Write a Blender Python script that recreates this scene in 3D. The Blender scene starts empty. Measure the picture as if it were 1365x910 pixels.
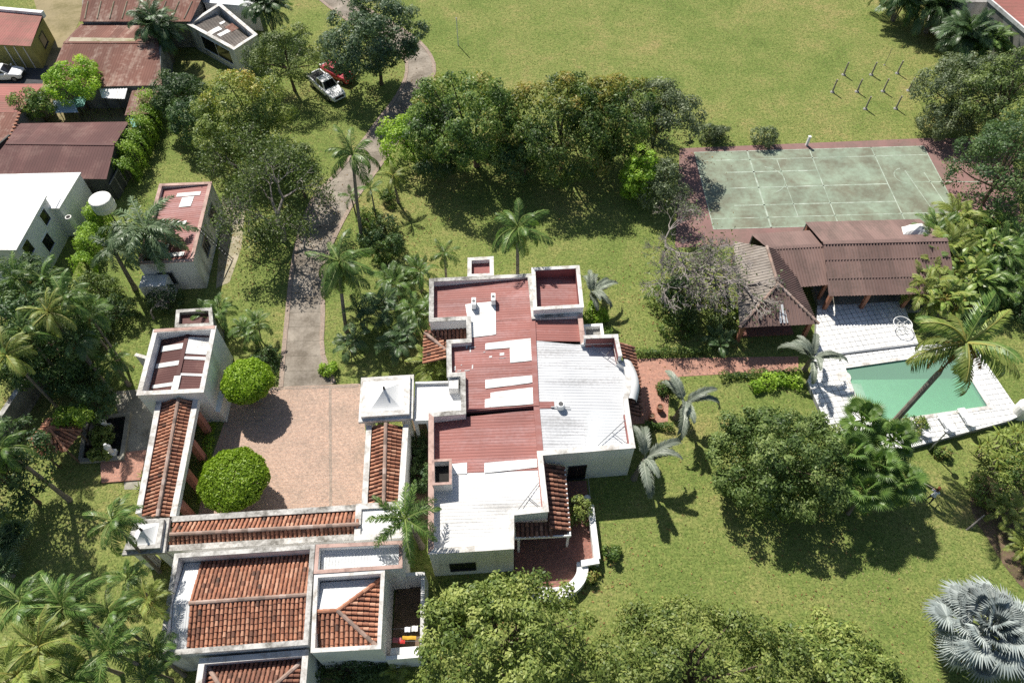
import bpy, bmesh, math, random
import numpy as np
from mathutils import Vector, Matrix

SC = bpy.context.scene
COL = SC.collection
rad = math.radians

# ------------------------------------------------------------------ camera, sky, sun, exposure
cam_d = bpy.data.cameras.new('camera')
cam_d.sensor_width = 36.0
cam_d.lens = 980.0 / 1365.0 * 36.0
cam_d.clip_start, cam_d.clip_end = 0.5, 2000.0
cam = bpy.data.objects.new('camera', cam_d)
COL.objects.link(cam)
cam.location = (0.0, 0.0, 50.0)
cam.rotation_euler = (0.6236197, 0.0062124, -0.0086355)
SC.camera = cam

SUN_ELEV = rad(50.0)
SUN_AZ = math.atan2(0.875, -0.485)          # direction towards the sun, in the ground plane
sun_dir = Vector((math.cos(SUN_ELEV) * math.cos(SUN_AZ), math.cos(SUN_ELEV) * math.sin(SUN_AZ), math.sin(SUN_ELEV)))
world = bpy.data.worlds.new('World')
SC.world = world
world.use_nodes = True
wn = world.node_tree
wn.nodes.clear()
sky = wn.nodes.new('ShaderNodeTexSky')
sky.sky_type = 'NISHITA'
sky.sun_disc = False
sky.sun_elevation = SUN_ELEV
sky.sun_rotation = math.atan2(sun_dir.x, sun_dir.y)
bg = wn.nodes.new('ShaderNodeBackground')
bg.inputs['Strength'].default_value = 0.072
wo = wn.nodes.new('ShaderNodeOutputWorld')
wn.links.new(sky.outputs[0], bg.inputs['Color'])
wn.links.new(bg.outputs[0], wo.inputs['Surface'])

sd = bpy.data.lights.new('sun', 'SUN')
sd.energy = 5.0
sd.angle = rad(0.53)
sd.color = (1.0, 0.955, 0.88)
sun = bpy.data.objects.new('sun', sd)
COL.objects.link(sun)
sun.rotation_euler = sun_dir.to_track_quat('Z', 'Y').to_euler()
sun.location = (0, 60, 90)

vs = SC.view_settings
vs.view_transform = 'Standard'
vs.look = 'None'
vs.gamma = 1.0
vs.use_curve_mapping = False
vs.exposure = 0.42
SC.cycles.max_bounces = 6
SC.cycles.transparent_max_bounces = 12
SC.cycles.use_adaptive_sampling = True
SC.cycles.use_denoising = False
SC.cycles.sample_clamp_indirect = 3.0

# ------------------------------------------------------------------ materials
MATS = {}

def _ramp(nt, stops, fac):
    r = nt.nodes.new('ShaderNodeValToRGB')
    el = r.color_ramp.elements
    while len(el) > len(stops):
        el.remove(el[-1])
    while len(el) < len(stops):
        el.new(0.5)
    for e, (p, c) in zip(el, stops):
        e.position = p
        e.color = (c[0], c[1], c[2], 1.0)
    nt.links.new(fac, r.inputs[0])
    return r.outputs[0]

def _noise(nt, vec, scale, detail=4.0, rough=0.55, dist=0.0):
    n = nt.nodes.new('ShaderNodeTexNoise')
    n.inputs['Scale'].default_value = scale
    n.inputs['Detail'].default_value = detail
    n.inputs['Roughness'].default_value = rough
    n.inputs['Distortion'].default_value = dist
    if vec is not None:
        nt.links.new(vec, n.inputs['Vector'])
    return n.outputs['Fac']

def _mix(nt, fac, a, b, mode='MIX'):
    m = nt.nodes.new('ShaderNodeMix')
    m.data_type = 'RGBA'
    m.blend_type = mode
    for sock, v in ((m.inputs[0], fac), (m.inputs[6], a), (m.inputs[7], b)):
        if isinstance(v, (int, float)):
            sock.default_value = v
        elif isinstance(v, tuple):
            sock.default_value = (v[0], v[1], v[2], 1.0)
        else:
            nt.links.new(v, sock)
    return m.outputs[2]

def _math(nt, op, a, b=None, clamp=False):
    m = nt.nodes.new('ShaderNodeMath')
    m.operation = op
    m.use_clamp = clamp
    for i, v in enumerate((a, b)):
        if v is None:
            continue
        if isinstance(v, (int, float)):
            m.inputs[i].default_value = v
        else:
            nt.links.new(v, m.inputs[i])
    return m.outputs[0]

def _range(nt, v, a, b, c=0.0, d=1.0):
    m = nt.nodes.new('ShaderNodeMapRange')
    for i, x in enumerate((a, b, c, d)):
        m.inputs[i + 1].default_value = x
    nt.links.new(v, m.inputs[0])
    return m.outputs[0]

def new_mat(name):
    m = bpy.data.materials.new(name)
    m.use_nodes = True
    nt = m.node_tree
    b = nt.nodes['Principled BSDF']
    tc = nt.nodes.new('ShaderNodeTexCoord')
    MATS[name] = m
    return m, nt, b, tc.outputs['Object']

def _bump(nt, b, h, strength=0.3, dist=0.02):
    bp = nt.nodes.new('ShaderNodeBump')
    bp.inputs['Strength'].default_value = strength
    bp.inputs['Distance'].default_value = dist
    nt.links.new(h, bp.inputs['Height'])
    nt.links.new(bp.outputs[0], b.inputs['Normal'])

def mat_worn(name, base, dirt, amount=0.5, scale=0.6, fine=9.0, rough=0.8, spec=0.2, bump=0.15, streak=None, tint=0.0):
    """Painted or rendered surface with stains of two sizes."""
    m, nt, b, co = new_mat(name)
    mp = nt.nodes.new('ShaderNodeMapping')
    nt.links.new(co, mp.inputs[0])
    if streak:
        mp.inputs['Scale'].default_value = streak
    n1 = _noise(nt, mp.outputs[0], scale, 6.0, 0.62, 0.4)
    n2 = _noise(nt, co, fine, 3.0, 0.6)
    f = _math(nt, 'ADD', _math(nt, 'MULTIPLY', n1, 0.72), _math(nt, 'MULTIPLY', n2, 0.28))
    f = _range(nt, f, 0.62 - 0.28 * amount, 0.72 - 0.12 * amount)
    c = _mix(nt, f, base, dirt)
    n3 = _noise(nt, co, 0.35, 2.0)
    c = _mix(nt, 1.0, c, _ramp(nt, [(0.3, (0.86, 0.86, 0.86)), (0.7, (1.08, 1.07, 1.06))], n3), 'MULTIPLY')
    if tint > 0:
        at = nt.nodes.new('ShaderNodeAttribute')
        at.attribute_name = 'tint'
        c = _mix(nt, 1.0, c, _ramp(nt, [(0.0, (1 - tint,) * 3), (1.0, (1 + tint, 1 + tint * 0.95, 1 + tint * 0.9))], at.outputs['Fac']), 'MULTIPLY')
    nt.links.new(c, b.inputs['Base Color'])
    b.inputs['Roughness'].default_value = rough
    b.inputs['Specular IOR Level'].default_value = spec
    if bump:
        _bump(nt, b, n2, bump, 0.02)
    return m

def mat_tiles(name, stops, moss=(0.06, 0.055, 0.045), moss_amt=0.35):
    m, nt, b, co = new_mat(name)
    at = nt.nodes.new('ShaderNodeAttribute')
    at.attribute_name = 'tint'
    c = _ramp(nt, stops, at.outputs['Fac'])
    n1 = _noise(nt, co, 1.1, 5.0, 0.65)
    n2 = _noise(nt, co, 14.0, 3.0, 0.6)
    f = _range(nt, _math(nt, 'ADD', _math(nt, 'MULTIPLY', n1, 0.7), _math(nt, 'MULTIPLY', n2, 0.3)), 0.48, 0.68, 0.0, moss_amt)
    c = _mix(nt, f, c, moss)
    nt.links.new(c, b.inputs['Base Color'])
    b.inputs['Roughness'].default_value = 0.85
    b.inputs['Specular IOR Level'].default_value = 0.15
    _bump(nt, b, n2, 0.2, 0.02)
    return m

def mat_leaf(name, dark, mid, light, accent=None, trans=0.30, rough=0.5, spec=0.35, var=0.25):
    """Leaf surface: colour by the leaf's own tint, with light passing through."""
    m, nt, b, co = new_mat(name)
    at = nt.nodes.new('ShaderNodeAttribute')
    at.attribute_name = 'tint'
    oi = nt.nodes.new('ShaderNodeObjectInfo')
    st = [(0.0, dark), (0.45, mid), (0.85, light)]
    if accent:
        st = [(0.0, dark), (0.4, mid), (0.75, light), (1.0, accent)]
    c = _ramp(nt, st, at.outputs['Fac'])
    v = _range(nt, oi.outputs['Random'], 0.0, 1.0, 1.0 - var, 1.0 + var)
    hs = nt.nodes.new('ShaderNodeHueSaturation')
    hs.inputs['Saturation'].default_value = 1.04
    nt.links.new(v, hs.inputs['Value'])
    nt.links.new(c, hs.inputs['Color'])
    nt.links.new(hs.outputs[0], b.inputs['Base Color'])
    b.inputs['Roughness'].default_value = rough
    b.inputs['Specular IOR Level'].default_value = spec
    tr = nt.nodes.new('ShaderNodeBsdfTranslucent')
    c2 = _mix(nt, 1.0, hs.outputs[0], (1.2, 1.25, 0.7), 'MULTIPLY')
    nt.links.new(c2, tr.inputs['Color'])
    mx = nt.nodes.new('ShaderNodeMixShader')
    mx.inputs[0].default_value = trans
    nt.links.new(b.outputs[0], mx.inputs[1])
    nt.links.new(tr.outputs[0], mx.inputs[2])
    nt.links.new(mx.outputs[0], nt.nodes['Material Output'].inputs['Surface'])
    return m

def mat_flat(name, col, rough=0.5, metal=0.0, spec=0.4, var=0.12, coat=0.0):
    m, nt, b, co = new_mat(name)
    n = _noise(nt, co, 3.0, 4.0)
    c = _mix(nt, 1.0, col, _ramp(nt, [(0.3, (1 - var,) * 3), (0.7, (1 + var,) * 3)], n), 'MULTIPLY')
    nt.links.new(c, b.inputs['Base Color'])
    b.inputs['Roughness'].default_value = rough
    b.inputs['Metallic'].default_value = metal
    b.inputs['Specular IOR Level'].default_value = spec
    b.inputs['Coat Weight'].default_value = coat
    return m

# ------------------------------------------------------------------ mesh helpers
class MB:
    """Collects faces (world coordinates) of one part."""
    def __init__(self):
        self.v, self.f, self.t = [], [], []

    def add(self, vs, fs, tint=0.5):
        o = len(self.v)
        self.v.extend(vs)
        for f in fs:
            self.f.append(tuple(i + o for i in f))
            self.t.append(tint)
        return self

    def quad(self, a, b, c, d, tint=0.5):
        return self.add([a, b, c, d], [(0, 1, 2, 3)], tint)

    def prism(self, poly, z0, z1, tint=0.5):
        n = len(poly)
        a = sum(poly[i][0] * poly[(i + 1) % n][1] - poly[(i + 1) % n][0] * poly[i][1] for i in range(n))
        if a < 0:
            poly = poly[::-1]
        vs = [(p[0], p[1], z0) for p in poly] + [(p[0], p[1], z1) for p in poly]
        fs = [tuple(range(n - 1, -1, -1)), tuple(range(n, 2 * n))]
        fs += [(i, (i + 1) % n, n + (i + 1) % n, n + i) for i in range(n)]
        return self.add(vs, fs, tint)

    def wall(self, p, q, w, z0, z1, tint=0.5, ext=0.0):
        """A straight wall of width w centred on the line p-q."""
        d = Vector((q[0] - p[0], q[1] - p[1]))
        d.normalize()
        n = Vector((-d.y, d.x)) * (w / 2)
        e = d * ext
        P = [(p[0] - e.x + n.x, p[1] - e.y + n.y), (p[0] - e.x - n.x, p[1] - e.y - n.y),
             (q[0] + e.x - n.x, q[1] + e.y - n.y), (q[0] + e.x + n.x, q[1] + e.y + n.y)]
        return self.prism(P, z0, z1, tint)

    def box(self, c, size, rz=0.0, tint=0.5):
        x, y, z = size[0] / 2, size[1] / 2, size[2] / 2
        cs, sn = math.cos(rz), math.sin(rz)
        P = [(c[0] + cs * a - sn * b_, c[1] + sn * a + cs * b_) for a, b_ in ((-x, -y), (x, -y), (x, y), (-x, y))]
        return self.prism(P, c[2] - z, c[2] + z, tint)

    def ring(self, poly, t, z0, z1, tint=0.5):
        """Wall of thickness t inside a closed plan polygon."""
        inner = offset(poly, t)
        n = len(poly)
        for i in range(n):
            j = (i + 1) % n
            self.prism([poly[i], poly[j], inner[j], inner[i]], z0, z1, tint)
        return self

    def tube(self, pts, radii, sides=6, tint=0.5, cap=True):
        pts = [Vector(p) for p in pts]
        vs, fs = [], []
        up = Vector((0.13, 0.09, 1))
        for i, p in enumerate(pts):
            d = (pts[min(i + 1, len(pts) - 1)] - pts[max(i - 1, 0)])
            d.normalize()
            a = d.cross(up)
            if a.length < 0.15:
                a = d.cross(Vector((1, 0.1, 0)))
            a.normalize()
            b = d.cross(a)
            for k in range(sides):
                an = 2 * math.pi * k / sides
                vs.append(tuple(p + (a * math.cos(an) + b * math.sin(an)) * radii[i]))
        for i in range(len(pts) - 1):
            for k in range(sides):
                k2 = (k + 1) % sides
                fs.append((i * sides + k, i * sides + k2, (i + 1) * sides + k2, (i + 1) * sides + k))
        if cap:
            fs.append(tuple(range(sides - 1, -1, -1)))
            fs.append(tuple(range((len(pts) - 1) * sides, len(pts) * sides)))
        return self.add(vs, fs, tint)

    def lathe(self, c, prof, sides=12, tint=0.5):
        vs, fs = [], []
        for r, z in prof:
            for k in range(sides):
                a = 2 * math.pi * k / sides
                vs.append((c[0] + r * math.cos(a), c[1] + r * math.sin(a), c[2] + z))
        for i in range(len(prof) - 1):
            for k in range(sides):
                k2 = (k + 1) % sides
                fs.append((i * sides + k, i * sides + k2, (i + 1) * sides + k2, (i + 1) * sides + k))
        fs.append(tuple(range(sides - 1, -1, -1)))
        fs.append(tuple(range((len(prof) - 1) * sides, len(prof) * sides)))
        return self.add(vs, fs, tint)

    def mesh(self, name, mat, loc=(0, 0, 0), smooth=False):
        me = bpy.data.meshes.new(name)
        me.from_pydata([(v[0] - loc[0], v[1] - loc[1], v[2] - loc[2]) for v in self.v], [], self.f)
        at = me.attributes.new('tint', 'FLOAT', 'FACE')
        at.data.foreach_set('value', np.array(self.t, dtype=np.float32))
        if mat:
            me.materials.append(MATS[mat])
        if smooth:
            me.polygons.foreach_set('use_smooth', [True] * len(me.polygons))
        me.update()
        return me

def offset(poly, t):
    """Inward offset of a plan polygon."""
    n = len(poly)
    a = sum(poly[i][0] * poly[(i + 1) % n][1] - poly[(i + 1) % n][0] * poly[i][1] for i in range(n))
    s = 1.0 if a > 0 else -1.0
    out = []
    for i in range(n):
        p0, p1, p2 = Vector(poly[i - 1][:2]), Vector(poly[i][:2]), Vector(poly[(i + 1) % n][:2])
        d1, d2 = (p1 - p0).normalized(), (p2 - p1).normalized()
        n1, n2 = Vector((-d1.y, d1.x)) * s, Vector((-d2.y, d2.x)) * s
        m = n1 + n2
        k = max(0.25, 1.0 + n1.dot(n2))
        q = p1 + m * (t / k)
        out.append((q.x, q.y))
    return out

def thing(name, label, cat, loc=(0, 0, 0), rotz=0.0, group=None):
    o = bpy.data.objects.new(name, None)
    o.empty_display_size = 0.3
    o.location = loc
    o.rotation_euler = (0, 0, rotz)
    COL.objects.link(o)
    o['label'], o['category'] = label, cat
    if group:
        o['group'] = group
    return o

def part(name, mb, mat, parent=None, smooth=False, kind=None, label=None):
    """One mesh object from a collector; world coordinates become local to an unrotated parent."""
    loc = (0, 0, 0)
    if parent is not None:
        p = parent
        L = Vector((0, 0, 0))
        while p is not None:
            L += Vector(p.location)
            p = p.parent
        loc = tuple(L)
    o = bpy.data.objects.new(name, mb.mesh(name, mat, loc, smooth))
    COL.objects.link(o)
    o.parent = parent
    if kind:
        o['kind'] = kind
    if label:
        o['label'] = label
    return o

def inst(name, me, parent, M):
    o = bpy.data.objects.new(name, me)
    COL.objects.link(o)
    o.parent = parent
    o.matrix_local = M
    return o

def solo(name, mb, mat, label, cat, smooth=False, group=None):
    """A thing that is a single mesh, with its origin at its base."""
    c = np.array(mb.v)
    loc = (float(c[:, 0].mean()), float(c[:, 1].mean()), float(c[:, 2].min()))
    o = bpy.data.objects.new(name, mb.mesh(name, mat, loc, smooth))
    o.location = loc
    COL.objects.link(o)
    o['label'], o['category'] = label, cat
    if group:
        o['group'] = group
    return o

def struct(name, mb, mat, parent=None, smooth=False):
    o = part(name, mb, mat, parent, smooth)
    if parent is None:
        o['kind'] = 'structure'
    return o

# ---- sloping roof coverings: the plan polygon is cut into strips that run up the slope
def _plane(poly):
    n = Vector((0, 0, 0))
    for i in range(len(poly)):
        a, b = poly[i], poly[(i + 1) % len(poly)]
        n.x += (a[1] - b[1]) * (a[2] + b[2])
        n.y += (a[2] - b[2]) * (a[0] + b[0])
        n.z += (a[0] - b[0]) * (a[1] + b[1])
    if n.z < 0:
        n = -n
    n.normalize()
    c = Vector((0, 0, 0))
    for p in poly:
        c += Vector(p)
    return n, c / len(poly)

def _slope_axes(poly, updir=None):
    n, c = _plane(poly)
    if updir is None:
        u = Vector((-n.x, -n.y, 0))
        u = u - n * u.dot(n)
    else:
        u = Vector((updir[0], updir[1], 0))
        u = u - n * u.dot(n)
    u.normalize()
    e = u.cross(n)
    e.normalize()
    P = [((Vector(p) - c).dot(e), (Vector(p) - c).dot(u)) for p in poly]
    return n, c, e, u, P

def _spans(P, s):
    ts = []
    for i in range(len(P)):
        (s0, t0), (s1, t1) = P[i], P[(i + 1) % len(P)]
        if (s0 <= s) != (s1 <= s):
            ts.append(t0 + (t1 - t0) * (s - s0) / (s1 - s0))
    ts.sort()
    return [(ts[i], ts[i + 1]) for i in range(0, len(ts) - 1, 2)]

def tile_roof(poly, pitch=0.34, course=0.42, seed=0, r=None, lift=0.0):
    """Barrel tiles laid course by course on one slope."""
    rng = random.Random(seed)
    n, c, e, u, P = _slope_axes(poly)
    mb = MB()
    base = [tuple(Vector(p) - n * 0.02 + n * lift) for p in poly]
    mb.add(base, [tuple(range(len(base)))], 0.12)
    r = r or pitch * 0.36
    smin, smax = min(p[0] for p in P), max(p[0] for p in P)
    k = max(1, int(round((smax - smin) / pitch)))
    pw = (smax - smin) / k
    for i in range(k):
        s = smin + (i + 0.5) * pw
        col_t = rng.uniform(-0.1, 0.1)
        for t0, t1 in _spans(P, s):
            m = max(1, int(math.ceil((t1 - t0) / course - 0.15)))
            ph = rng.uniform(-0.04, 0.04)
            for j in range(m):
                a = t0 + j * course - 0.03 + ph
                b = min(a + course * 1.12, t1 + 0.02)
                if b - a < 0.06:
                    continue
                tint = min(1, max(0, 0.55 + col_t + rng.gauss(0, 0.2)))
                ds = rng.uniform(-0.012, 0.012)
                vs, sg = [], 5
                for t, rr, hh in ((a, r * 1.08, 0.045), (b, r * 0.84, 0.012)):
                    for q in range(sg):
                        an = math.pi * q / (sg - 1)
                        vs.append(tuple(c + e * (s + ds + rr * math.cos(an)) + u * t + n * (lift + hh + rr * 0.85 * math.sin(an))))
                fs = [(q, q + 1, sg + q + 1, sg + q) for q in range(sg - 1)]
                fs.append(tuple(range(sg)))
                mb.add(vs, fs, tint)
    return mb

def ridge_tiles(p, q, r=0.13, step=0.42, seed=0, tint=0.6):
    rng = random.Random(seed)
    mb = MB()
    p, q = Vector(p), Vector(q)
    d = q - p
    L = d.length
    d.normalize()
    e = d.cross(Vector((0, 0, 1)))
    e.normalize()
    n = e.cross(d)
    k = max(1, int(L / step))
    st = L / k
    for j in range(k):
        a, b = j * st - 0.02, (j + 1) * st + 0.05
        tt = min(1, max(0, tint + rng.gauss(0, 0.18)))
        vs = []
        for t, rr in ((a, r * 1.1), (b, r * 0.88)):
            for m in range(5):
                an = math.pi * m / 4
                vs.append(tuple(p + d * t + e * (rr * math.cos(an)) + n * (rr * math.sin(an) + 0.03)))
        mb.add(vs, [(m, m + 1, 6 + m, 5 + m) for m in range(4)] + [(0, 1, 2, 3, 4)], tt)
    return mb

def sheet_roof(poly, pitch=0.24, amp=0.008, seed=0, updir=None, lift=0.0, thick=0.0, width=1.0):
    """Corrugated sheet on one slope; tint changes from sheet to sheet."""
    rng = random.Random(seed)
    n, c, e, u, P = _slope_axes(poly, updir)
    mb = MB()
    smin, smax = min(p[0] for p in P), max(p[0] for p in P)
    k = max(2, int(round((smax - smin) / pitch)))
    pw = (smax - smin) / k
    xs = []
    for i in range(k):
        for fr, h in ((0.0, 0.0), (0.3, 0.0), (0.45, 1.0), (0.75, 1.0), (0.9, 0.0)):
            xs.append((smin + (i + fr) * pw, h))
    xs.append((smax, 0.0))
    tint = rng.random()
    nxt = smin + width
    for (s0, h0), (s1, h1) in zip(xs[:-1], xs[1:]):
        if s0 > nxt:
            tint = min(1, max(0, 0.5 + rng.gauss(0, 0.25)))
            nxt += width
        sm = 0.5 * (s0 + s1)
        A = _spans(P, s0 + 1e-4) if abs(s0 - smin) < 1e-6 else _spans(P, s0)
        B = _spans(P, s1 - 1e-4) if abs(s1 - smax) < 1e-6 else _spans(P, s1)
        Mi = _spans(P, sm)
        if len(A) != len(Mi):
            A = Mi
        if len(B) != len(Mi):
            B = Mi
        for (a0, a1), (b0, b1) in zip(A, B):
            pt = lambda s, t, h: tuple(c + e * s + u * t + n * (h * amp * 2 + lift))
            mb.quad(pt(s0, a0, h0), pt(s1, b0, h1), pt(s1, b1, h1), pt(s0, a1, h0), tint)
    return mb

# ------------------------------------------------------------------ the palette
def make_ground_mat():
    m, nt, b, co = new_mat('grass')
    big = _noise(nt, co, 0.035, 5.0, 0.6, 0.6)
    mid = _noise(nt, co, 0.22, 6.0, 0.65, 0.3)
    fine = _noise(nt, co, 2.6, 5.0, 0.7)
    tiny = _noise(nt, co, 6.5, 5.0, 0.8)
    mp = nt.nodes.new('ShaderNodeMapping')
    mp.inputs['Scale'].default_value = (0.25, 2.4, 1.0)
    nt.links.new(co, mp.inputs[0])
    mow = _noise(nt, mp.outputs[0], 1.4, 4.0, 0.6)
    f = _math(nt, 'ADD', _math(nt, 'MULTIPLY', big, 0.34), _math(nt, 'MULTIPLY', mid, 0.40))
    f = _math(nt, 'ADD', f, _math(nt, 'MULTIPLY', fine, 0.16))
    f = _math(nt, 'ADD', f, _math(nt, 'MULTIPLY', mow, 0.10))
    dry = _noise(nt, co, 0.11, 4.0, 0.6, 1.2)
    f = _math(nt, 'ADD', f, _range(nt, dry, 0.54, 0.76, 0.0, 0.08))
    f = _math(nt, 'SUBTRACT', f, _range(nt, dry, 0.46, 0.28, 0.0, 0.06))
    sep = nt.nodes.new('ShaderNodeSeparateXYZ')
    nt.links.new(co, sep.inputs[0])
    field = _math(nt, 'MULTIPLY', _range(nt, sep.outputs[1], 56, 64), _range(nt, sep.outputs[0], -6.0, 4.0))
    f = _math(nt, 'ADD', f, _math(nt, 'MULTIPLY', field, 0.012))
    c = _ramp(nt, [(0.34, (0.104, 0.150, 0.040)), (0.46, (0.158, 0.203, 0.058)), (0.54, (0.206, 0.228, 0.076)),
                   (0.61, (0.270, 0.242, 0.100)), (0.71, (0.335, 0.268, 0.145))], f)
    c = _mix(nt, 1.0, c, _ramp(nt, [(0.34, (0.40, 0.46, 0.35)), (0.5, (1, 1, 1)), (0.66, (1.55, 1.48, 1.45))], tiny), 'MULTIPLY')
    c = _mix(nt, 1.0, c, _ramp(nt, [(0.3, (0.72, 0.80, 0.72)), (0.7, (1.22, 1.14, 1.12))], fine), 'MULTIPLY')
    nt.links.new(c, b.inputs['Base Color'])
    b.inputs['Roughness'].default_value = 0.95
    b.inputs['Specular IOR Level'].default_value = 0.08
    h = _math(nt, 'ADD', _math(nt, 'MULTIPLY', tiny, 0.6), fine)
    _bump(nt, b, h, 0.7, 0.06)

make_ground_mat()

def make_brick_mat(name, c1, c2, mortar, rot, bw=0.24, bh=0.12, dirt=(0.2, 0.16, 0.13), dirt_amt=0.5):
    m, nt, b, co = new_mat(name)
    mp = nt.nodes.new('ShaderNodeMapping')
    mp.inputs['Rotation'].default_value = (0, 0, rot)
    nt.links.new(co, mp.inputs[0])
    br = nt.nodes.new('ShaderNodeTexBrick')
    br.inputs['Scale'].default_value = 1.0
    br.inputs['Brick Width'].default_value = bw
    br.inputs['Row Height'].default_value = bh
    br.inputs['Mortar Size'].default_value = 0.012
    br.inputs['Color1'].default_value = (*c1, 1)
    br.inputs['Color2'].default_value = (*c2, 1)
    br.inputs['Mortar'].default_value = (*mortar, 1)
    nt.links.new(mp.outputs[0], br.inputs['Vector'])
    n1 = _noise(nt, co, 0.5, 6.0, 0.65, 0.6)
    n2 = _noise(nt, co, 4.0, 4.0, 0.7)
    n3 = _noise(nt, co, 9.0, 2.0, 0.6)
    c = _mix(nt, _range(nt, n1, 0.45, 0.68, 0.0, dirt_amt), br.outputs['Color'], dirt)
    c = _mix(nt, 1.0, c, _ramp(nt, [(0.3, (0.78, 0.8, 0.82)), (0.7, (1.2, 1.16, 1.12))], n2), 'MULTIPLY')
    c = _mix(nt, 1.0, c, _ramp(nt, [(0.3, (0.78, 0.78, 0.78)), (0.7, (1.18, 1.18, 1.18))], n3), 'MULTIPLY')
    nt.links.new(c, b.inputs['Base Color'])
    b.inputs['Roughness'].default_value = 0.9
    b.inputs['Specular IOR Level'].default_value = 0.12
    _bump(nt, b, br.outputs['Fac'], -0.4, 0.01)

make_brick_mat('courtyard_brick', (0.49, 0.335, 0.25), (0.41, 0.27, 0.20), (0.44, 0.37, 0.32), rad(3.0), dirt=(0.27, 0.22, 0.18))
make_brick_mat('path_brick', (0.46, 0.23, 0.165), (0.40, 0.20, 0.15), (0.36, 0.25, 0.2), rad(1.0), dirt_amt=0.25)
make_brick_mat('terrace_brick', (0.30, 0.13, 0.10), (0.25, 0.11, 0.085), (0.22, 0.15, 0.13), rad(3.0), dirt_amt=0.3)
make_brick_mat('edging_brick', (0.38, 0.29, 0.23), (0.31, 0.235, 0.19), (0.30, 0.27, 0.23), rad(80), dirt_amt=0.4)
mat_worn('concrete_drive', (0.34, 0.30, 0.25), (0.17, 0.145, 0.115), 0.85, 0.5, 5.0, 0.9, 0.1, 0.2, tint=0.10)
mat_worn('yard_concrete', (0.36, 0.34, 0.28), (0.16, 0.15, 0.12), 0.6, 0.6, 6.0, 0.9, 0.1)
mat_worn('dirt', (0.30, 0.25, 0.15), (0.17, 0.15, 0.07), 0.6, 0.25, 3.0, 0.95, 0.05, 0.3)
mat_worn('pale_dirt', (0.42, 0.37, 0.28), (0.22, 0.21, 0.10), 0.6, 0.5, 4.0, 0.95, 0.05, 0.3)
mat_worn('bark_mulch', (0.17, 0.12, 0.085), (0.09, 0.075, 0.04), 0.6, 1.2, 7.0, 0.95, 0.05, 0.6)
mat_worn('asphalt', (0.075, 0.078, 0.082), (0.045, 0.045, 0.045), 0.4, 0.6, 9.0, 0.9, 0.15, 0.3)
mat_worn('court_green', (0.29, 0.36, 0.27), (0.185, 0.185, 0.135), 0.95, 0.42, 2.2, 0.85, 0.1, 0.1)
mat_worn('court_red', (0.28, 0.165, 0.15), (0.19, 0.135, 0.115), 0.7, 0.35, 3.0, 0.85, 0.1, 0.1)
mat_worn('court_line', (0.56, 0.61, 0.53), (0.27, 0.33, 0.25), 1.15, 0.9, 6.0, 0.85, 0.1, 0.0)
mat_worn('white_wall', (0.80, 0.80, 0.78), (0.52, 0.50, 0.46), 0.25, 0.5, 7.0, 0.8, 0.2, 0.1, streak=(1.5, 1.5, 0.35))
mat_worn('white_roof', (0.78, 0.78, 0.76), (0.50, 0.48, 0.44), 0.42, 0.45, 6.0, 0.6, 0.3, 0.05, tint=0.05)
mat_worn('pale_roof', (0.58, 0.59, 0.60), (0.36, 0.36, 0.36), 0.4, 0.4, 6.0, 0.55, 0.3, 0.05, streak=(0.3, 2.0, 1.0), tint=0.06)
mat_worn('off_white_roof', (0.64, 0.64, 0.63), (0.42, 0.41, 0.39), 0.42, 0.4, 5.0, 0.55, 0.3, 0.05, streak=(0.3, 2.0, 1.0), tint=0.06)
mat_worn('grey_roof', (0.60, 0.62, 0.63), (0.42, 0.42, 0.41), 0.35, 0.4, 6.0, 0.5, 0.35, 0.05, tint=0.05)
mat_worn('coping', (0.60, 0.585, 0.55), (0.17, 0.16, 0.14), 0.75, 1.0, 6.0, 0.9, 0.1, 0.25)
mat_worn('white_coping', (0.68, 0.665, 0.63), (0.34, 0.31, 0.27), 0.55, 1.2, 7.0, 0.85, 0.15, 0.15)
mat_worn('pink_coping', (0.50, 0.35, 0.30), (0.30, 0.20, 0.17), 0.6, 1.2, 6.0, 0.85, 0.1, 0.2)
mat_worn('red_paint', (0.30, 0.12, 0.11), (0.17, 0.07, 0.065), 0.5, 0.5, 5.0, 0.7, 0.2, 0.1)
mat_worn('red_sheet', (0.29, 0.115, 0.098), (0.36, 0.20, 0.19), 0.55, 0.5, 4.0, 0.6, 0.25, 0.05, streak=(0.25, 2.6, 1.0), tint=0.10)
mat_worn('maroon_sheet', (0.115, 0.052, 0.047), (0.175, 0.10, 0.085), 0.45, 0.4, 4.0, 0.7, 0.2, 0.05, tint=0.12)
mat_worn('rust_sheet', (0.175, 0.085, 0.065), (0.40, 0.30, 0.245), 0.45, 0.22, 2.4, 0.8, 0.15, 0.05, streak=(2.2, 0.45, 1.0), tint=0.22)
mat_worn('faded_red_sheet', (0.33, 0.13, 0.11), (0.22, 0.12, 0.09), 0.55, 0.3, 3.0, 0.75, 0.2, 0.05, streak=(0.4, 2.0, 1.0), tint=0.12)
mat_worn('brown_sheet', (0.205, 0.138, 0.122), (0.13, 0.098, 0.085), 0.55, 0.35, 4.0, 0.8, 0.15, 0.05, streak=(1.6, 0.6, 1), tint=0.14)
mat_worn('grey_sheet', (0.31, 0.275, 0.24), (0.19, 0.16, 0.135), 0.6, 0.5, 4.0, 0.8, 0.15, 0.05, tint=0.1)
mat_worn('olive_wall', (0.30, 0.27, 0.10), (0.20, 0.18, 0.07), 0.4, 0.6, 4.0, 0.85, 0.1)
mat_worn('dark_fence', (0.085, 0.09, 0.085), (0.05, 0.055, 0.05), 0.5, 0.7, 5.0, 0.85, 0.1)
mat_worn('grey_wall', (0.34, 0.33, 0.31), (0.16, 0.155, 0.14), 0.7, 0.6, 5.0, 0.9, 0.1)
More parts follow.
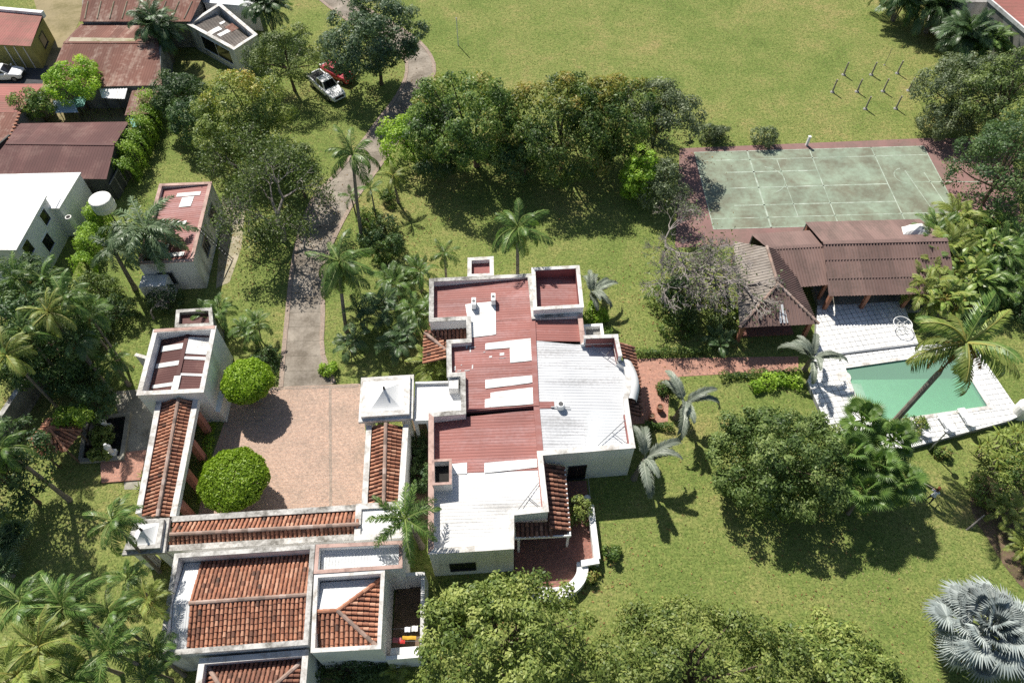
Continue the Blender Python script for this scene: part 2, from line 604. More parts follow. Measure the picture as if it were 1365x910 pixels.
mat_worn('stained_wall', (0.72, 0.71, 0.69), (0.34, 0.33, 0.30), 0.5, 0.6, 6.0, 0.85, 0.1, 0.1, streak=(1.4, 1.4, 0.3))
mat_worn('pool_tile', (0.80, 0.80, 0.78), (0.60, 0.59, 0.55), 0.30, 0.7, 5.0, 0.5, 0.3, 0.0, tint=0.05)
mat_worn('pool_grout', (0.36, 0.36, 0.36), (0.24, 0.24, 0.23), 0.5, 1.0, 5.0, 0.9, 0.1)
mat_worn('pool_basin', (0.74, 0.80, 0.70), (0.50, 0.62, 0.48), 0.55, 0.5, 2.0, 0.7, 0.2)
mat_worn('trunk_grey', (0.27, 0.235, 0.195), (0.15, 0.125, 0.10), 0.6, 2.0, 12.0, 0.95, 0.05, 0.5)
mat_worn('trunk_brown', (0.155, 0.115, 0.085), (0.085, 0.065, 0.05), 0.6, 2.0, 12.0, 0.95, 0.05, 0.5)
mat_worn('bare_wood', (0.34, 0.305, 0.28), (0.21, 0.18, 0.16), 0.6, 2.0, 10.0, 0.95, 0.05, 0.3)
mat_worn('terracotta', (0.36, 0.17, 0.11), (0.22, 0.12, 0.085), 0.5, 2.0, 8.0, 0.85, 0.15)
mat_tiles('clay_tiles', [(0.0, (0.105, 0.068, 0.054)), (0.3, (0.27, 0.120, 0.078)), (0.6, (0.42, 0.190, 0.115)), (1.0, (0.54, 0.300, 0.200))], moss_amt=0.45)
mat_tiles('dark_clay_tiles', [(0.0, (0.085, 0.05, 0.04)), (0.4, (0.21, 0.10, 0.07)), (0.7, (0.31, 0.145, 0.095)), (1.0, (0.42, 0.23, 0.16))], moss_amt=0.5)
mat_tiles('grey_clay_tiles', [(0.0, (0.13, 0.10, 0.085)), (0.4, (0.27, 0.20, 0.165)), (0.7, (0.36, 0.25, 0.20)), (1.0, (0.46, 0.37, 0.32))])
mat_flat('glass_dark', (0.012, 0.013, 0.015), 0.12, 0.0, 0.5)
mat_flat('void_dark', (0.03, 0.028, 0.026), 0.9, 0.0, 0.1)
mat_flat('metal_grey', (0.32, 0.33, 0.34), 0.4, 0.6)
mat_flat('metal_dark', (0.06, 0.06, 0.062), 0.5, 0.5)
mat_flat('white_paint', (0.80, 0.80, 0.79), 0.35, 0.0, 0.5, 0.05)
mat_flat('plastic_white', (0.78, 0.78, 0.76), 0.45, 0.0, 0.4, 0.06)
mat_flat('car_white', (0.80, 0.80, 0.80), 0.25, 0.0, 0.5, 0.02, 0.6)
mat_flat('car_red', (0.42, 0.02, 0.035), 0.25, 0.0, 0.5, 0.02, 0.6)
mat_flat('rubber', (0.02, 0.02, 0.02), 0.85)
mat_flat('lamp_clear', (0.6, 0.62, 0.64), 0.15, 0.3)
mat_flat('lamp_red', (0.45, 0.02, 0.02), 0.3)
mat_flat('cloth_white', (0.78, 0.80, 0.84), 0.9, 0.0, 0.1)
mat_flat('cloth_dark', (0.05, 0.055, 0.07), 0.9, 0.0, 0.1)
mat_flat('cloth_red', (0.50, 0.05, 0.045), 0.9, 0.0, 0.1)
mat_flat('cloth_yellow', (0.62, 0.36, 0.05), 0.9, 0.0, 0.1)
mat_flat('cloth_pink', (0.55, 0.16, 0.17), 0.9, 0.0, 0.1)
mat_flat('skin', (0.27, 0.145, 0.095), 0.6)
mat_flat('hair', (0.02, 0.015, 0.012), 0.7)
mat_flat('cap_orange', (0.62, 0.19, 0.08), 0.8)
mat_flat('teal_tarp', (0.10, 0.26, 0.215), 0.7)
mat_flat('blue_tarp', (0.33, 0.39, 0.48), 0.8)
mat_flat('tank_white', (0.70, 0.69, 0.64), 0.55, 0.0, 0.35, 0.18)
mat_flat('clay_rose', (0.42, 0.20, 0.15), 0.9, 0.0, 0.1)

def make_water():
    m = bpy.data.materials.new('pool_water')
    m.use_nodes = True
    nt = m.node_tree
    nt.nodes.clear()
    out = nt.nodes.new('ShaderNodeOutputMaterial')
    tr = nt.nodes.new('ShaderNodeBsdfTransparent')
    tr.inputs[0].default_value = (0.93, 0.98, 0.95, 1)
    gl = nt.nodes.new('ShaderNodeBsdfGlossy')
    gl.inputs['Roughness'].default_value = 0.04
    df = nt.nodes.new('ShaderNodeBsdfDiffuse')
    df.inputs['Color'].default_value = (0.36, 0.63, 0.46, 1)
    fr = nt.nodes.new('ShaderNodeFresnel')
    fr.inputs['IOR'].default_value = 1.33
    nz = nt.nodes.new('ShaderNodeTexNoise')
    nz.inputs['Scale'].default_value = 1.6
    nz.inputs['Detail'].default_value = 5.0
    bp = nt.nodes.new('ShaderNodeBump')
    bp.inputs['Strength'].default_value = 0.45
    bp.inputs['Distance'].default_value = 0.05
    nt.links.new(nz.outputs['Fac'], bp.inputs['Height'])
    nt.links.new(bp.outputs[0], gl.inputs['Normal'])
    m0 = nt.nodes.new('ShaderNodeMixShader')       # algae suspended in the water
    m0.inputs[0].default_value = 0.38
    nt.links.new(tr.outputs[0], m0.inputs[1])
    nt.links.new(df.outputs[0], m0.inputs[2])
    mx = nt.nodes.new('ShaderNodeMixShader')
    nt.links.new(fr.outputs[0], mx.inputs[0])
    nt.links.new(m0.outputs[0], mx.inputs[1])
    nt.links.new(gl.outputs[0], mx.inputs[2])
    nt.links.new(mx.outputs[0], out.inputs['Surface'])
    va = nt.nodes.new('ShaderNodeVolumeAbsorption')
    va.inputs['Color'].default_value = (0.25, 0.75, 0.50, 1)
    va.inputs['Density'].default_value = 0.42
    nt.links.new(va.outputs[0], out.inputs['Volume'])
    MATS['pool_water'] = m

make_water()

# ------------------------------------------------------------------ ground, with the pit of the pool left open
POOL = [(26.88, 32.65, 0.4), (36.18, 34.08, 0.4), (36.93, 29.01, 0.4), (28.02, 27.72, 0.4), (27.06, 28.40, 0.4)]
POOL = [p[:2] for p in POOL]
hole = [p[:2] for p in ((26.71, 33.07, 0.2), (36.58, 34.59, 0.2), (37.32, 28.86, 0.2), (26.84, 27.39, 0.2))]
B = 420.0
outer = [(-B, B + 100), (B, B + 100), (B, -B), (-B, -B)]
g = MB()
for i in range(4):
    j = (i + 1) % 4
    g.quad((*outer[j], 0), (*outer[i], 0), (*hole[i], 0), (*hole[j], 0))
struct('ground', g, 'grass')

PAVED = [POOL]
def sheet(name, pts, z, mat):
    if name not in ('back_yards', 'planting_bed'):
        PAVED.append([tuple(p[:2]) for p in pts])
    mb = MB()
    mb.add([(p[0], p[1], z) for p in pts], [tuple(range(len(pts)))])
    a = sum(pts[i][0] * pts[(i + 1) % len(pts)][1] - pts[(i + 1) % len(pts)][0] * pts[i][1] for i in range(len(pts)))
    if a < 0:
        mb.f = [tuple(reversed(f)) for f in mb.f]
    return struct(name, mb, mat)

def strip(name, left, right, z, mat):
    """A road surface between two edge lines, in slabs."""
    mb = MB()
    rng = random.Random(3)
    for i in range(len(left) - 1):
        a0, a1, b0, b1 = map(Vector, (left[i][:2], left[i + 1][:2], right[i][:2], right[i + 1][:2]))
        k = max(1, int(round(((a1 - a0).length + (b1 - b0).length) / 2 / 2.4)))
        for j in range(k):
            f0, f1 = j / k, (j + 1) / k - 0.012
            p, q = a0.lerp(a1, f0), a0.lerp(a1, f1)
            r, s = b0.lerp(b1, f0), b0.lerp(b1, f1)
            mb.quad((p.x, p.y, z), (r.x, r.y, z), (s.x, s.y, z), (q.x, q.y, z), rng.random())
    return struct(name, mb, mat)

def lerp3(p, q, f):
    return tuple(p[i] + (q[i] - p[i]) * f for i in range(3))

def smooth_line(pts, k=4):
    out = []
    n = len(pts)
    for i in range(n - 1):
        p0, p1, p2, p3 = (Vector(pts[max(0, min(n - 1, i + d))][:2]) for d in (-1, 0, 1, 2))
        for j in range(k):
            t = j / k
            q = 0.5 * ((2 * p1) + (p2 - p0) * t + (2 * p0 - 5 * p1 + 4 * p2 - p3) * t * t + (3 * p1 - p0 - 3 * p2 + p3) * t ** 3)
            out.append((q.x, q.y))
    out.append(tuple(pts[-1][:2]))
    return out

dl = [(-18.64, 31.68, 0), (-19.03, 36.07, 0), (-19.79, 44.88, 0), (-19.74, 50.20, 0), (-19.05, 54.20, 0), (-17.59, 56.56, 0), (-15.38, 61.70, 0), (-14.01, 65.36, 0), (-12.68, 68.58, 0), (-11.79, 71.95, 0), (-11.64, 74.50, 0), (-12.05, 76.55, 0), (-13.63, 78.69, 0), (-16.57, 81.54, 0), (-20.50, 85.52, 0), (-24.55, 90.42, 0)]
dr = [(-14.33, 31.92, 0), (-15.80, 35.03, 0), (-16.30, 38.97, 0), (-16.99, 44.84, 0), (-16.03, 50.15, 0), (-14.88, 53.82, 0), (-13.76, 56.61, 0), (-11.85, 61.64, 0), (-10.55, 65.31, 0), (-9.65, 68.79, 0), (-8.83, 71.90, 0), (-8.56, 74.73, 0), (-9.42, 77.70, 0), (-11.30, 80.81, 0), (-14.67, 84.41, 0), (-18.77, 88.20, 0), (-22.49, 92.17, 0)]
dl, dr = smooth_line(dl, 4), smooth_line(dr, 4)
m_ = min(len(dl), len(dr))
def resample(line, n):
    P = [Vector(p) for p in line]
    d = [0.0]
    for a, b_ in zip(P[:-1], P[1:]):
        d.append(d[-1] + (b_ - a).length)
    out, k = [], 0
    for i in range(n):
        t = d[-1] * i / (n - 1)
        while k < len(P) - 2 and d[k + 1] < t:
            k += 1
        f = (t - d[k]) / max(1e-6, d[k + 1] - d[k])
        q = P[k].lerp(P[k + 1], f)
        out.append((q.x, q.y))
    return out
dl, dr = resample(dl, 44), resample(dr, 44)
dl, dr = [lerp3((*a, 0), (*b_, 0), 0.05)[:2] for a, b_ in zip(dl, dr)], [lerp3((*b_, 0), (*a, 0), 0.05)[:2] for a, b_ in zip(dl, dr)]
drive = strip('driveway', dl, dr, 0.012, 'concrete_drive')
PAVED.append(list(dl) + list(dr)[::-1])
for line, sgn in ((dl, 1), (dr, -1)):
    mb = MB()
    for a, b_ in zip(line[:-1], line[1:]):
        d = (Vector(b_) - Vector(a)).normalized()
        n = Vector((-d.y, d.x)) * sgn
        o0, o1 = Vector(a) + n * 0.38, Vector(b_) + n * 0.38
        mb.prism([a, b_, (o1.x, o1.y), (o0.x, o0.y)], -0.02, 0.055)
    part('brick_edging', mb, 'edging_brick', drive)

sheet('courtyard_paving', [(-22.12, 31.59, 0), (-12.28, 31.96, 0), (-11.04, 25.95, 0), (-10.51, 20.01, 0), (-22.60, 20.14, 0), (-22.89, 23.62, 0), (-22.45, 28.70, 0)], 0.016, 'courtyard_brick')
mb = MB()                                   # soldier courses that frame the paving
mb.wall((-21.97, 31.44, 0), (-12.38, 31.75, 0), 0.26, 0.0, 0.024)
mb.wall((-14.67, 31.78, 0), (-13.16, 21.05, 0), 0.22, 0.0, 0.0235)
part('brick_band', mb, 'edging_brick', bpy.data.objects['courtyard_paving'])
sheet('brick_path', [(9.83, 34.09, 0), (23.55, 34.14, 0), (23.22, 32.74, 0), (16.71, 32.46, 0), (13.46, 32.28, 0), (12.51, 31.01, 0), (12.01, 28.14, 0), (8.96, 27.92, 0)], 0.02, 'path_brick')
sheet('west_yard', [(-32.07, 31.43, 0), (-27.49, 31.87, 0), (-27.30, 26.15, 0), (-26.92, 22.95, 0), (-28.58, 22.97, 0), (-30.67, 28.80, 0)], 0.014, 'yard_concrete')
mb = MB()
mb.prism([(-31.22, 25.75, 0), (-27.82, 26.15, 0), (-27.57, 23.68, 0), (-30.39, 23.47, 0)], 0.0, 0.12)
struct('brick_patio', mb, 'path_brick')
sheet('cabin_path', [(-28.25, 53.81, 0), (-25.81, 53.36, 0), (-24.93, 46.99, 0), (-25.14, 42.81, 0), (-26.19, 42.13, 0), (-27.02, 47.02, 0)], 0.012, 'pale_dirt')
sheet('lane', [(-60.15, 90.06, 0), (-53.17, 89.92, 0), (-51.47, 72.37, 0), (-53.00, 72.40, 0), (-54.01, 78.52, 0)], 0.012, 'dirt')
sheet('road', [(-60.79, 76.55, 0), (-53.22, 75.82, 0), (-52.56, 72.11, 0), (-58.79, 71.67, 0)], 0.016, 'asphalt')
sheet('back_yards', [(-60.96, 72.82, 0), (-39.61, 73.85, 0), (-38.59, 67.05, 0), (-39.76, 56.36, 0), (-54.11, 56.58, 0)], 0.008, 'dirt')
sheet('planting_bed', smooth_line([(33.48, 22.97, 0), (34.30, 23.69, 0), (35.56, 22.95, 0), (37.78, 22.33, 0), (34.81, 15.29, 0), (33.67, 16.21, 0), (33.15, 18.43, 0), (32.74, 20.42, 0), (33.48, 22.97, 0)], 3)[:-1], 0.02, 'bark_mulch')
sheet('gap_planting', [(-8.10, 28.52, 0), (-6.06, 28.76, 0), (-5.34, 19.95, 0), (-7.74, 19.98, 0)], 0.022, 'bark_mulch')

# ------------------------------------------------------------------ tennis court
sheet('court_surround', [(17.49, 60.22, 0), (43.88, 61.45, 0), (51.77, 61.08, 0), (47.51, 47.07, 0), (15.11, 46.41, 0)], 0.012, 'court_red')
CT = Vector((18.86, 59.61))
ca = Vector((23.62, 0.59)).normalized()
cb = Vector((0.012, -1.0)).normalized()
def court(a, b_):
    q = CT + ca * a + cb * b_
    return (q.x, q.y)
sheet('tennis_court', [court(0, 0), court(23.77, 0), court(23.77, 10.97), court(0, 10.97)], 0.02, 'court_green')
TCO = bpy.data.objects['tennis_court']
def line(a0, b0, a1, b1, w=0.10):
    mb = MB()
    mb.wall(court(a0, b0), court(a1, b1), w, 0.0, 0.025)
    part('painted_line', mb, 'court_line', TCO)
for b_ in (0.05, 1.37, 9.6, 10.92):
    line(0.1, b_, 23.7, b_)
for a in (0.05, 5.48, 11.885, 18.29, 23.72):
    line(a, 0.0, a, 10.97, 0.10 if a != 5.48 else 0.16)
line(2.6, 5.485, 18.24, 5.485, 0.12)
line(21.0, 5.3, 29.0, 5.6, 0.09)
line(2.6, 3.2, 11.83, 3.25, 0.15)
line(2.6, 7.9, 18.24, 7.95, 0.12)
line(8.2, 1.5, 8.35, 9.5, 0.07)
line(20.6, 3.6, 21.4, 9.4, 0.08)
line(22.4, 4.0, 23.0, 9.5, 0.09)
for cx_, r_, a0_, a1_ in ((6.4, 1.9, -80, 70), (20.4, 1.1, 100, 260)):
    mb = MB()
    for i in range(10):
        t0, t1 = rad(a0_ + (a1_ - a0_) * i / 10), rad(a0_ + (a1_ - a0_) * (i + 1) / 10)
        mb.wall(court(cx_ + r_ * math.cos(t0), 4.4 + r_ * math.sin(t0)), court(cx_ + r_ * math.cos(t1), 4.4 + r_ * math.sin(t1)), 0.08, 0.0, 0.027)
    part('painted_line', mb, 'court_line', TCO)

# ------------------------------------------------------------------ swimming pool and its tiled deck
def clip_convex(subject, clip):
    a = sum(clip[i][0] * clip[(i + 1) % len(clip)][1] - clip[(i + 1) % len(clip)][0] * clip[i][1] for i in range(len(clip)))
    if a < 0:
        clip = clip[::-1]
    out = subject
    for i in range(len(clip)):
        A, C = clip[i], clip[(i + 1) % len(clip)]
        side = lambda p: (C[0] - A[0]) * (p[1] - A[1]) - (C[1] - A[1]) * (p[0] - A[0])
        src, out = out, []
        for j in range(len(src)):
            p, q = src[j - 1], src[j]
            sp, sq = side(p), side(q)
            if sp * sq < 0:
                t = sp / (sp - sq)
                out.append((p[0] + (q[0] - p[0]) * t, p[1] + (q[1] - p[1]) * t))
            if sq >= 0:
                out.append(q)
        if len(out) < 3:
            return []
    return out

pool = thing('swimming_pool', 'green swimming pool with white tiled deck below the leaning coconut palm', 'pool', (32.0, 31.0, 0))
PIECES = [
    [(26.20, 39.07, 0.4), (33.66, 39.46, 0.4), (33.52, 34.94, 0.4), (24.67, 33.70, 0.4)],
    [(24.64, 33.59, 0.4), (33.48, 34.83, 0.4), (36.18, 34.08, 0.4), (26.88, 32.65, 0.4), (23.92, 32.18, 0.4)],
    [(33.48, 34.83, 0.4), (38.10, 35.11, 0.4), (38.19, 34.20, 0.4), (36.18, 34.08, 0.4)],
    [(23.92, 32.18, 0.4), (26.88, 32.65, 0.4), (27.06, 28.40, 0.4), (24.07, 27.38, 0.4), (23.51, 31.47, 0.4)],
    [(24.07, 27.38, 0.4), (27.06, 28.40, 0.4), (28.02, 27.72, 0.4), (27.34, 25.48, 0.4), (25.26, 26.07, 0.4)],
    [(28.02, 27.72, 0.4), (36.93, 29.01, 0.4), (39.27, 28.18, 0.4), (38.07, 27.67, 0.4), (29.70, 25.45, 0.4), (27.34, 25.48, 0.4)],
    [(36.18, 34.08, 0.4), (38.19, 34.20, 0.4), (39.27, 28.18, 0.4), (36.93, 29.01, 0.4)]]
gd = (Vector(POOL[1]) - Vector(POOL[0])).normalized()
gn = Vector((-gd.y, gd.x))
for k, pc in enumerate(PIECES):
    pc = [p[:2] for p in pc]
    top = 0.40 if k else 0.46
    mb = MB()
    mb.prism(pc, -0.05, top)
    part('deck_slab', mb, 'pool_grout', pool)
    mb = MB()
    o = Vector(POOL[0])
    S = 0.47
    rng = random.Random(k)
    us = [(Vector(p) - o).dot(gd) for p in pc]
    vs_ = [(Vector(p) - o).dot(gn) for p in pc]
    ins = offset(pc, 0.02)
    for i in range(int(min(us) / S) - 2, int(max(us) / S) + 2):
        for j in range(int(min(vs_) / S) - 2, int(max(vs_) / S) + 2):
            q = [o + gd * (S * (i + a)) + gn * (S * (j + b_)) for a, b_ in ((0.06, 0.06), (0.94, 0.06), (0.94, 0.94), (0.06, 0.94))]
            cpoly = clip_convex([(p.x, p.y) for p in q], ins)
            if len(cpoly) >= 3:
                mb.prism(cpoly, top - 0.01, top + 0.018 + rng.uniform(-0.003, 0.003), rng.random())
    part('paving_tiles', mb, 'pool_tile', pool, kind='stuff')
mb = MB()
basin_in = offset(POOL, 0.0)
nP = len(POOL)
dep = [-0.35, -1.35, -1.35, -0.45, -0.35]
for i in range(nP):
    j = (i + 1) % nP
    mb.quad((*POOL[i], 0.4), (*POOL[j], 0.4), (*POOL[j], dep[j]), (*POOL[i], dep[i]))
mb.add([(*POOL[i], dep[i]) for i in range(nP)], [(0, 1, 2), (0, 2, 3), (0, 3, 4)])
part('basin', mb, 'pool_basin', pool)
wt = offset(POOL, 0.004)
mb = MB()
vs_ = [(*wt[i], 0.30) for i in range(nP)] + [(*wt[i], dep[i] + 0.006) for i in range(nP)]
mb.add(vs_, [(0, 1, 2, 3, 4)[::-1], (5, 6, 7), (5, 7, 8), (5, 8, 9)] + [(i, (i + 1) % nP, nP + (i + 1) % nP, nP + i) for i in range(nP)])
bm = bmesh.new()
me = mb.mesh('water', 'pool_water', tuple(pool.location))
bm.from_mesh(me)
bmesh.ops.recalc_face_normals(bm, faces=bm.faces)
bm.to_mesh(me)
bm.free()
ow = bpy.data.objects.new('water', me)
COL.objects.link(ow)
ow.parent = pool
mb = MB()
cop = offset(POOL, -0.30)
band = MB().ring(offset(POOL, 0.005), 0.02, 0.08, 0.345)
part('waterline_tiles', band, 'teal_tarp', pool)
for k_ in range(3):
    a_, b_ = Vector(POOL[0]), Vector(POOL[4])
    e_ = (Vector(POOL[1]) - a_).normalized()
    q_ = [a_ + (b_ - a_) * 0.30 + e_ * (0.02 + 0.38 * k_), a_ + (b_ - a_) * 0.75 + e_ * (0.02 + 0.38 * k_), a_ + (b_ - a_) * 0.75 + e_ * (0.37 + 0.38 * k_), a_ + (b_ - a_) * 0.30 + e_ * (0.37 + 0.38 * k_)]
    part('pool_step', MB().prism([(v.x, v.y) for v in q_], -0.5, 0.12 - 0.16 * k_), 'white_coping', pool)
for i in range(nP):
    j = (i + 1) % nP
    mb.prism([cop[i], cop[j], POOL[j], POOL[i]], 0.36, 0.45)
part('coping', mb, 'white_coping', pool)
mb = MB()                                  # rounded step at the shallow end
c0 = (26.49, 31.86, 0.4)
mb.lathe((c0[0] + 0.05, c0[1], 0.0), [(0.55, -0.4), (0.55, 0.44), (0.40, 0.44), (0.40, 0.445)], 20)
part('round_step', mb, 'white_coping', pool, smooth=False)
mb = MB()
mb.wall((26.81, 34.01, 0.46), (33.48, 34.90, 0.46), 0.14, 0.40, 0.52)
part('deck_step_line', mb, 'metal_grey', pool)  # grey strip laid as the dark line along the upper deck's step

# ------------------------------------------------------------------ building helpers
def xy(*pts):
    return [tuple(p[:2]) for p in pts]

def shell(t, poly, z0, z1, thick=0.28, wall='white_wall', cop='coping', cop_w=0.05, cop_h=0.07):
    """Outer walls up to the parapet, with a weathered coping on top."""
    poly = xy(*poly)
    part('wall', MB().ring(poly, thick, z0, z1), wall, t)
    if cop:
        part('coping', MB().ring(offset(poly, -cop_w), thick + 2 * cop_w, z1 + 0.002, z1 + cop_h), cop, t)

def slab(t, name, poly, z0, z1, mat):
    return part(name, MB().prism(xy(*poly), z0, z1), mat, t)

def window(t, p, q, s0, s1, z0, z1, frame='white_paint', bars=1, name='window'):
    """Framed window on the outer face of the wall line p-q (outer side on the right of p->q)."""
    p, q = Vector(p[:2]), Vector(q[:2])
    d = (q - p).normalized()
    n = Vector((d.y, -d.x))
    def pt(s, o, z):
        v = p + d * s + n * o
        return (v.x, v.y, z)
    def bar(mb, sa, sb, za, zb, o0, o1):
        P = [pt(sa, o0, 0)[:2], pt(sb, o0, 0)[:2], pt(sb, o1, 0)[:2], pt(sa, o1, 0)[:2]]
        mb.prism(P, za, zb)
    w = 0.07
    mb = MB()
    bar(mb, s0 - w, s1 + w, z1, z1 + w, -0.02, 0.06)
    bar(mb, s0 - w, s1 + w, z0 - w * 1.3, z0, -0.02, 0.10)
    bar(mb, s0 - w, s0, z0, z1, -0.02, 0.06)
    bar(mb, s1, s1 + w, z0, z1, -0.02, 0.06)
    for i in range(bars):
        s = s0 + (s1 - s0) * (i + 1) / (bars + 1)
        bar(mb, s - 0.025, s + 0.025, z0, z1, -0.02, 0.04)
    o = part(name, mb, frame, t)
    mb = MB()
    bar(mb, s0, s1, z0, z1, -0.02, 0.015)
    part('pane', mb, 'glass_dark', o)
    return o

def tiles(t, poly, seed=0, mat='clay_tiles', pitch=0.28, course=0.35):
    return part('roof_tiles', tile_roof(poly, pitch, course, seed), mat, t, kind='stuff')

def ridge(t, p, q, seed=0, mat='grey_clay_tiles', r=0.14):
    return part('ridge_tiles', ridge_tiles(p, q, r, 0.42, seed), mat, t, kind='stuff')

def sheets(t, poly, mat, seed=0, name='roof_sheet', **k):
    return part(name, sheet_roof(poly, seed=seed, **k), mat, t)

# ------------------------------------------------------------------ main house
H = [(-6.65, 39.2), (1.64, 39.62), (1.86, 35.33), (5.48, 35.55), (5.56, 32.82), (8.0, 32.9), (8.14, 31.0),
     (8.62, 30.6), (8.72, 29.4), (8.52, 28.2), (8.30, 27.6), (8.32, 26.4), (8.42, 23.7), (1.98, 23.2), (2.25, 19.12), (-0.03, 18.9), (-0.05, 16.65), (-5.42, 16.35),
     (-5.98, 26.6), (-3.68, 26.8), (-3.80, 29.75), (-4.80, 29.70), (-4.98, 33.0), (-3.42, 33.1), (-3.52, 35.0), (-6.42, 34.85)]
house = thing('main_house', 'large white villa with red and white corrugated roof behind low parapets', 'house', (0.5, 28.0, 0))
Wt = 0.28
part('wall', MB().ring(H, Wt, 0.0, 4.3), 'white_wall', house)
def coping_run(idx, mat):
    """Coping over consecutive corners of the parapet, mitred at the bends."""
    o, i_ = offset(H, -0.05), offset(H, Wt + 0.05)
    mb = MB()
    for a, b_ in zip(idx[:-1], idx[1:]):
        mb.prism([o[a], o[b_], i_[b_], i_[a]], 4.302, 4.37)
    part('coping', mb, mat, house)
n_ = len(H)
coping_run([18, 19, 20, 21, 22, 23, 24, 25, 0, 1], 'coping')
coping_run([1, 2, 3], 'coping')
coping_run([3, 4], 'pink_coping')
coping_run([4, 5, 6, 7, 8, 9, 10, 11, 12, 13, 14, 15, 16, 17], 'white_coping')
coping_run([17, 18], 'pink_coping')

zW = lambda x, d=0.0: 4.16 - (1.7 - x) * 0.058 - d
zE = lambda x: 4.14 - (x - 1.7) * 0.052
def w_poly(pts, d=0.0, up=0.0):
    return [(p[0], p[1], zW(p[0], d) + up) for p in pts]
def e_poly(pts, up=0.0):
    return [(p[0], p[1], zE(p[0]) + up) for p in pts]
WX = (1, 0)
# northern half of the west slope, in three widths of sheet
sheets(house, w_poly([(-6.5, 34.95), (-6.55, 39.1), (1.68, 39.5), (1.70, 35.2)]), 'red_sheet', 1, updir=WX)
sheets(house, w_poly([(-4.8, 33.0), (-3.4, 33.0), (-3.45, 34.95), (1.70, 35.2), (1.70, 31.0), (-4.75, 31.0)]), 'red_sheet', 2, updir=WX)
sheets(house, w_poly([(-4.75, 31.0), (1.70, 31.0), (1.72, 27.25), (-3.6, 27.0), (-3.65, 29.85), (-4.7, 29.85)]), 'red_sheet', 3, updir=WX)
# the southern half lies a step lower
sheets(house, w_poly([(-5.85, 26.5), (-3.6, 26.7), (1.76, 27.1), (1.80, 22.3), (-5.6, 22.3)], 0.30), 'red_sheet', 4, updir=WX)
sheets(house, w_poly([(-5.6, 22.3), (1.84, 22.3), (2.02, 19.3), (-0.15, 19.0), (-0.2, 16.8), (-5.35, 16.5)], 0.32), 'off_white_roof', 5, updir=WX, name='white_roof_sheet')
part('roof_step', MB().wall((-3.7, 27.13), (1.74, 27.25), 0.06, 3.3, 4.02), 'red_paint', house)
for k, (a, b_, c_, d_, dd) in enumerate([
        ((-3.72, 36.9), (-1.28, 37.05), (-1.23, 33.75), (-3.22, 33.55), 0.0),
        ((-2.05, 32.95), (1.48, 33.25), (1.50, 32.5), (-2.05, 32.35), 0.0),
        ((-0.18, 32.4), (1.50, 32.5), (1.52, 31.15), (-0.15, 31.05), 0.0),
        ((-2.02, 29.62), (1.52, 29.85), (1.55, 29.2), (-2.0, 28.85), 0.0),
        ((-1.62, 28.5), (1.58, 28.8), (1.62, 27.35), (-1.6, 27.25), 0.0),
        ((-2.02, 27.98), (-1.62, 28.0), (-1.6, 27.25), (-2.02, 27.22), 0.0),
        ((-2.0, 22.98), (1.62, 23.15), (1.66, 22.5), (-2.0, 22.2), 0.30),
        ((-4.3, 23.0), (-3.22, 23.05), (-3.2, 22.2), (-4.3, 22.2), 0.30)]):
    sheets(house, w_poly([a, b_, c_, d_], dd, 0.05), 'white_roof', 20 + k, name='white_roof_sheet', updir=WX)
# splashes of white paint on the red sheets
for k, (x, y, w_, h_) in enumerate(((-3.55, 32.55, 0.12, 0.5), (-3.3, 32.6, 0.5, 0.1), (-3.25, 32.2, 0.1, 0.45), (-1.75, 31.6, 0.22, 0.2), (-0.95, 31.75, 0.35, 0.3), (-1.0, 31.5, 0.5, 0.08), (-4.4, 30.55, 0.12, 0.45), (-4.15, 30.5, 0.3, 0.1), (-3.6, 30.5, 0.4, 0.1), (-3.05, 30.65, 0.1, 0.4), (-3.9, 31.0, 0.1, 0.1), (-2.2, 32.1, 0.15, 0.1))):
    sheets(house, w_poly([(x, y), (x + w_, y + 0.02), (x + w_, y + h_), (x, y + h_ - 0.03)], 0.0, 0.02), 'off_white_roof', 240 + k, name='paint_splash', updir=WX)
# east slope
sheets(house, e_poly([(1.70, 33.05), (1.86, 35.25), (5.35, 35.45), (5.45, 33.05)]), 'red_sheet', 6, updir=(-1, 0))
sheets(house, e_poly([(1.74, 28.3), (1.70, 33.05), (5.45, 32.7), (7.9, 32.75), (8.05, 31.0), (8.45, 30.4), (8.55, 29.4), (8.3, 28.3)]), 'pale_roof', 7, name='pale_roof_sheet', updir=(-1, 0))
sheets(house, e_poly([(1.80, 23.35), (1.76, 27.0), (5.05, 27.0), (5.1, 23.55)]), 'pale_roof', 8, name='pale_roof_sheet', updir=(-1, 0))
sheets(house, e_poly([(1.76, 27.0), (1.745, 28.3), (8.3, 28.3), (8.2, 27.0)]), 'pale_roof', 9, name='pale_roof_sheet', updir=(-1, 0))
sheets(house, e_poly([(5.07, 23.55), (5.05, 27.0), (8.2, 27.0), (8.25, 26.4), (8.3, 23.8)]), 'grey_roof', 10, name='grey_roof_sheet', updir=(-1, 0))
sheets(house, e_poly([(1.84, 27.0), (1.82, 27.55), (3.0, 27.6), (3.0, 27.05)], 0.05), 'red_sheet', 11, name='red_patch_sheet', updir=(-1, 0))
mb = MB()
for (a, b_, dz) in (((1.60, 39.4), (1.70, 27.2), 0.03), ((1.72, 27.2), (1.9, 23.1), -0.02), ((1.94, 23.1), (2.05, 19.4), -0.22)):
    mb.wall(a, b_, 0.42, 4.0 + dz, 4.20 + dz)
part('ridge_cap', mb, 'red_sheet', house)
part('red_margin', MB().wall((1.9, 23.0), (2.1, 19.3), 0.5, 3.6, 3.95), 'red_sheet', house)
part('red_gutter', MB().wall((8.12, 26.5), (8.2, 23.95), 0.34, 3.55, 4.08), 'red_paint', house)
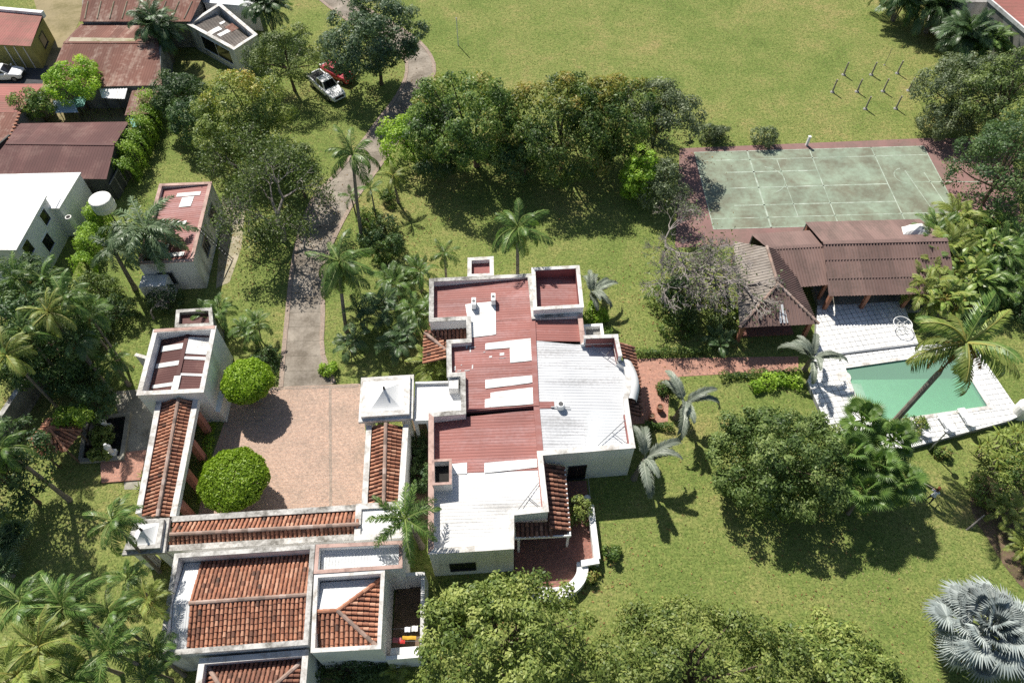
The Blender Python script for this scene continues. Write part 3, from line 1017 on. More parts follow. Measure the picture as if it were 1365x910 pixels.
# lining of the NE parapet bay
part('bay_parapet', MB().wall((5.45, 32.68), (8.02, 32.76), 0.26, 4.372, 5.0).wall((7.88, 32.62), (8.02, 30.9), 0.24, 4.372, 5.0), 'white_wall', house)
part('coping', MB().wall((5.42, 32.68), (8.05, 32.76), 0.32, 5.002, 5.06).wall((7.88, 32.58), (8.02, 30.9), 0.30, 5.003, 5.062), 'white_coping', house)
part('parapet_lining', MB().wall((5.6, 32.52), (7.72, 32.6), 0.03, 3.7, 4.99), 'red_paint', house)
part('parapet_lining', MB().wall((7.73, 32.55), (7.87, 30.95), 0.03, 3.7, 4.99), 'red_paint', house)
# raised box on the north east corner
NE = [(1.69, 35.32), (5.60, 35.56), (5.52, 39.86), (1.66, 39.66)]
part('roof_box_wall', MB().ring(NE, 0.26, 3.6, 5.0), 'white_wall', house)
part('roof_box_lining', MB().ring(offset(NE, 0.262), 0.03, 3.9, 4.985), 'red_paint', house)
part('coping', MB().ring(offset(NE, -0.03), 0.32, 5.002, 5.07), 'white_coping', house)
part('wall', MB().ring([(p[0], p[1]) for p in NE], 0.25, 0.0, 3.598), 'white_wall', house)
sheets(house, [(1.9, 35.55, 4.12), (5.35, 35.8, 4.02), (5.3, 39.6, 4.02), (1.9, 39.4, 4.12)], 'red_sheet', 12, updir=(-1, 0))
# small box on the north side
NB = [(-3.55, 39.42), (-3.60, 41.5), (-1.50, 41.62), (-1.46, 39.52)]
part('porch_wall', MB().ring(NB, 0.24, 0.0, 4.24), 'white_wall', house)
part('coping', MB().ring(offset(NB, -0.04), 0.34, 4.242, 4.30), 'white_coping', house)
slab(house, 'porch_roof', offset(NB, 0.2), 3.7, 3.82, 'red_paint')
# low bay east
EB = [(5.62, 33.5), (5.58, 35.1), (7.2, 35.2), (7.25, 33.55)]
part('bay_wall', MB().ring(EB, 0.22, 0.0, 3.4), 'white_wall', house)
slab(house, 'bay_roof', offset(EB, 0.18), 2.9, 3.0, 'grey_wall')
# light well rising through the roof
LW = [(-5.55, 22.8), (-4.22, 22.86), (-4.15, 21.0), (-5.42, 20.95)]
part('light_well', MB().ring(LW, 0.14, 3.2, 4.55), 'stained_wall', house)
part('coping', MB().ring(offset(LW, -0.02), 0.18, 4.552, 4.60), 'pink_coping', house)
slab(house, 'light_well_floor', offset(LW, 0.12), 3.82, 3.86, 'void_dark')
# bracing rods over the roof corners
for a, b_ in (((5.9, 24.0, 4.1), (8.0, 26.0, 4.1)), ((7.0, 25.0, 4.1), (8.0, 24.1, 4.1)), ((0.0, 19.0, 4.0), (1.7, 21.3, 4.0)), ((0.95, 20.3, 4.0), (1.9, 19.4, 4.0)),
              ((6.0, 32.6, 4.15), (7.9, 30.9, 4.15)), ((7.1, 31.6, 4.15), (7.8, 32.4, 4.15))):
    part('bracing_rod', MB().tube([a, b_], [0.03, 0.03], 4), 'metal_grey', house)
# east face: curved barrel canopy and tile strip
mb = MB()
vs_, fs_ = [], []
for i in range(13):
    t = i / 12
    y = 31.1 - 3.4 * t
    bulge = 0.55 * math.sin(math.pi * t)
    for (o, z) in ((0.0, 4.36), (0.35, 4.30), (0.65, 4.05), (0.75, 3.7)):
        vs_.append((8.30 + bulge * 0.7 + o, y, z))
for i in range(12):
    for j in range(3):
        fs_.append((i * 4 + j, i * 4 + j + 1, (i + 1) * 4 + j + 1, (i + 1) * 4 + j))
mb.add(vs_, fs_)
part('curved_hood', mb, 'white_wall', house, smooth=True)
tiles(house, [(9.55, 33.4, 2.75), (9.75, 30.3, 2.75), (9.45, 27.0, 2.75), (8.45, 27.0, 3.3), (8.75, 30.2, 3.3), (8.3, 33.3, 3.3)], 31, 'dark_clay_tiles', 0.30)
# west verandah between the wings
tiles(house, [(-6.95, 32.0, 2.65), (-6.95, 34.75, 2.65), (-5.4, 34.0, 3.2), (-5.05, 32.1, 3.2)], 32, 'clay_tiles', 0.32)
tiles(house, [(-6.95, 34.8, 3.2), (-3.6, 34.95, 3.2), (-3.5, 33.2, 2.7), (-5.3, 33.1, 2.7), (-5.4, 34.0, 2.95)], 33, 'dark_clay_tiles', 0.32)
ridge(house, (-6.9, 34.7, 3.05), (-5.1, 32.9, 3.1), 3)
# tiled canopies over the south terrace
tiles(house, [(3.72, 18.3, 2.7), (3.60, 23.15, 2.7), (2.12, 23.05, 3.35), (2.40, 18.3, 3.35)], 34, 'dark_clay_tiles', 0.34)
tiles(house, [(2.55, 18.10, 2.72), (0.12, 18.05, 2.72), (0.1, 18.85, 3.1), (2.6, 18.9, 3.1)], 35, 'dark_clay_tiles', 0.30)
part('canopy_beam', MB().wall((3.74, 18.15), (3.62, 23.1), 0.1, 2.45, 2.75).wall((0.0, 17.95), (3.8, 18.1), 0.08, 2.45, 2.72), 'white_paint', house)
for x, y in ((3.65, 18.3), (3.6, 20.8), (0.3, 17.95)):
    part('canopy_post', MB().box((x, y, 1.25), (0.16, 0.16, 2.5)), 'white_paint', house)
window(house, (2.0, 23.2), (8.42, 23.7), 2.0, 3.2, 0.15, 2.2, 'metal_dark', 1, 'door')
window(house, (-5.42, 16.35), (-0.05, 16.65), 1.2, 2.8, 1.0, 2.2, 'metal_dark', 2)
window(house, (-0.03, 18.9), (2.25, 19.12), 0.4, 1.9, 0.15, 2.2, 'metal_dark', 1, 'door')
window(house, (8.42, 23.7), (8.32, 26.4), 0.7, 1.9, 1.0, 2.2, 'metal_dark', 1)
window(house, (-6.42, 34.85), (-3.52, 35.0), 0.8, 1.8, 1.0, 2.0, 'metal_dark', 1)

# roof equipment of the main house (stand on the roof: things of their own)
def fan_unit(loc, r, h, label, mat='plastic_white'):
    t = thing('roof_ventilator', label, 'ventilator', loc)
    part('housing', MB().lathe(loc, [(r * 0.7, 0.0), (r, 0.1), (r, h), (r * 0.8, h + 0.05)], 14), mat, t)
    part('grille', MB().lathe((loc[0], loc[1], loc[2] + h + 0.05), [(r * 0.6, 0.0), (r * 0.6, 0.02)], 14), 'metal_dark', t)
    part('bracket', MB().box((loc[0], loc[1], loc[2] + 0.12), (r * 4.6, 0.06, 0.06)), 'metal_grey', t)
fan_unit((3.45, 27.1, 4.08), 0.30, 0.5, 'round grey ventilator standing on the white east roof slope')
def ac_unit(loc, label):
    t = thing('air_conditioner', label, 'air conditioner', loc, group='white units on the red roof')
    part('casing', MB().box((loc[0], loc[1], loc[2] + 0.42), (0.34, 0.72, 0.6)), 'plastic_white', t)
    part('fan_grille', MB().lathe((loc[0], loc[1], loc[2] + 0.72), [(0.13, 0.0), (0.13, 0.015)], 12), 'metal_dark', t)
    for dy in (-0.28, 0.28):
        part('foot', MB().box((loc[0], loc[1] + dy, loc[2] + 0.06), (0.4, 0.06, 0.12)), 'metal_grey', t)
ac_unit((-3.0, 36.6, zW(-3.0) + 0.06), 'left white air conditioner at the edge of the white roof patch')
ac_unit((-1.45, 36.95, zW(-1.45) + 0.06), 'right white air conditioner beside the palm shadow on red roof')

# ------------------------------------------------------------------ link slab and entrance porch
link = thing('link_canopy', 'flat white slab joining the domed porch to the villa', 'canopy', (-5.6, 28.2, 0))
LK = [(-7.32, 29.6), (-3.85, 29.62), (-3.75, 26.95), (-6.05, 26.75), (-7.2, 26.7)]
slab(link, 'slab', LK, 3.15, 3.36, 'white_roof')
part('parapet', MB().wall((-7.3, 29.68), (-4.7, 29.72), 0.14, 3.1, 3.62), 'white_wall', link)
part('parapet', MB().wall((-7.2, 26.55), (-6.0, 26.6), 0.14, 3.0, 3.5), 'white_wall', link)
part('tank_box', MB().box((-4.35, 29.2, 3.75), (0.7, 0.8, 0.8)), 'stained_wall', link)
for x, y in ((-7.1, 26.7), (-6.2, 26.7), (-7.1, 29.5), (-5.0, 29.5)):
    part('post', MB().box((x, y, 1.57), (0.24, 0.24, 3.15)), 'white_wall', link)

def concave_roof(c, hw, h, z, mat, t, name='dome', n=10, rz=0.0):
    """Square roof with inward-curving sides."""
    mb = MB()
    ring = []
    for i in range(n + 1):
        f = i / n
        s = hw * (1 - f) ** 1.0
        zz = z + h * (f ** 1.6)
        cs, sn = math.cos(rz), math.sin(rz)
        ring.append([(c[0] + cs * a * s - sn * b_ * s, c[1] + sn * a * s + cs * b_ * s, zz) for a, b_ in ((-1, -1), (1, -1), (1, 1), (-1, 1))])
    for i in range(n):
        for k in range(4):
            k2 = (k + 1) % 4
            mb.quad(ring[i][k], ring[i][k2], ring[i + 1][k2], ring[i + 1][k])
    return part(name, mb, mat, t)

def domed_pavilion(label, P, zt, dome_hw, dome_h, rz, open_=True, cop='white_coping'):
    cx_ = sum(p[0] for p in P) / 4
    cy_ = sum(p[1] for p in P) / 4
    t = thing('domed_porch', label, 'porch', (cx_, cy_, 0), group='white pavilions with pyramid domes')
    slab(t, 'cornice', P, zt - 0.55, zt - 0.30, cop)
    slab(t, 'roof_slab', offset(P, 0.22), zt - 0.29, zt, cop)
    part('beam', MB().ring(offset(P, 0.28), 0.4, zt - 1.1, zt - 0.552), 'white_wall', t)
    In = offset(P, 0.30)
    for k, p in enumerate(In):
        q = In[(k + 2) % 4]
        d = (Vector(q) - Vector(p)).normalized() * 0.4
        part('pier', MB().box((p[0] + d.x, p[1] + d.y, (zt - 1.1) / 2), (0.6, 0.6, zt - 1.1), rz), 'white_wall', t)
    concave_roof((cx_, cy_), dome_hw, dome_h, zt + 0.002, 'white_wall', t, rz=rz)
    part('finial', MB().lathe((cx_, cy_, zt + dome_h - 0.12), [(0.07, 0), (0.10, 0.12), (0.05, 0.2), (0.09, 0.3), (0.01, 0.42)], 8), 'metal_dark', t)
    return t
domed_pavilion('white entrance porch with a concave pyramid dome beside the brick courtyard', [(-11.3, 29.98), (-7.38, 30.22), (-7.2, 26.45), (-11.08, 26.2)], 4.2, 1.28, 0.95, rad(3.2))
pv = domed_pavilion('small stained white corner pavilion with pyramid dome at the lower left gallery corner', [(-25.1, 19.1), (-22.85, 19.22), (-22.55, 16.85), (-25.3, 16.72)], 4.0, 0.72, 0.75, rad(4), cop='coping')
part('inner_wall', MB().wall((-24.6, 18.6), (-23.2, 18.7), 0.2, 0.0, 2.9), 'clay_rose', pv)

# ------------------------------------------------------------------ tiled galleries round the courtyard
def gallery(label, a0, a1, b0, b1, r0, r1, seed, cop, posts, za=3.3, zr=3.95, wallside='b'):
    """a: outer curb line, b: courtyard curb line, r: ridge line (each two points)."""
    mid = lerp3(r0, r1, 0.5)
    t = thing('tiled_gallery', label, 'gallery', (mid[0], mid[1], 0), group='tiled galleries round the courtyard')
    for p, q, nm in ((a0, a1, 'a'), (b0, b1, 'b')):
        part('curb', MB().wall(p, q, 0.32, za - 0.5, za), 'white_wall', t)
        part('coping', MB().wall(p, q, 0.40, za + 0.002, za + 0.06), cop, t)
    A0, A1 = (a0[0], a0[1], za - 0.30), (a1[0], a1[1], za - 0.30)
    B0, B1 = (b0[0], b0[1], za - 0.30), (b1[0], b1[1], za - 0.30)
    tiles(t, [A0, A1, (r1[0], r1[1], zr - 0.25), (r0[0], r0[1], zr - 0.25)], seed, 'clay_tiles', 0.29, 0.37)
    tiles(t, [B0, B1, (r1[0], r1[1], zr - 0.25), (r0[0], r0[1], zr - 0.25)], seed + 1, 'clay_tiles', 0.29, 0.37)
    ridge(t, (r0[0], r0[1], zr - 0.22), (r1[0], r1[1], zr - 0.22), seed)
    if posts:
        part('wall', MB().wall(a0, a1, 0.26, 0.0, za - 0.502), 'white_wall', t)
        for k in range(posts):
            f = (k + 0.5) / posts
            p = lerp3(b0, b1, f)
            part('pier', MB().box((p[0], p[1], (za - 0.5) / 2), (0.46, 0.46, za - 0.504), rad(3)), 'clay_rose' if seed == 50 else 'white_wall', t)
    else:
        part('wall', MB().wall(a0, a1, 0.24, 0.0, za - 0.502).wall(b0, b1, 0.24, 0.0, za - 0.502), 'white_wall', t)
    return t
gallery('tile roofed west gallery running from the parapet block to the corner pavilion', (-26.26, 28.78, 3.3), (-25.21, 19.70, 3.3), (-23.53, 28.81, 3.3), (-22.83, 19.46, 3.3), (-24.59, 28.40, 3.9), (-23.66, 19.33, 3.9), 50, 'white_coping', 4)
gallery('narrow tile roofed south gallery along the foot of the brick courtyard', (-22.69, 17.25, 3.3), (-10.23, 17.92, 3.3), (-22.87, 19.25, 3.3), (-10.46, 19.96, 3.3), (-22.47, 18.03, 3.9), (-10.20, 18.61, 3.9), 54, 'coping', 6)
gallery('short tile roofed east gallery below the domed entrance porch', (-7.75, 26.27, 3.3), (-7.64, 20.15, 3.3), (-10.41, 26.24, 3.3), (-10.08, 20.17, 3.3), (-9.12, 26.13, 3.9), (-8.70, 19.90, 3.9), 58, 'white_coping', 3)
ec = thing('corner_block', 'white flat roofed corner block under the plumed palm by the courtyard', 'pavilion', (-9.2, 18.9, 0))
EC = [(-10.55, 20.05), (-7.3, 20.2), (-7.2, 17.75), (-10.4, 17.6)]
shell(ec, EC, 0.0, 3.55, 0.3, 'white_wall', 'white_coping')
slab(ec, 'roof', offset(EC, 0.25), 3.2, 3.45, 'white_roof')

# ------------------------------------------------------------------ north west parapet block
nb = thing('parapet_block', 'tall white parapet block with red gabled sheet roof at the end of west gallery', 'outbuilding', (-25.2, 31.5, 0))
NWB = [(-27.8, 34.3), (-23.05, 34.6), (-22.62, 28.6), (-27.4, 28.4)]
shell(nb, NWB, 0.0, 4.3, 0.26, 'white_wall', 'white_coping')
part('coping_cap', MB().wall((-27.75, 34.2), (-23.1, 34.5), 0.3, 4.372, 4.40), 'pink_coping', nb)
r0, r1 = (-25.35, 34.2, 3.82), (-25.0, 28.75, 3.82)
sheets(nb, [(-27.5, 34.1, 3.40), (-27.15, 28.7, 3.40), r1, r0], 'maroon_sheet', 61, pitch=0.22)
sheets(nb, [(-23.3, 34.35, 3.45), (-22.88, 28.85, 3.45), r1, r0], 'maroon_sheet', 62, pitch=0.22)
for k, (side, f0, f1, g0, g1) in enumerate((('w', 0.14, 0.24, 0.1, 0.97), ('w', 0.44, 0.52, 0.05, 0.97), ('w', 0.80, 0.86, 0.1, 0.9), ('e', 0.04, 0.34, 0.12, 0.97), ('e', 0.38, 0.43, 0.05, 0.95), ('e', 0.66, 0.70, 0.0, 0.95))):
    E0, E1 = ((-27.5, 34.1, 3.40), (-27.15, 28.7, 3.40)) if side == 'w' else ((-23.3, 34.35, 3.45), (-22.88, 28.85, 3.45))
    q = [lerp3(lerp3(E0, E1, f), lerp3(r0, r1, f), g_) for f, g_ in ((f0, g0), (f1, g0), (f1, g1), (f0, g1))]
    sheets(nb, [(p[0], p[1], p[2] + 0.045) for p in q], 'white_roof', 70 + k, name='white_roof_sheet', pitch=0.22)
part('ridge_cap', MB().wall(r0, lerp3(r0, r1, 0.7), 0.3, 3.80, 3.90), 'maroon_sheet', nb)
part('ridge_patch', MB().wall(lerp3(r0, r1, 0.71), r1, 0.5, 3.80, 3.91), 'white_roof', nb)
part('buttress', MB().prism([(-22.75, 30.4), (-22.3, 30.3), (-22.25, 28.5), (-22.7, 28.55)], 0.0, 1.6), 'white_wall', nb)
ann = thing('low_annex', 'low annex with dark maroon roof behind the parapet block', 'outbuilding', (-25.0, 36.2, 0))
AN = [(-27.27, 37.26, 3), (-24.50, 37.45, 3), (-23.97, 35.68, 3), (-26.95, 35.57, 3)]
shell(ann, AN, 0.0, 3.0, 0.2, 'grey_wall', 'coping')
slab(ann, 'roof', offset(xy(*AN), 0.15), 2.5, 2.65, 'maroon_sheet')
gt = thing('garden_wall', 'short stepped white garden wall left of the parapet block', 'wall', (-28.5, 32.5, 0))
part('wall', MB().wall((-29.6, 33.2), (-27.7, 32.6), 0.22, 0.0, 2.6), 'white_wall', gt)
part('coping', MB().wall((-29.65, 33.2), (-27.75, 32.6), 0.28, 2.602, 2.66), 'white_coping', gt)

# ------------------------------------------------------------------ south range of buildings
sb = thing('tiled_wing', 'large clay tiled wing inside weathered parapets at the lower left', 'house', (-16.8, 13.7, 0))
S1 = [(-21.6, 16.55), (-12.78, 17.05), (-12.3, 11.0), (-21.0, 10.45)]
part('wall', MB().ring(S1, 0.24, 0.0, 4.2), 'stained_wall', sb)
part('coping', MB().ring(offset(S1, -0.03), 0.30, 4.202, 4.27), 'coping', sb)
part('parapet_lining', MB().ring(offset(S1, 0.242), 0.03, 3.0, 4.19), 'stained_wall', sb)
rW, rE = (-21.0, 13.45, 4.05), (-12.8, 13.95, 4.05)
nW, nE = (-21.25, 16.25, 3.35), (-13.1, 16.75, 3.35)
sW, sE = (-20.7, 10.75, 3.40), (-12.6, 11.3, 3.40)
f = 0.125
tiles(sb, [lerp3(nW, nE, f), nE, rE, lerp3(rW, rE, f)], 81, 'clay_tiles', 0.27, 0.34)
tiles(sb, [lerp3(sW, sE, f), sE, rE, lerp3(rW, rE, f)], 82, 'clay_tiles', 0.27, 0.34)
sheets(sb, [nW, lerp3(nW, nE, f + 0.01), lerp3(rW, rE, f + 0.01), rW], 'grey_roof', 83, name='grey_roof_sheet', pitch=0.16, amp=0.01)
sheets(sb, [sW, lerp3(sW, sE, f + 0.01), lerp3(rW, rE, f + 0.01), rW], 'grey_roof', 84, name='grey_roof_sheet', pitch=0.16, amp=0.01)
ridge(sb, lerp3(rW, rE, f), rE, 85)

s2 = thing('flat_wing', 'flat pale roof with parapet between the tiled wings', 'house', (-9.9, 16.2, 0))
S2 = [(-12.68, 17.05), (-7.18, 17.25), (-7.05, 15.50), (-12.55, 15.2)]
shell(s2, S2, 0.0, 4.2, 0.20, 'white_wall', 'pink_coping', 0.02)
sheets(s2, [(-12.45, 16.85, 3.72), (-7.4, 17.05, 3.72), (-7.3, 15.7, 3.62), (-12.3, 15.45, 3.62)], 'grey_roof', 86, pitch=0.2, amp=0.01)

s3 = thing('hipped_wing', 'small wing with clay tile hip and white corner inside parapets', 'house', (-10.3, 12.9, 0))
S3 = [(-12.53, 15.18), (-8.15, 15.42), (-7.95, 10.72), (-12.05, 10.55)]
part('wall', MB().ring(S3, 0.20, 0.0, 4.15), 'white_wall', s3)
part('coping', MB().ring(offset(S3, -0.02), 0.25, 4.152, 4.21), 'white_coping', s3)
A_ = (-10.85, 13.0, 3.95)
B_ = (-8.42, 15.12, 3.42)
Wl = (-12.15, 12.95, 3.95)
SEc = (-8.25, 10.98, 3.30)
SWc = (-11.8, 10.85, 3.30)
tiles(s3, [SWc, SEc, A_, Wl], 87, 'clay_tiles', 0.29, 0.36)
tiles(s3, [SEc, (-8.42, 15.12, 3.34), A_], 88, 'clay_tiles', 0.29, 0.36)
sheets(s3, [(-12.25, 14.9, 3.40), (-8.45, 15.14, 3.36), (-10.85, 13.02, 3.93), Wl], 'grey_roof', 89, name='grey_roof_sheet', pitch=0.3, amp=0.004)
ridge(s3, Wl, A_, 90, 'clay_tiles')
ridge(s3, A_, B_, 91, 'clay_tiles')
ridge(s3, A_, SEc, 92, 'grey_clay_tiles')

s4 = thing('lower_tiled_wing', 'lower tile roofed wing cut by the bottom edge', 'house', (-15.6, 8.3, 0))
S4 = [(-18.75, 10.38), (-12.38, 10.82), (-12.1, 6.6), (-18.4, 6.2)]
part('wall', MB().ring(S4, 0.28, 0.0, 3.6), 'white_wall', s4)
part('coping', MB().ring(offset(S4, -0.04), 0.36, 3.602, 3.66), 'white_coping', s4)
q0, q1 = (-16.9, 8.5, 3.6), (-14.2, 8.75, 3.6)
c1, c2, c3, c4 = (-18.45, 10.1, 2.9), (-12.65, 10.5, 2.9), (-12.4, 6.9, 2.9), (-18.15, 6.5, 2.9)
tiles(s4, [c1, c2, q1, q0], 93, 'dark_clay_tiles')
tiles(s4, [c2, c3, q1], 94, 'dark_clay_tiles')
tiles(s4, [c3, c4, q0, q1], 95, 'clay_tiles')
tiles(s4, [c4, c1, q0], 96, 'clay_tiles')
for k, (a, b_) in enumerate(((q0, q1), (c2, q1), (c3, q1), (c1, q0), (c4, q0))):
    ridge(s4, a, b_, 97 + k)

yd = thing('service_yard', 'small walled yard with stained floor right of the hipped wing', 'yard', (-7.0, 13.2, 0))
slab(yd, 'floor', [(-8.0, 15.5), (-5.95, 15.6), (-5.75, 10.9), (-7.9, 10.7)], 0.0, 0.14, 'bark_mulch')
part('wall', MB().wall((-5.95, 15.6), (-5.75, 10.9), 0.24, 0.0, 2.3), 'stained_wall', yd)
part('wall', MB().wall((-8.05, 15.62), (-5.83, 15.72), 0.22, 0.0, 2.5), 'stained_wall', yd)
part('wall', MB().wall((-7.9, 10.62), (-5.64, 10.78), 0.24, 0.0, 2.3), 'white_wall', yd)
lt = thing('washing_bench', 'white concrete washing bench along the yard wall', 'bench', (-6.9, 11.4, 0))
slab(lt, 'top', [(-7.7, 11.25), (-6.0, 11.35), (-5.98, 10.95), (-7.7, 10.85)], 1.9, 2.05, 'white_wall')
slab(lt, 'base', [(-7.6, 11.2), (-6.1, 11.3), (-6.08, 11.0), (-7.6, 10.9)], 0.14, 1.898, 'white_wall')
for k, (x, y, w_, d_, m, lb) in enumerate(((-7.35, 11.72, 0.55, 0.3, 'cloth_pink', 'red cloth drying on the yard line'), (-6.6, 11.85, 0.85, 0.22, 'cloth_yellow', 'yellow cloth drying on the yard line'),
                                           (-7.05, 11.62, 0.4, 0.22, 'cloth_red', 'dark red cloth beside the pink laundry'), (-6.75, 12.35, 0.36, 0.3, 'cloth_white', 'left pale cloth folded at the yard end'), (-6.3, 12.4, 0.4, 0.34, 'tank_white', 'right pale cloth folded at the yard end'))):
    mb = MB()
    vs_, fs_ = [], []
    for i in range(6):
        for j in range(3):
            vs_.append((x - w_ / 2 + w_ * i / 5, y - d_ / 2 + d_ * j / 2, 2.1 + 0.05 * math.sin(i * 2.1 + k) - 0.06 * abs(j - 1)))
    for i in range(5):
        for j in range(2):
            fs_.append((i * 3 + j, (i + 1) * 3 + j, (i + 1) * 3 + j + 1, i * 3 + j + 1))
    n0 = len(vs_)
    vs_ += [(v[0], v[1], v[2] - 0.03) for v in vs_]
    fs_ += [tuple(n0 + i for i in reversed(f_)) for f_ in fs_]
    mb.add(vs_, fs_)
    solo('laundry', mb, m, lb, 'laundry', True, 'laundry in the service yard')
mb = MB()
for yy in (11.65, 11.85, 12.4):
    mb.tube([(-7.95, yy, 2.04), (-5.85, yy, 2.04)], [0.012, 0.012], 4)
solo('washing_line', mb, 'metal_grey', 'thin washing line strung across the service yard', 'washing line')

# ------------------------------------------------------------------ terrace south of the villa
tr_ = thing('terrace', 'red brick terrace with a curving white parapet below the villa', 'terrace', (3.0, 18.0, 0))
TP = [(0.0, 18.85), (2.3, 19.1), (2.3, 23.1), (5.35, 23.2), (5.50, 17.05), (4.6, 16.85), (4.35, 15.9), (3.6, 15.2), (2.4, 14.95), (1.2, 15.2), (0.3, 15.9), (0.0, 16.6)]
slab(tr_, 'floor', TP, 0.0, 0.18, 'terrace_brick')
cw = [(5.45, 21.0, 0), (5.62, 17.1, 0), (4.72, 16.85, 0)]
part('parapet', MB().wall(cw[0], cw[1], 0.42, 0.0, 0.95), 'white_wall', tr_)
part('parapet', MB().wall((5.72, 17.0, 0), (4.5, 16.8, 0), 0.42, 0.0, 0.952), 'white_wall', tr_)
arc = [(4.62, 16.95), (4.55, 16.2), (4.15, 15.55), (3.5, 15.1), (2.7, 14.9), (1.9, 14.95), (1.2, 15.2), (0.7, 15.7)]
arc = smooth_line([(*p, 0) for p in arc], 3)
mb = MB()
inn, out = [], []
for i, p in enumerate(arc):
    a = Vector(arc[max(0, i - 1)])
    b_ = Vector(arc[min(len(arc) - 1, i + 1)])
    d = (b_ - a).normalized()
    n = Vector((-d.y, d.x)) * 0.38
    inn.append((p[0] + n.x, p[1] + n.y))
    out.append((p[0] - n.x, p[1] - n.y))
for i in range(len(arc) - 1):
    mb.prism([out[i], out[i + 1], inn[i + 1], inn[i]], 0.0, 0.75)
part('curved_seat', mb, 'white_wall', tr_)
part('rail', MB().tube([(5.4, 23.3, 1.0), (5.45, 21.0, 1.0)], [0.03, 0.03], 5), 'metal_grey', tr_)

# ------------------------------------------------------------------ guest cabin
cb_ = thing('guest_cabin', 'long white cabin with rusty red sheet roof under the weeping palm', 'cabin', (-29.8, 46.8, 0))
CB = [(-32.4, 51.75), (-27.65, 51.95), (-27.0, 42.15), (-31.6, 41.9)]
part('wall', MB().ring(CB, 0.24, 0.0, 3.5), 'stained_wall', cb_)
part('coping', MB().ring(offset(CB, -0.04), 0.32, 3.502, 3.56), 'pink_coping', cb_)
sheets(cb_, [(-32.2, 51.6, 3.15), (-27.85, 51.75, 3.42), (-27.2, 42.35, 3.42), (-31.45, 42.1, 3.15)], 'red_sheet', 101, pitch=0.26)
for k, (y, x0, x1) in enumerate(((50.3, -30.6, -28.4), (48.9, -30.0, -28.9), (46.6, -30.0, -28.8), (43.8, -31.0, -29.6), (42.8, -31.2, -28.0))):
    h = 0.5 if k != 1 else 1.3
    zz = lambda x: 3.15 + (x + 32.0) / 4.5 * 0.28 + 0.05
    sheets(cb_, [(x0, y, zz(x0)), (x1, y + 0.05, zz(x1)), (x1, y + 0.05 + h, zz(x1)), (x0, y + h, zz(x0))], 'white_roof', 105 + k, name='white_roof_sheet', pitch=0.26, updir=(1, 0))
window(cb_, (-27.0, 42.15), (-27.65, 51.95), 2.6, 4.0, 1.2, 2.7, 'metal_grey', 2)
window(cb_, (-27.0, 42.15), (-27.65, 51.95), 6.3, 7.9, 1.2, 2.7, 'metal_grey', 2)
window(cb_, (-31.6, 41.9), (-27.0, 42.15), 1.2, 2.4, 0.9, 2.3, 'metal_grey', 1)
part('back_room', MB().box((-30.6, 41.2, 1.1), (2.2, 1.3, 2.2), rad(3)), 'stained_wall', cb_)
lad = thing('ladder', 'long metal ladder leaning on the cabin east wall', 'ladder', (-25.3, 45.5, 0))
for o in (-0.17, 0.17):
    part('rail', MB().tube([(-25.4, 45.4 + o, 0.0), (-27.25, 45.75 + o, 3.75)], [0.035, 0.035], 5), 'metal_dark', lad)
for i in range(11):
    f = (i + 0.7) / 11.5
    p = lerp3((-25.4, 45.4, 0.0), (-27.25, 45.75, 3.75), f)
    part('rung', MB().tube([(p[0], p[1] - 0.17, p[2]), (p[0], p[1] + 0.17, p[2])], [0.025, 0.025], 5), 'metal_grey', lad)

# ------------------------------------------------------------------ white neighbour house
wh = thing('white_house', 'bright white flat roofed house with three dark windows at the left edge', 'house', (-50, 46, 0))
WHP = [(-62, 49.0), (-41.45, 49.0), (-41.62, 42.72), (-62, 42.9)]
part('wall', MB().ring(WHP, 0.25, 0.0, 4.55), 'white_wall', wh)
slab(wh, 'roof', offset(WHP, -0.12), 4.552, 4.68, 'white_roof')
E0_, E1_ = (-41.62, 42.72), (-41.45, 49.0)
window(wh, E0_, E1_, 4.35, 5.35, 2.95, 4.2, 'white_paint', 0)
window(wh, E0_, E1_, 0.55, 1.65, 2.9, 4.2, 'white_paint', 0)
window(wh, E0_, E1_, 2.75, 3.95, 1.2, 2.6, 'white_paint', 0)
WN = [(-62, 52.9), (-40.29, 53.28, 3.6), (-40.65, 48.71, 3.6), (-62, 49.02)]
part('wall', MB().ring(xy(*WN), 0.22, 0.0, 3.5), 'white_wall', wh)
slab(wh, 'lower_roof', offset(xy(*WN), -0.1), 3.502, 3.62, 'white_roof')
part('gutter_pole', MB().tube([(-41.3, 48.9, 4.72), (-41.3, 50.6, 4.8)], [0.05, 0.05], 6), 'metal_grey', wh)
ch = thing('vent_pipe', 'pale standing vent pipe between the white house and the hedge', 'pipe', (-38.4, 46.5, 0))
c0 = (-39.90, 48.16, 0)
part('pipe', MB().tube([(c0[0], c0[1], 0), (c0[0], c0[1], 3.0)], [0.30, 0.28], 10), 'tank_white', ch)
part('opening', MB().lathe((c0[0], c0[1], 3.0), [(0.2, 0.0), (0.2, 0.012)], 10), 'void_dark', ch)

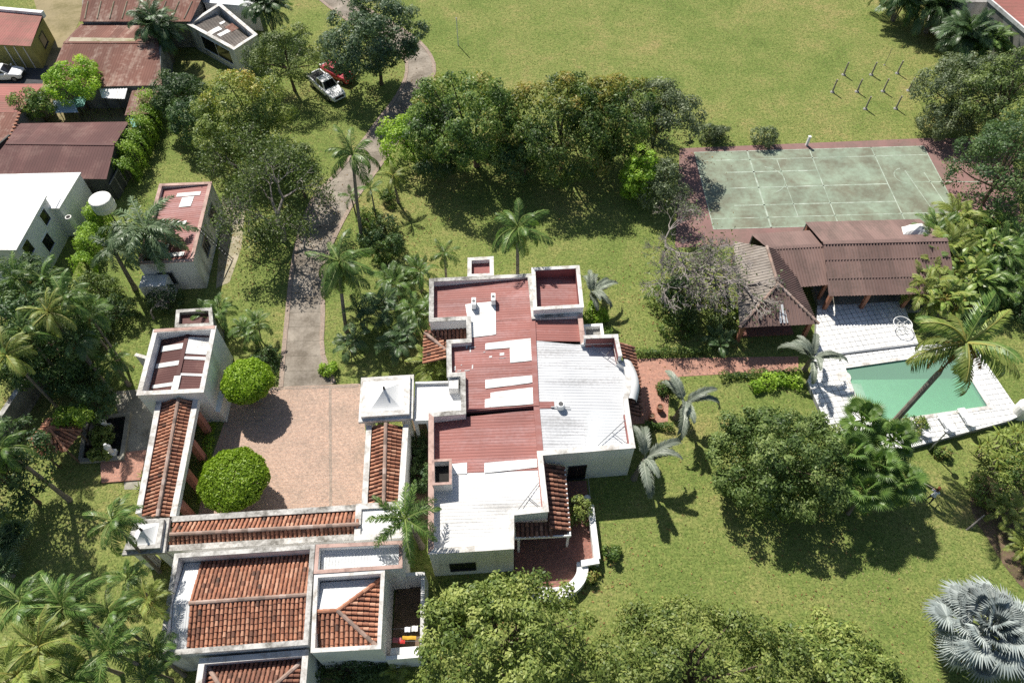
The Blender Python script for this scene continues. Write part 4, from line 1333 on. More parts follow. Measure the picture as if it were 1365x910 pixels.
wt_ = thing('water_tank', 'round white water tank on a steel stand beside the hedge', 'tank', (-37.4, 49.8, 0))
c0 = (-37.45, 50.01, 2.2)
part('drum', MB().lathe((c0[0], c0[1], 2.2), [(0.95, 0.0), (1.0, 0.06), (1.0, 0.5), (1.03, 0.52), (1.0, 0.56), (1.0, 1.15), (0.97, 1.25)], 24), 'tank_white', wt_, smooth=False)
part('lid', MB().lathe((c0[0], c0[1], 3.45), [(0.95, 0.0), (0.9, 0.03), (0.5, 0.1), (0.15, 0.14)], 24), 'tank_white', wt_)
for dx, dy in ((-0.6, -0.6), (0.6, -0.6), (0.6, 0.6), (-0.6, 0.6)):
    part('leg', MB().tube([(c0[0] + dx * 1.15, c0[1] + dy * 1.15, 0), (c0[0] + dx, c0[1] + dy, 2.2)], [0.06, 0.06], 5), 'metal_dark', wt_)

# ------------------------------------------------------------------ sheds with metal roofs, top left
def gable(t, n0, n1, s0, s1, r0, r1, mat, seed, wall='grey_wall', pitch=0.28, wall_in=0.25):
    """n: north eave, s: south eave, r: ridge (left, right)."""
    sheets(t, [n0, n1, r1, r0], mat, seed, pitch=pitch)
    sheets(t, [s0, s1, r1, r0], mat, seed + 1, pitch=pitch)
    part('ridge_cap', MB().wall(r0, r1, 0.34, r0[2] - 0.02, r0[2] + 0.05), mat, t)
    P = offset(xy(n0, n1, s1, s0), wall_in)
    part('wall', MB().ring(P, 0.2, 0.0, min(n0[2], s0[2]) - 0.06), wall, t)
    for (na, sa, ra) in ((P[0], P[3], r0), (P[1], P[2], r1)):
        z = min(n0[2], s0[2]) - 0.058
        mid = ((na[0] + sa[0]) / 2, (na[1] + sa[1]) / 2)
        mb = MB()
        d = (Vector(na) - Vector(sa)).normalized()
        n = Vector((-d.y, d.x)) * 0.09
        f_ = [(na[0] + n.x, na[1] + n.y, z), (sa[0] + n.x, sa[1] + n.y, z), (mid[0] + n.x, mid[1] + n.y, ra[2] - 0.12)]
        b_ = [(na[0] - n.x, na[1] - n.y, z), (sa[0] - n.x, sa[1] - n.y, z), (mid[0] - n.x, mid[1] - n.y, ra[2] - 0.12)]
        mb.add(f_ + b_, [(0, 1, 2), (5, 4, 3), (0, 3, 4, 1), (1, 4, 5, 2), (2, 5, 3, 0)])
        part('gable', mb, wall, t)

sh = thing('maroon_shed', 'long shed with even maroon gabled roof above the white house', 'shed', (-44, 57, 0))
gable(sh, (-49.73, 61.72, 2.8), (-38.55, 61.89, 2.8), (-50.54, 53.82, 2.8), (-38.14, 53.32, 2.8), (-49.02, 57.83, 3.5), (-38.31, 57.44, 3.5), 'maroon_sheet', 121, 'dark_fence')
window(sh, (-40.58, 56.81, 0), (-40.76, 65.05, 0), 3.0, 4.4, 0.2, 2.1, 'metal_dark', 0, 'door')
rs = thing('rusty_workshop', 'broad rusty gabled roof streaked pale beside the lane', 'workshop', (-44, 72, 0))
gable(rs, (-49.16, 79.40, 3), (-39.28, 79.22, 3), (-49.05, 67.53, 2.9), (-36.73, 67.71, 2.9), (-49.10, 74.54, 3.7), (-38.62, 74.34, 3.7), 'rust_sheet', 125, 'grey_wall')
part('ridge_flashing', MB().wall((-48.70, 75.08, 3.72), (-41.30, 74.79, 3.72), 0.9, 3.62, 3.70), 'pale_dirt', rs)
sheets(rs, [(-39.91, 67.28, 2.6), (-37.06, 67.62, 2.6), (-37.29, 63.73, 2.3), (-39.71, 63.53, 2.3)], 'rust_sheet', 131, name='leanto_sheet')
for p in ((-39.09, 66.80, 0), (-41.46, 66.59, 0)):
    part('post', MB().tube([(p[0], p[1], 0), (p[0], p[1], 2.25)], [0.06, 0.06], 5), 'metal_dark', rs)
def awning(label, P, mat, zl):
    c0 = P[0]
    cx_ = sum(p[0] for p in P) / 4
    cy_ = sum(p[1] for p in P) / 4
    t = thing('awning', label, 'awning', (cx_, cy_, 0), group='awnings in the back yard')
    part('sheet', sheet_roof(P, 0.3, 0.012, 7), mat, t)
    for p in P:
        part('post', MB().tube([(p[0], p[1], 0), (p[0], p[1], p[2])], [0.04, 0.04], 5), 'metal_dark', t)
awning('white sheet awning below the rusty workshop roof', [(-43.45, 67.59, 2.7), (-40.42, 67.53, 2.7), (-40.45, 66.15, 2.4), (-42.87, 66.32, 2.4)], 'white_roof', 2.4)
awning('grey blue tarpaulin awning in the shaded back yard', [(-48.08, 66.16, 2.3), (-45.90, 66.25, 2.3), (-44.98, 64.51, 2), (-47.30, 64.42, 2)], 'blue_tarp', 2)
awning('green tarpaulin awning in the shaded back yard', [(-46.13, 66.78, 2.2), (-44.77, 67.01, 2.2), (-44.69, 65.50, 2), (-45.55, 65.26, 2)], 'teal_tarp', 2)
awning('green sheet awning at the end of the dark fence', [(-39.42, 63.67, 2), (-37.86, 63.65, 2), (-37.98, 62.32, 1.9), (-38.69, 62.09, 1.9)], 'teal_tarp', 2)
tr2 = thing('rust_roofed_house', 'rust streaked roof with pale battens at the top edge', 'house', (-42, 82, 0))
gable(tr2, (-51.46, 89.63, 3.4), (-36.02, 89.32, 3.4), (-49.07, 79.19, 3.4), (-36.31, 78.95, 3.4), (-49.44, 83.03, 4.2), (-35.56, 82.75, 4.2), 'rust_sheet', 135, 'grey_wall', 0.3)
for k in range(9):
    f = (k + 0.4) / 9
    a = lerp3((-49.07, 79.19, 3.4), (-36.31, 78.95, 3.4), f)
    b_ = lerp3((-49.44, 83.03, 4.2), (-35.56, 82.75, 4.2), f)
    part('batten', MB().wall(lerp3(a, b_, 0.15), lerp3(a, b_, 0.75), 0.1, 3.4, 3.42).tube([(lerp3(a, b_, 0.1)[0], lerp3(a, b_, 0.1)[1], lerp3(a, b_, 0.1)[2] + 0.06), (lerp3(a, b_, 0.8)[0], lerp3(a, b_, 0.8)[1], lerp3(a, b_, 0.8)[2] + 0.06)], [0.07, 0.07], 4), 'pale_dirt', tr2)
yh = thing('olive_house', 'olive walled house with faded red roof in the top left corner', 'house', (-56, 78, 0))
Y0, Y1, Y2, Y3 = (-63.10, 82.48, 3.2), (-54.10, 81.19, 3.2), (-53.41, 75.16, 2.9), (-60.50, 75.87, 2.9)
YP = offset(xy(Y0, Y1, Y2, Y3), 0.15)
part('wall', MB().ring(YP, 0.2, 0.0, 2.78), 'olive_wall', yh)
sheets(yh, [Y3, Y2, Y1, Y0], 'faded_red_sheet', 141, pitch=0.3)
part('parapet', MB().wall((-62.28, 82.62, 3.2), (-54.02, 81.19, 3.2), 0.5, 2.8, 3.5), 'white_wall', yh)
window(yh, YP[2], YP[1], 2.6, 4.0, 0.9, 2.2, 'metal_dark', 0)
for k in range(3):
    p = lerp3((*YP[3], 0), (*YP[2], 0), 0.55 + 0.16 * k)
    part('pilaster', MB().box((p[0], p[1] - 0.02, 1.35), (0.1, 0.12, 2.7)), 'stained_wall', yh)
rl = thing('red_roofed_shed', 'faded red sheet roof at the left edge beside the white car', 'shed', (-52, 62, 0))
R0_, R1_, R2_, R3_ = (-57.19, 68.18, 3), (-49.34, 68.05, 3), (-50.06, 63.26, 3), (-55.15, 63.35, 3)
sheets(rl, [R3_, R2_, R1_, R0_], 'faded_red_sheet', 145, pitch=0.3)
sheets(rl, [(-55.04, 63.16, 3.05), (-49.93, 63.19, 3.05), (-49.06, 54.97, 2.7), (-51.81, 55.01, 2.7)], 'rust_sheet', 146, pitch=0.3)
part('wall', MB().ring(offset(xy(R0_, R1_, R2_, (-49.17, 55.61, 2.7), (-52.09, 55.66, 2.7)), 0.2), 0.2, 0.0, 2.6), 'grey_wall', rl)
p, q = (-49.87, 63.13, 3.1), (-49.01, 54.91, 2.75)
for i in range(16):
    c_ = lerp3(p, q, (i + 0.5) / 16)
    part('verge_tile', MB().box((c_[0], c_[1], c_[2] + 0.05), (0.32, 0.2, 0.12), rad(12), 0.5), 'terracotta', rl)

rn = thing('roofless_house', 'derelict white house with grey corrugated roof patches at the top', 'house', (-32.2, 78, 0))
RU = [(-36.74, 78.85, 3.1), (-34.02, 83.22, 3.1), (-28.31, 76.58, 3.1), (-30.32, 73.70, 3.1)]
part('wall', MB().ring(xy(*RU), 0.28, 0.0, 3.1), 'stained_wall', rn)
part('coping', MB().ring(offset(xy(*RU), -0.06), 0.42, 3.102, 3.18), 'white_coping', rn)
RI = offset(xy(*RU), 0.22)
RZ = [(*RI[0], 2.85), (*RI[1], 2.45), (*RI[2], 2.45), (*RI[3], 2.85)]
sheets(rn, [RZ[0], RZ[3], lerp3(RZ[3], RZ[2], 0.86), lerp3(RZ[0], RZ[1], 0.80)], 'grey_sheet', 151, pitch=0.26, amp=0.03)
for k, (f0, f1, g0, g1, m) in enumerate(((0.32, 0.42, 0.05, 0.5, 'white_roof'), (0.48, 0.56, 0.2, 0.62, 'white_roof'), (0.40, 0.58, 0.6, 0.9, 'rust_sheet'), (0.26, 0.31, 0.6, 0.78, 'white_roof'))):
    q = [lerp3(lerp3(RZ[0], RZ[3], f), lerp3(RZ[1], RZ[2], f), g_) for f, g_ in ((f0, g0), (f1, g0), (f1, g1), (f0, g1))]
    sheets(rn, [(p[0], p[1], p[2] + 0.06) for p in q], m, 155 + k, name='patch_sheet', pitch=0.26)
window(rn, xy(RU[0])[0], xy(RU[3])[0], 2.0, 7.2, 0.9, 2.6, 'white_paint', 1, 'verandah_opening')
bh = thing('pale_flat_roof', 'pale flat roof behind the derelict house', 'house', (-32, 86, 0))
BP = [(-38.30, 89.41, 3), (-32.00, 89.29, 3), (-29.58, 82.49, 3), (-36.00, 83.59, 3)]
part('wall', MB().ring(xy(*BP), 0.2, 0.0, 3.0), 'white_wall', bh)
slab(bh, 'roof', offset(xy(*BP), -0.1), 3.002, 3.12, 'grey_roof')
fe = thing('boundary_fence', 'dark boundary fence running down beside the bright hedge', 'fence', (-38.8, 56.5, 0))
p, q = (-37.71, 63.40, 2), (-38.27, 53.48, 2)
k = 9
for i in range(k):
    a, b_ = lerp3(p, q, i / k), lerp3(p, q, (i + 0.985) / k)
    part('panel', MB().wall(a, b_, 0.07, 0.05, 1.95), 'dark_fence', fe)
    part('post', MB().box((a[0], a[1], 1.02), (0.14, 0.14, 2.05)), 'grey_wall', fe)
part('rail', MB().wall(p, q, 0.12, 1.952, 2.02), 'grey_wall', fe)
bw = thing('boundary_wall', 'grey rendered boundary wall half hidden by palms on the left', 'wall', (-40, 31, 0))
part('wall', MB().wall((-38.97, 25.15, 2.2), (-37.59, 32.63, 2.2), 0.3, 0.0, 2.2), 'grey_wall', bw)
part('coping', MB().wall((-38.97, 25.15, 2.2), (-37.59, 32.63, 2.2), 0.4, 2.202, 2.27), 'coping', bw)

# ------------------------------------------------------------------ buildings in the top right corner
tb = thing('red_roofed_house', 'house with flat red roof and pale wall in the top right corner', 'house', (62, 80, 0))
TB = [(54.10, 79.24, 5), (68.19, 81.83, 5), (60.64, 66.04, 5), (55.82, 72.06, 5)]
part('wall', MB().ring(xy(*TB), 0.25, 0.0, 4.8), 'grey_wall', tb)
sheets(tb, [TB[3], TB[0], TB[1], TB[2]], 'faded_red_sheet', 161, pitch=0.3)
part('parapet', MB().wall(TB[0], TB[3], 0.2, 4.7, 5.1), 'stained_wall', tb)
tg = thing('grey_wall_house', 'plain grey rendered building between the palms at the top right', 'house', (54, 88, 0))
TG = [(52.95, 88.36, 3.5), (59.91, 88.21, 3.5), (56.40, 80.90, 3.5), (49.85, 81.03, 3.5)]
part('wall', MB().ring(xy(*TG), 0.25, 0.0, 3.5), 'stained_wall', tg)
slab(tg, 'roof', offset(xy(*TG), -0.06), 3.502, 3.6, 'grey_wall')

# ------------------------------------------------------------------ pool pavilions
pp = thing('pool_pavilion', 'wide brown corrugated pavilion between tennis court and pool', 'pavilion', (31.5, 41, 0))
a0, a1 = (26.36, 46.92, 2.6), (36.72, 47.15, 2.6)
r0, r1 = (26.57, 43.13, 3.9), (37.24, 43.32, 3.9)
b0, b1 = (26.34, 38.43, 2.5), (36.98, 38.60, 2.5)
sheets(pp, [a0, a1, r1, r0], 'brown_sheet', 171, pitch=0.25)
sheets(pp, [b0, b1, r1, r0], 'brown_sheet', 172, pitch=0.26, amp=0.05)
for f in (0.33, 0.68):
    p, q = lerp3(r0, b0, f), lerp3(r1, b1, f)
    part('lap_joint', MB().wall(p, q, 0.05, p[2] + 0.05, p[2] + 0.10), 'brown_sheet', pp)
part('ridge_cap', MB().wall(r0, r1, 0.4, 3.88, 3.98), 'brown_sheet', pp)
for p in (b0, b1, lerp3(b0, b1, 0.33), lerp3(b0, b1, 0.66), a0, a1):
    part('post', MB().box((p[0] + (0.35 if p in (b0, a0) else 0), p[1] + (0.3 if p[1] < 41 else -0.3), 1.2), (0.3, 0.3, 2.4)), 'terracotta', pp)
slab(pp, 'floor', [b0, b1, a1, a0], 0.0, 0.42, 'yard_concrete')
part('back_wall', MB().wall(lerp3(a0, a1, 0.02), lerp3(a0, a1, 0.98), 0.2, 0.42, 2.45), 'dark_fence', pp)
cv = thing('canvas_hood', 'crumpled pale canvas hood on the brown pavilion roof', 'canvas', (36, 45, 3))
rng = random.Random(5)
c0 = (35.35, 45.08, 3.4)
mb = MB()
vs_, fs_ = [], []
for i in range(9):
    for j in range(7):
        u_, v_ = i / 8 - 0.5, j / 6 - 0.5
        hh = max(0, 1 - (2 * u_) ** 2) * max(0, 1 - (2 * v_) ** 2)
        vs_.append((c0[0] + u_ * 2.3 + v_ * 0.5, c0[1] + v_ * 1.5, c0[2] - 0.15 + 0.75 * hh + 0.12 * rng.random() - v_ * 0.5))
for i in range(8):
    for j in range(6):
        fs_.append((i * 7 + j, (i + 1) * 7 + j, (i + 1) * 7 + j + 1, i * 7 + j + 1))
n0 = len(vs_)
vs_ += [(v[0], v[1], v[2] - 0.05) for v in vs_]
fs_ += [tuple(n0 + i for i in reversed(f_)) for f_ in fs_]
mb.add(vs_, fs_)
cv.location = (c0[0], c0[1], c0[2])
part('canvas', mb, 'tank_white', cv, smooth=False)
pm = thing('middle_pavilion', 'narrow brown corrugated roof joining the two pool pavilions', 'pavilion', (24, 42.5, 0))
a0, a1 = (21.18, 45.52, 2.6), (26.52, 45.90, 2.6)
r0, r1 = (22.03, 43.05, 3.4), (26.85, 43.33, 3.4)
b0, b1 = (24.15, 39.43, 2.5), (26.53, 39.64, 2.5)
sheets(pm, [a0, a1, r1, r0], 'brown_sheet', 175, pitch=0.25)
sheets(pm, [b0, b1, r1, r0], 'brown_sheet', 176, pitch=0.26, amp=0.05)
part('ridge_cap', MB().wall(r0, r1, 0.36, 3.36, 3.45), 'brown_sheet', pm)
part('wall', MB().wall(lerp3(a0, a1, 0.05), lerp3(a0, a1, 0.97), 0.2, 0.0, 2.4), 'dark_fence', pm)
for p in (b0, b1):
    part('post', MB().box((p[0], p[1] + 0.25, 1.2), (0.24, 0.24, 2.4)), 'terracotta', pm)
ph = thing('hipped_pavilion', 'grey brown hipped pavilion under the bare tree beside the path', 'pavilion', (21, 39, 0))
r0, r1 = (21.70, 42.76, 3.9), (21.74, 38.61, 3.9)
n0, n1 = (19.51, 44.54, 2.7), (23.04, 43.25, 2.7)
s0, s1 = (18.29, 35.20, 2.6), (24.69, 35.49, 2.6)
sheets(ph, [n0, s0, r1, r0], 'grey_sheet', 181, pitch=0.3, amp=0.02)
sheets(ph, [s1, (n1[0] + 0.6, n1[1], 2.75), r0, r1], 'brown_sheet', 182, pitch=0.22, amp=0.035)
sheets(ph, [s0, s1, r1], 'brown_sheet', 183, pitch=0.28, amp=0.05)
for k, (p, q) in enumerate(((r0, r1), (s0, r1), (s1, r1))):
    ridge(ph, (p[0], p[1], p[2] + 0.03), (q[0], q[1], q[2] + 0.03), 185 + k, 'grey_clay_tiles', 0.13)
q = [lerp3(lerp3(s0, s1, f), r1, g_) for f, g_ in ((0.5, 0.05), (0.62, 0.05), (0.62, 0.5), (0.53, 0.5))]
sheets(ph, [(p[0], p[1], p[2] + 0.09) for p in q], 'grey_roof', 188, name='patch_sheet', pitch=0.22)
PH = [n0, (n1[0] + 0.6, n1[1]), s1, s0]
for p in offset(xy(*PH), 0.4):
    part('post', MB().box((p[0], p[1], 1.25), (0.3, 0.3, 2.5)), 'terracotta', ph)
slab(ph, 'floor', offset(xy(*PH), 0.9), 0.0, 0.16, 'terrace_brick')

# ------------------------------------------------------------------ garden kiosk and pond in the west yard
gz = thing('garden_kiosk', 'small six sided kiosk with clay tile roof overgrown by vines', 'kiosk', (-33.6, 26.2, 0))
gc = (-33.55, 26.25)
for k in range(6):
    a0_, a1_ = rad(60 * k + 12), rad(60 * k + 72)
    p = (gc[0] + 1.75 * math.cos(a0_), gc[1] + 1.75 * math.sin(a0_), 2.3)
    q = (gc[0] + 1.75 * math.cos(a1_), gc[1] + 1.75 * math.sin(a1_), 2.3)
    tiles(gz, [p, q, (gc[0], gc[1], 3.3)], 200 + k, 'clay_tiles', 0.26, 0.36)
    ridge(gz, p, (gc[0], gc[1], 3.3), 210 + k, 'clay_tiles', 0.09)
    part('post', MB().tube([(gc[0] + 1.5 * math.cos(a0_), gc[1] + 1.5 * math.sin(a0_), 0), (gc[0] + 1.5 * math.cos(a0_), gc[1] + 1.5 * math.sin(a0_), 2.3)], [0.08, 0.08], 6), 'trunk_brown', gz)
pd = thing('garden_pond', 'dark rectangular pond with pale rim beside the brick patio', 'pond', (-31.3, 27.3, 0))
PD = [(-32.98, 28.69, 0), (-30.16, 29.06, 0), (-29.57, 25.54, 0), (-32.35, 25.39, 0)]
part('rim', MB().ring(offset(xy(*PD), -0.3), 0.32, 0.0, 0.30), 'yard_concrete', pd)
slab(pd, 'water', offset(xy(*PD), 0.02), 0.0, 0.16, 'glass_dark')

# ------------------------------------------------------------------ vegetation: leaf materials
mat_leaf('leaf_mango', (0.046, 0.092, 0.024), (0.112, 0.185, 0.044), (0.225, 0.300, 0.078), (0.36, 0.31, 0.10))
mat_leaf('leaf_dark', (0.032, 0.068, 0.026), (0.065, 0.119, 0.040), (0.138, 0.197, 0.072))
mat_leaf('leaf_bluish', (0.068, 0.117, 0.061), (0.144, 0.216, 0.113), (0.279, 0.360, 0.216))
mat_leaf('leaf_olive', (0.058, 0.100, 0.030), (0.140, 0.205, 0.060), (0.275, 0.335, 0.115), trans=0.3)
mat_leaf('leaf_greyish', (0.075, 0.105, 0.052), (0.150, 0.195, 0.098), (0.275, 0.320, 0.175))
mat_leaf('leaf_bright', (0.128, 0.236, 0.029), (0.257, 0.407, 0.052), (0.428, 0.578, 0.095), trans=0.35)
mat_leaf('leaf_topiary', (0.115, 0.195, 0.020), (0.240, 0.370, 0.038), (0.380, 0.520, 0.075), trans=0.35)
mat_leaf('leaf_yellow', (0.130, 0.170, 0.028), (0.270, 0.290, 0.058), (0.400, 0.360, 0.090), (0.45, 0.30, 0.09))
mat_leaf('leaf_lime', (0.078, 0.124, 0.029), (0.189, 0.248, 0.063), (0.350, 0.391, 0.120), trans=0.28)
mat_leaf('frond_green', (0.041, 0.094, 0.020), (0.099, 0.179, 0.042), (0.192, 0.282, 0.077), (0.329, 0.350, 0.136), spec=0.45, rough=0.42)
mat_leaf('frond_dark', (0.033, 0.071, 0.026), (0.074, 0.132, 0.049), (0.154, 0.221, 0.098), spec=0.45, rough=0.42)
mat_leaf('frond_yellow', (0.103, 0.152, 0.027), (0.206, 0.267, 0.058), (0.329, 0.365, 0.111), (0.459, 0.365, 0.102), spec=0.4)
mat_leaf('frond_blue', (0.116, 0.142, 0.105), (0.210, 0.242, 0.184), (0.336, 0.362, 0.289), trans=0.15, spec=0.4, rough=0.5)
mat_leaf('frond_plume', (0.072, 0.125, 0.056), (0.152, 0.224, 0.110), (0.287, 0.358, 0.211), spec=0.45, rough=0.42)
mat_leaf('frond_silver', (0.125, 0.150, 0.145), (0.255, 0.290, 0.280), (0.420, 0.450, 0.425), trans=0.08, spec=0.4, rough=0.55, var=0.25)
mat_leaf('frond_dry', (0.160, 0.085, 0.030), (0.300, 0.165, 0.055), (0.420, 0.270, 0.100), trans=0.2, spec=0.15, rough=0.8)
mat_leaf('leaf_banana', (0.082, 0.145, 0.031), (0.173, 0.254, 0.058), (0.309, 0.373, 0.111), (0.473, 0.309, 0.122), spec=0.5, rough=0.4)

mat_leaf('grass_blades', (0.120, 0.180, 0.046), (0.185, 0.225, 0.066), (0.280, 0.270, 0.110), (0.40, 0.33, 0.18), trans=0.15, spec=0.1, rough=0.9, var=0.0)
mat_leaf('leaf_litter', (0.10, 0.062, 0.030), (0.20, 0.125, 0.055), (0.33, 0.22, 0.095), trans=0.0, spec=0.1, rough=0.9, var=0.0)

def quads_mesh(name, V, tint, mat, extra=None):
    """Mesh of loose quads (n,4,3) with a tint each; extra = (verts, faces) collector for wood."""
    n = len(V)
    me = bpy.data.meshes.new(name)
    me.vertices.add(n * 4)
    me.vertices.foreach_set('co', V.reshape(-1).astype(np.float32))
    me.loops.add(n * 4)
    me.loops.foreach_set('vertex_index', np.arange(n * 4, dtype=np.int32))
    me.polygons.add(n)
    me.polygons.foreach_set('loop_start', np.arange(0, n * 4, 4, dtype=np.int32))
    me.polygons.foreach_set('loop_total', np.full(n, 4, dtype=np.int32))
    at = me.attributes.new('tint', 'FLOAT', 'FACE')
    at.data.foreach_set('value', np.clip(tint, 0, 1).astype(np.float32))
    me.materials.append(MATS[mat])
    me.update(calc_edges=True)
    return me

def leaves(pos, nrm, size, aspect, rng, droop=0.3):
    """One bent-tip diamond leaf at each position, lying across its normal."""
    n = len(pos)
    nrm = nrm / (np.linalg.norm(nrm, axis=1, keepdims=True) + 1e-9)
    a = rng.normal(size=(n, 3))
    a -= (a * nrm).sum(1, keepdims=True) * nrm
    a /= np.linalg.norm(a, axis=1, keepdims=True) + 1e-9
    a[:, 2] -= droop * 0.5
    a /= np.linalg.norm(a, axis=1, keepdims=True) + 1e-9
    b = np.cross(nrm, a)
    s = (size * rng.uniform(0.65, 1.3, n))[:, None]
    w = s * aspect
    tip = pos + a * s * 0.5
    tip[:, 2] -= s[:, 0] * droop * 0.25
    return np.stack([pos - a * s * 0.5, pos + b * w * 0.5, tip, pos - b * w * 0.5], axis=1)

def crown_points(rng, rx, ry, rz, clump, n_leaf, low=-0.55, fill=0.25):
    """Leaf positions gathered into rounded clumps over a lumpy crown."""
    area = 4 * math.pi * ((rx * ry) ** 1.6 / 3 + (rx * rz) ** 1.6 / 3 + (ry * rz) ** 1.6 / 3) ** (1 / 1.6)
    k = max(10, int(area / (clump * clump * 2.6)))
    d = rng.normal(size=(k * 3, 3))
    d /= np.linalg.norm(d, axis=1, keepdims=True)
    d = d[d[:, 2] > low][:k]
    k = len(d)
    # broad lobes make the outline uneven
    lob = rng.normal(size=(7, 3))
    lob /= np.linalg.norm(lob, axis=1, keepdims=True)
    amp = np.max(np.clip((d @ lob.T - 0.35) / 0.65, 0, 1), axis=1)
    f = 0.66 + 0.38 * amp + rng.uniform(-0.13, 0.07, k)
    C = d * f[:, None] * np.array([rx, ry, rz])
    cr = clump * rng.uniform(0.6, 1.5, k)
    ct = np.clip(rng.normal(0.48, 0.22, k), 0.05, 0.98)
    per = cr ** 2
    per = per / per.sum()
    cnt = np.maximum(6, (per * n_leaf * (1 - fill)).astype(int))
    idx = np.repeat(np.arange(k), cnt)
    m = len(idx)
    ld = rng.normal(size=(m, 3)) + d[idx] * 0.9 + np.array([0, 0, 0.45])
    ld /= np.linalg.norm(ld, axis=1, keepdims=True)
    pos = C[idx] + ld * (cr[idx] * rng.uniform(0.55, 1.08, m))[:, None] * np.array([1, 1, 0.78])
    nrm = ld * 1.0 + np.array([0, 0, 0.25]) + rng.normal(scale=0.38, size=(m, 3))
    tint = ct[idx] + rng.normal(0, 0.18, m)
    # loose leaves inside, tinted darker so inner shade is painted into the crown
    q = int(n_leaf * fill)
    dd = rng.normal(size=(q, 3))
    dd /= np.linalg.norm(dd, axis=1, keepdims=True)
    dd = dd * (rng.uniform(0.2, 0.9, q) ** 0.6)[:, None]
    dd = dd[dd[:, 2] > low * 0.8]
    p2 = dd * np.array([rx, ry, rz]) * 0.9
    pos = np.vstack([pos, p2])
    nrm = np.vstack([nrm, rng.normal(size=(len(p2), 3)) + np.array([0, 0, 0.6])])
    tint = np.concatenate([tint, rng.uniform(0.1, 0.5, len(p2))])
    cid = np.concatenate([idx, np.full(len(p2), -1)])
    return pos, nrm, tint, C, cid, d

def limbs(base, top_pts, trunk_h, r0, seed, centre):
    """Tapered trunk that forks into limbs reaching the clumps."""
    rng = random.Random(seed)
    mb = MB()
    fork = Vector((base[0] + (centre[0] - base[0]) * 0.5, base[1] + (centre[1] - base[1]) * 0.5, trunk_h))
    b = Vector(base)
    mb.tube([b - Vector((0, 0, 0.1)), b.lerp(fork, 0.15), b.lerp(fork, 0.6) + Vector((rng.uniform(-.1, .1), rng.uniform(-.1, .1), 0)), fork], [r0 * 1.35, r0, r0 * 0.85, r0 * 0.75], 7)
    for p in top_pts:
        p = Vector(p)
        m = fork.lerp(p, 0.5) + Vector((rng.uniform(-.4, .4), rng.uniform(-.4, .4), rng.uniform(-0.1, 0.6)))
        mb.tube([fork, m, p], [r0 * 0.55, r0 * 0.34, r0 * 0.14], 5)
    return mb

def tree(name, label, cat, c, r, mat, seed, n_leaf=9000, leaf=0.30, aspect=0.45, clump=0.8, trunk=None, low=-0.55, group=None, bark='trunk_brown', mats2=None, fill=0.16):
    """c: crown centre (x, y, z); r: crown radii."""
    rng = np.random.default_rng(seed)
    base = (c[0], c[1], 0.0)
    t = thing(name, label, cat, base, group=group)
    pos, nrm, tint, C, cid, dirs = crown_points(rng, r[0], r[1], r[2], clump, n_leaf, low, fill)
    pos[:, 2] = np.maximum(pos[:, 2] + c[2], 0.06)
    Q = leaves(pos, nrm, leaf, aspect, rng)
    if mats2:
        # a side of the crown whose leaves are of another colour (new flush, flowers)
        good = (dirs @ np.array(mats2[1]) > mats2[2]) & (rng.uniform(size=len(dirs)) < 0.6)
        sel = np.append(good, False)[cid] & (rng.uniform(size=len(pos)) < 0.9)
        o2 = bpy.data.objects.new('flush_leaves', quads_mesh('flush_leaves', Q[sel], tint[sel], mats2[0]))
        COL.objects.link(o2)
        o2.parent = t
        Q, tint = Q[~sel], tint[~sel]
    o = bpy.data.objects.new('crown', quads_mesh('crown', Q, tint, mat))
    COL.objects.link(o)
    o.parent = t
    k = min(14, len(C))
    pts = [(base[0] + C[i][0] * 0.97, base[1] + C[i][1] * 0.97, c[2] + C[i][2] * 0.95) for i in rng.choice(len(C), k, replace=False)]
    th = trunk if trunk is not None else max(0.3, c[2] - r[2] * 0.55)
    r0 = max(0.05, 0.045 * max(r[0], r[1]))
    part('trunk', limbs(base, pts, th, r0, seed, c), bark, t)
    return t

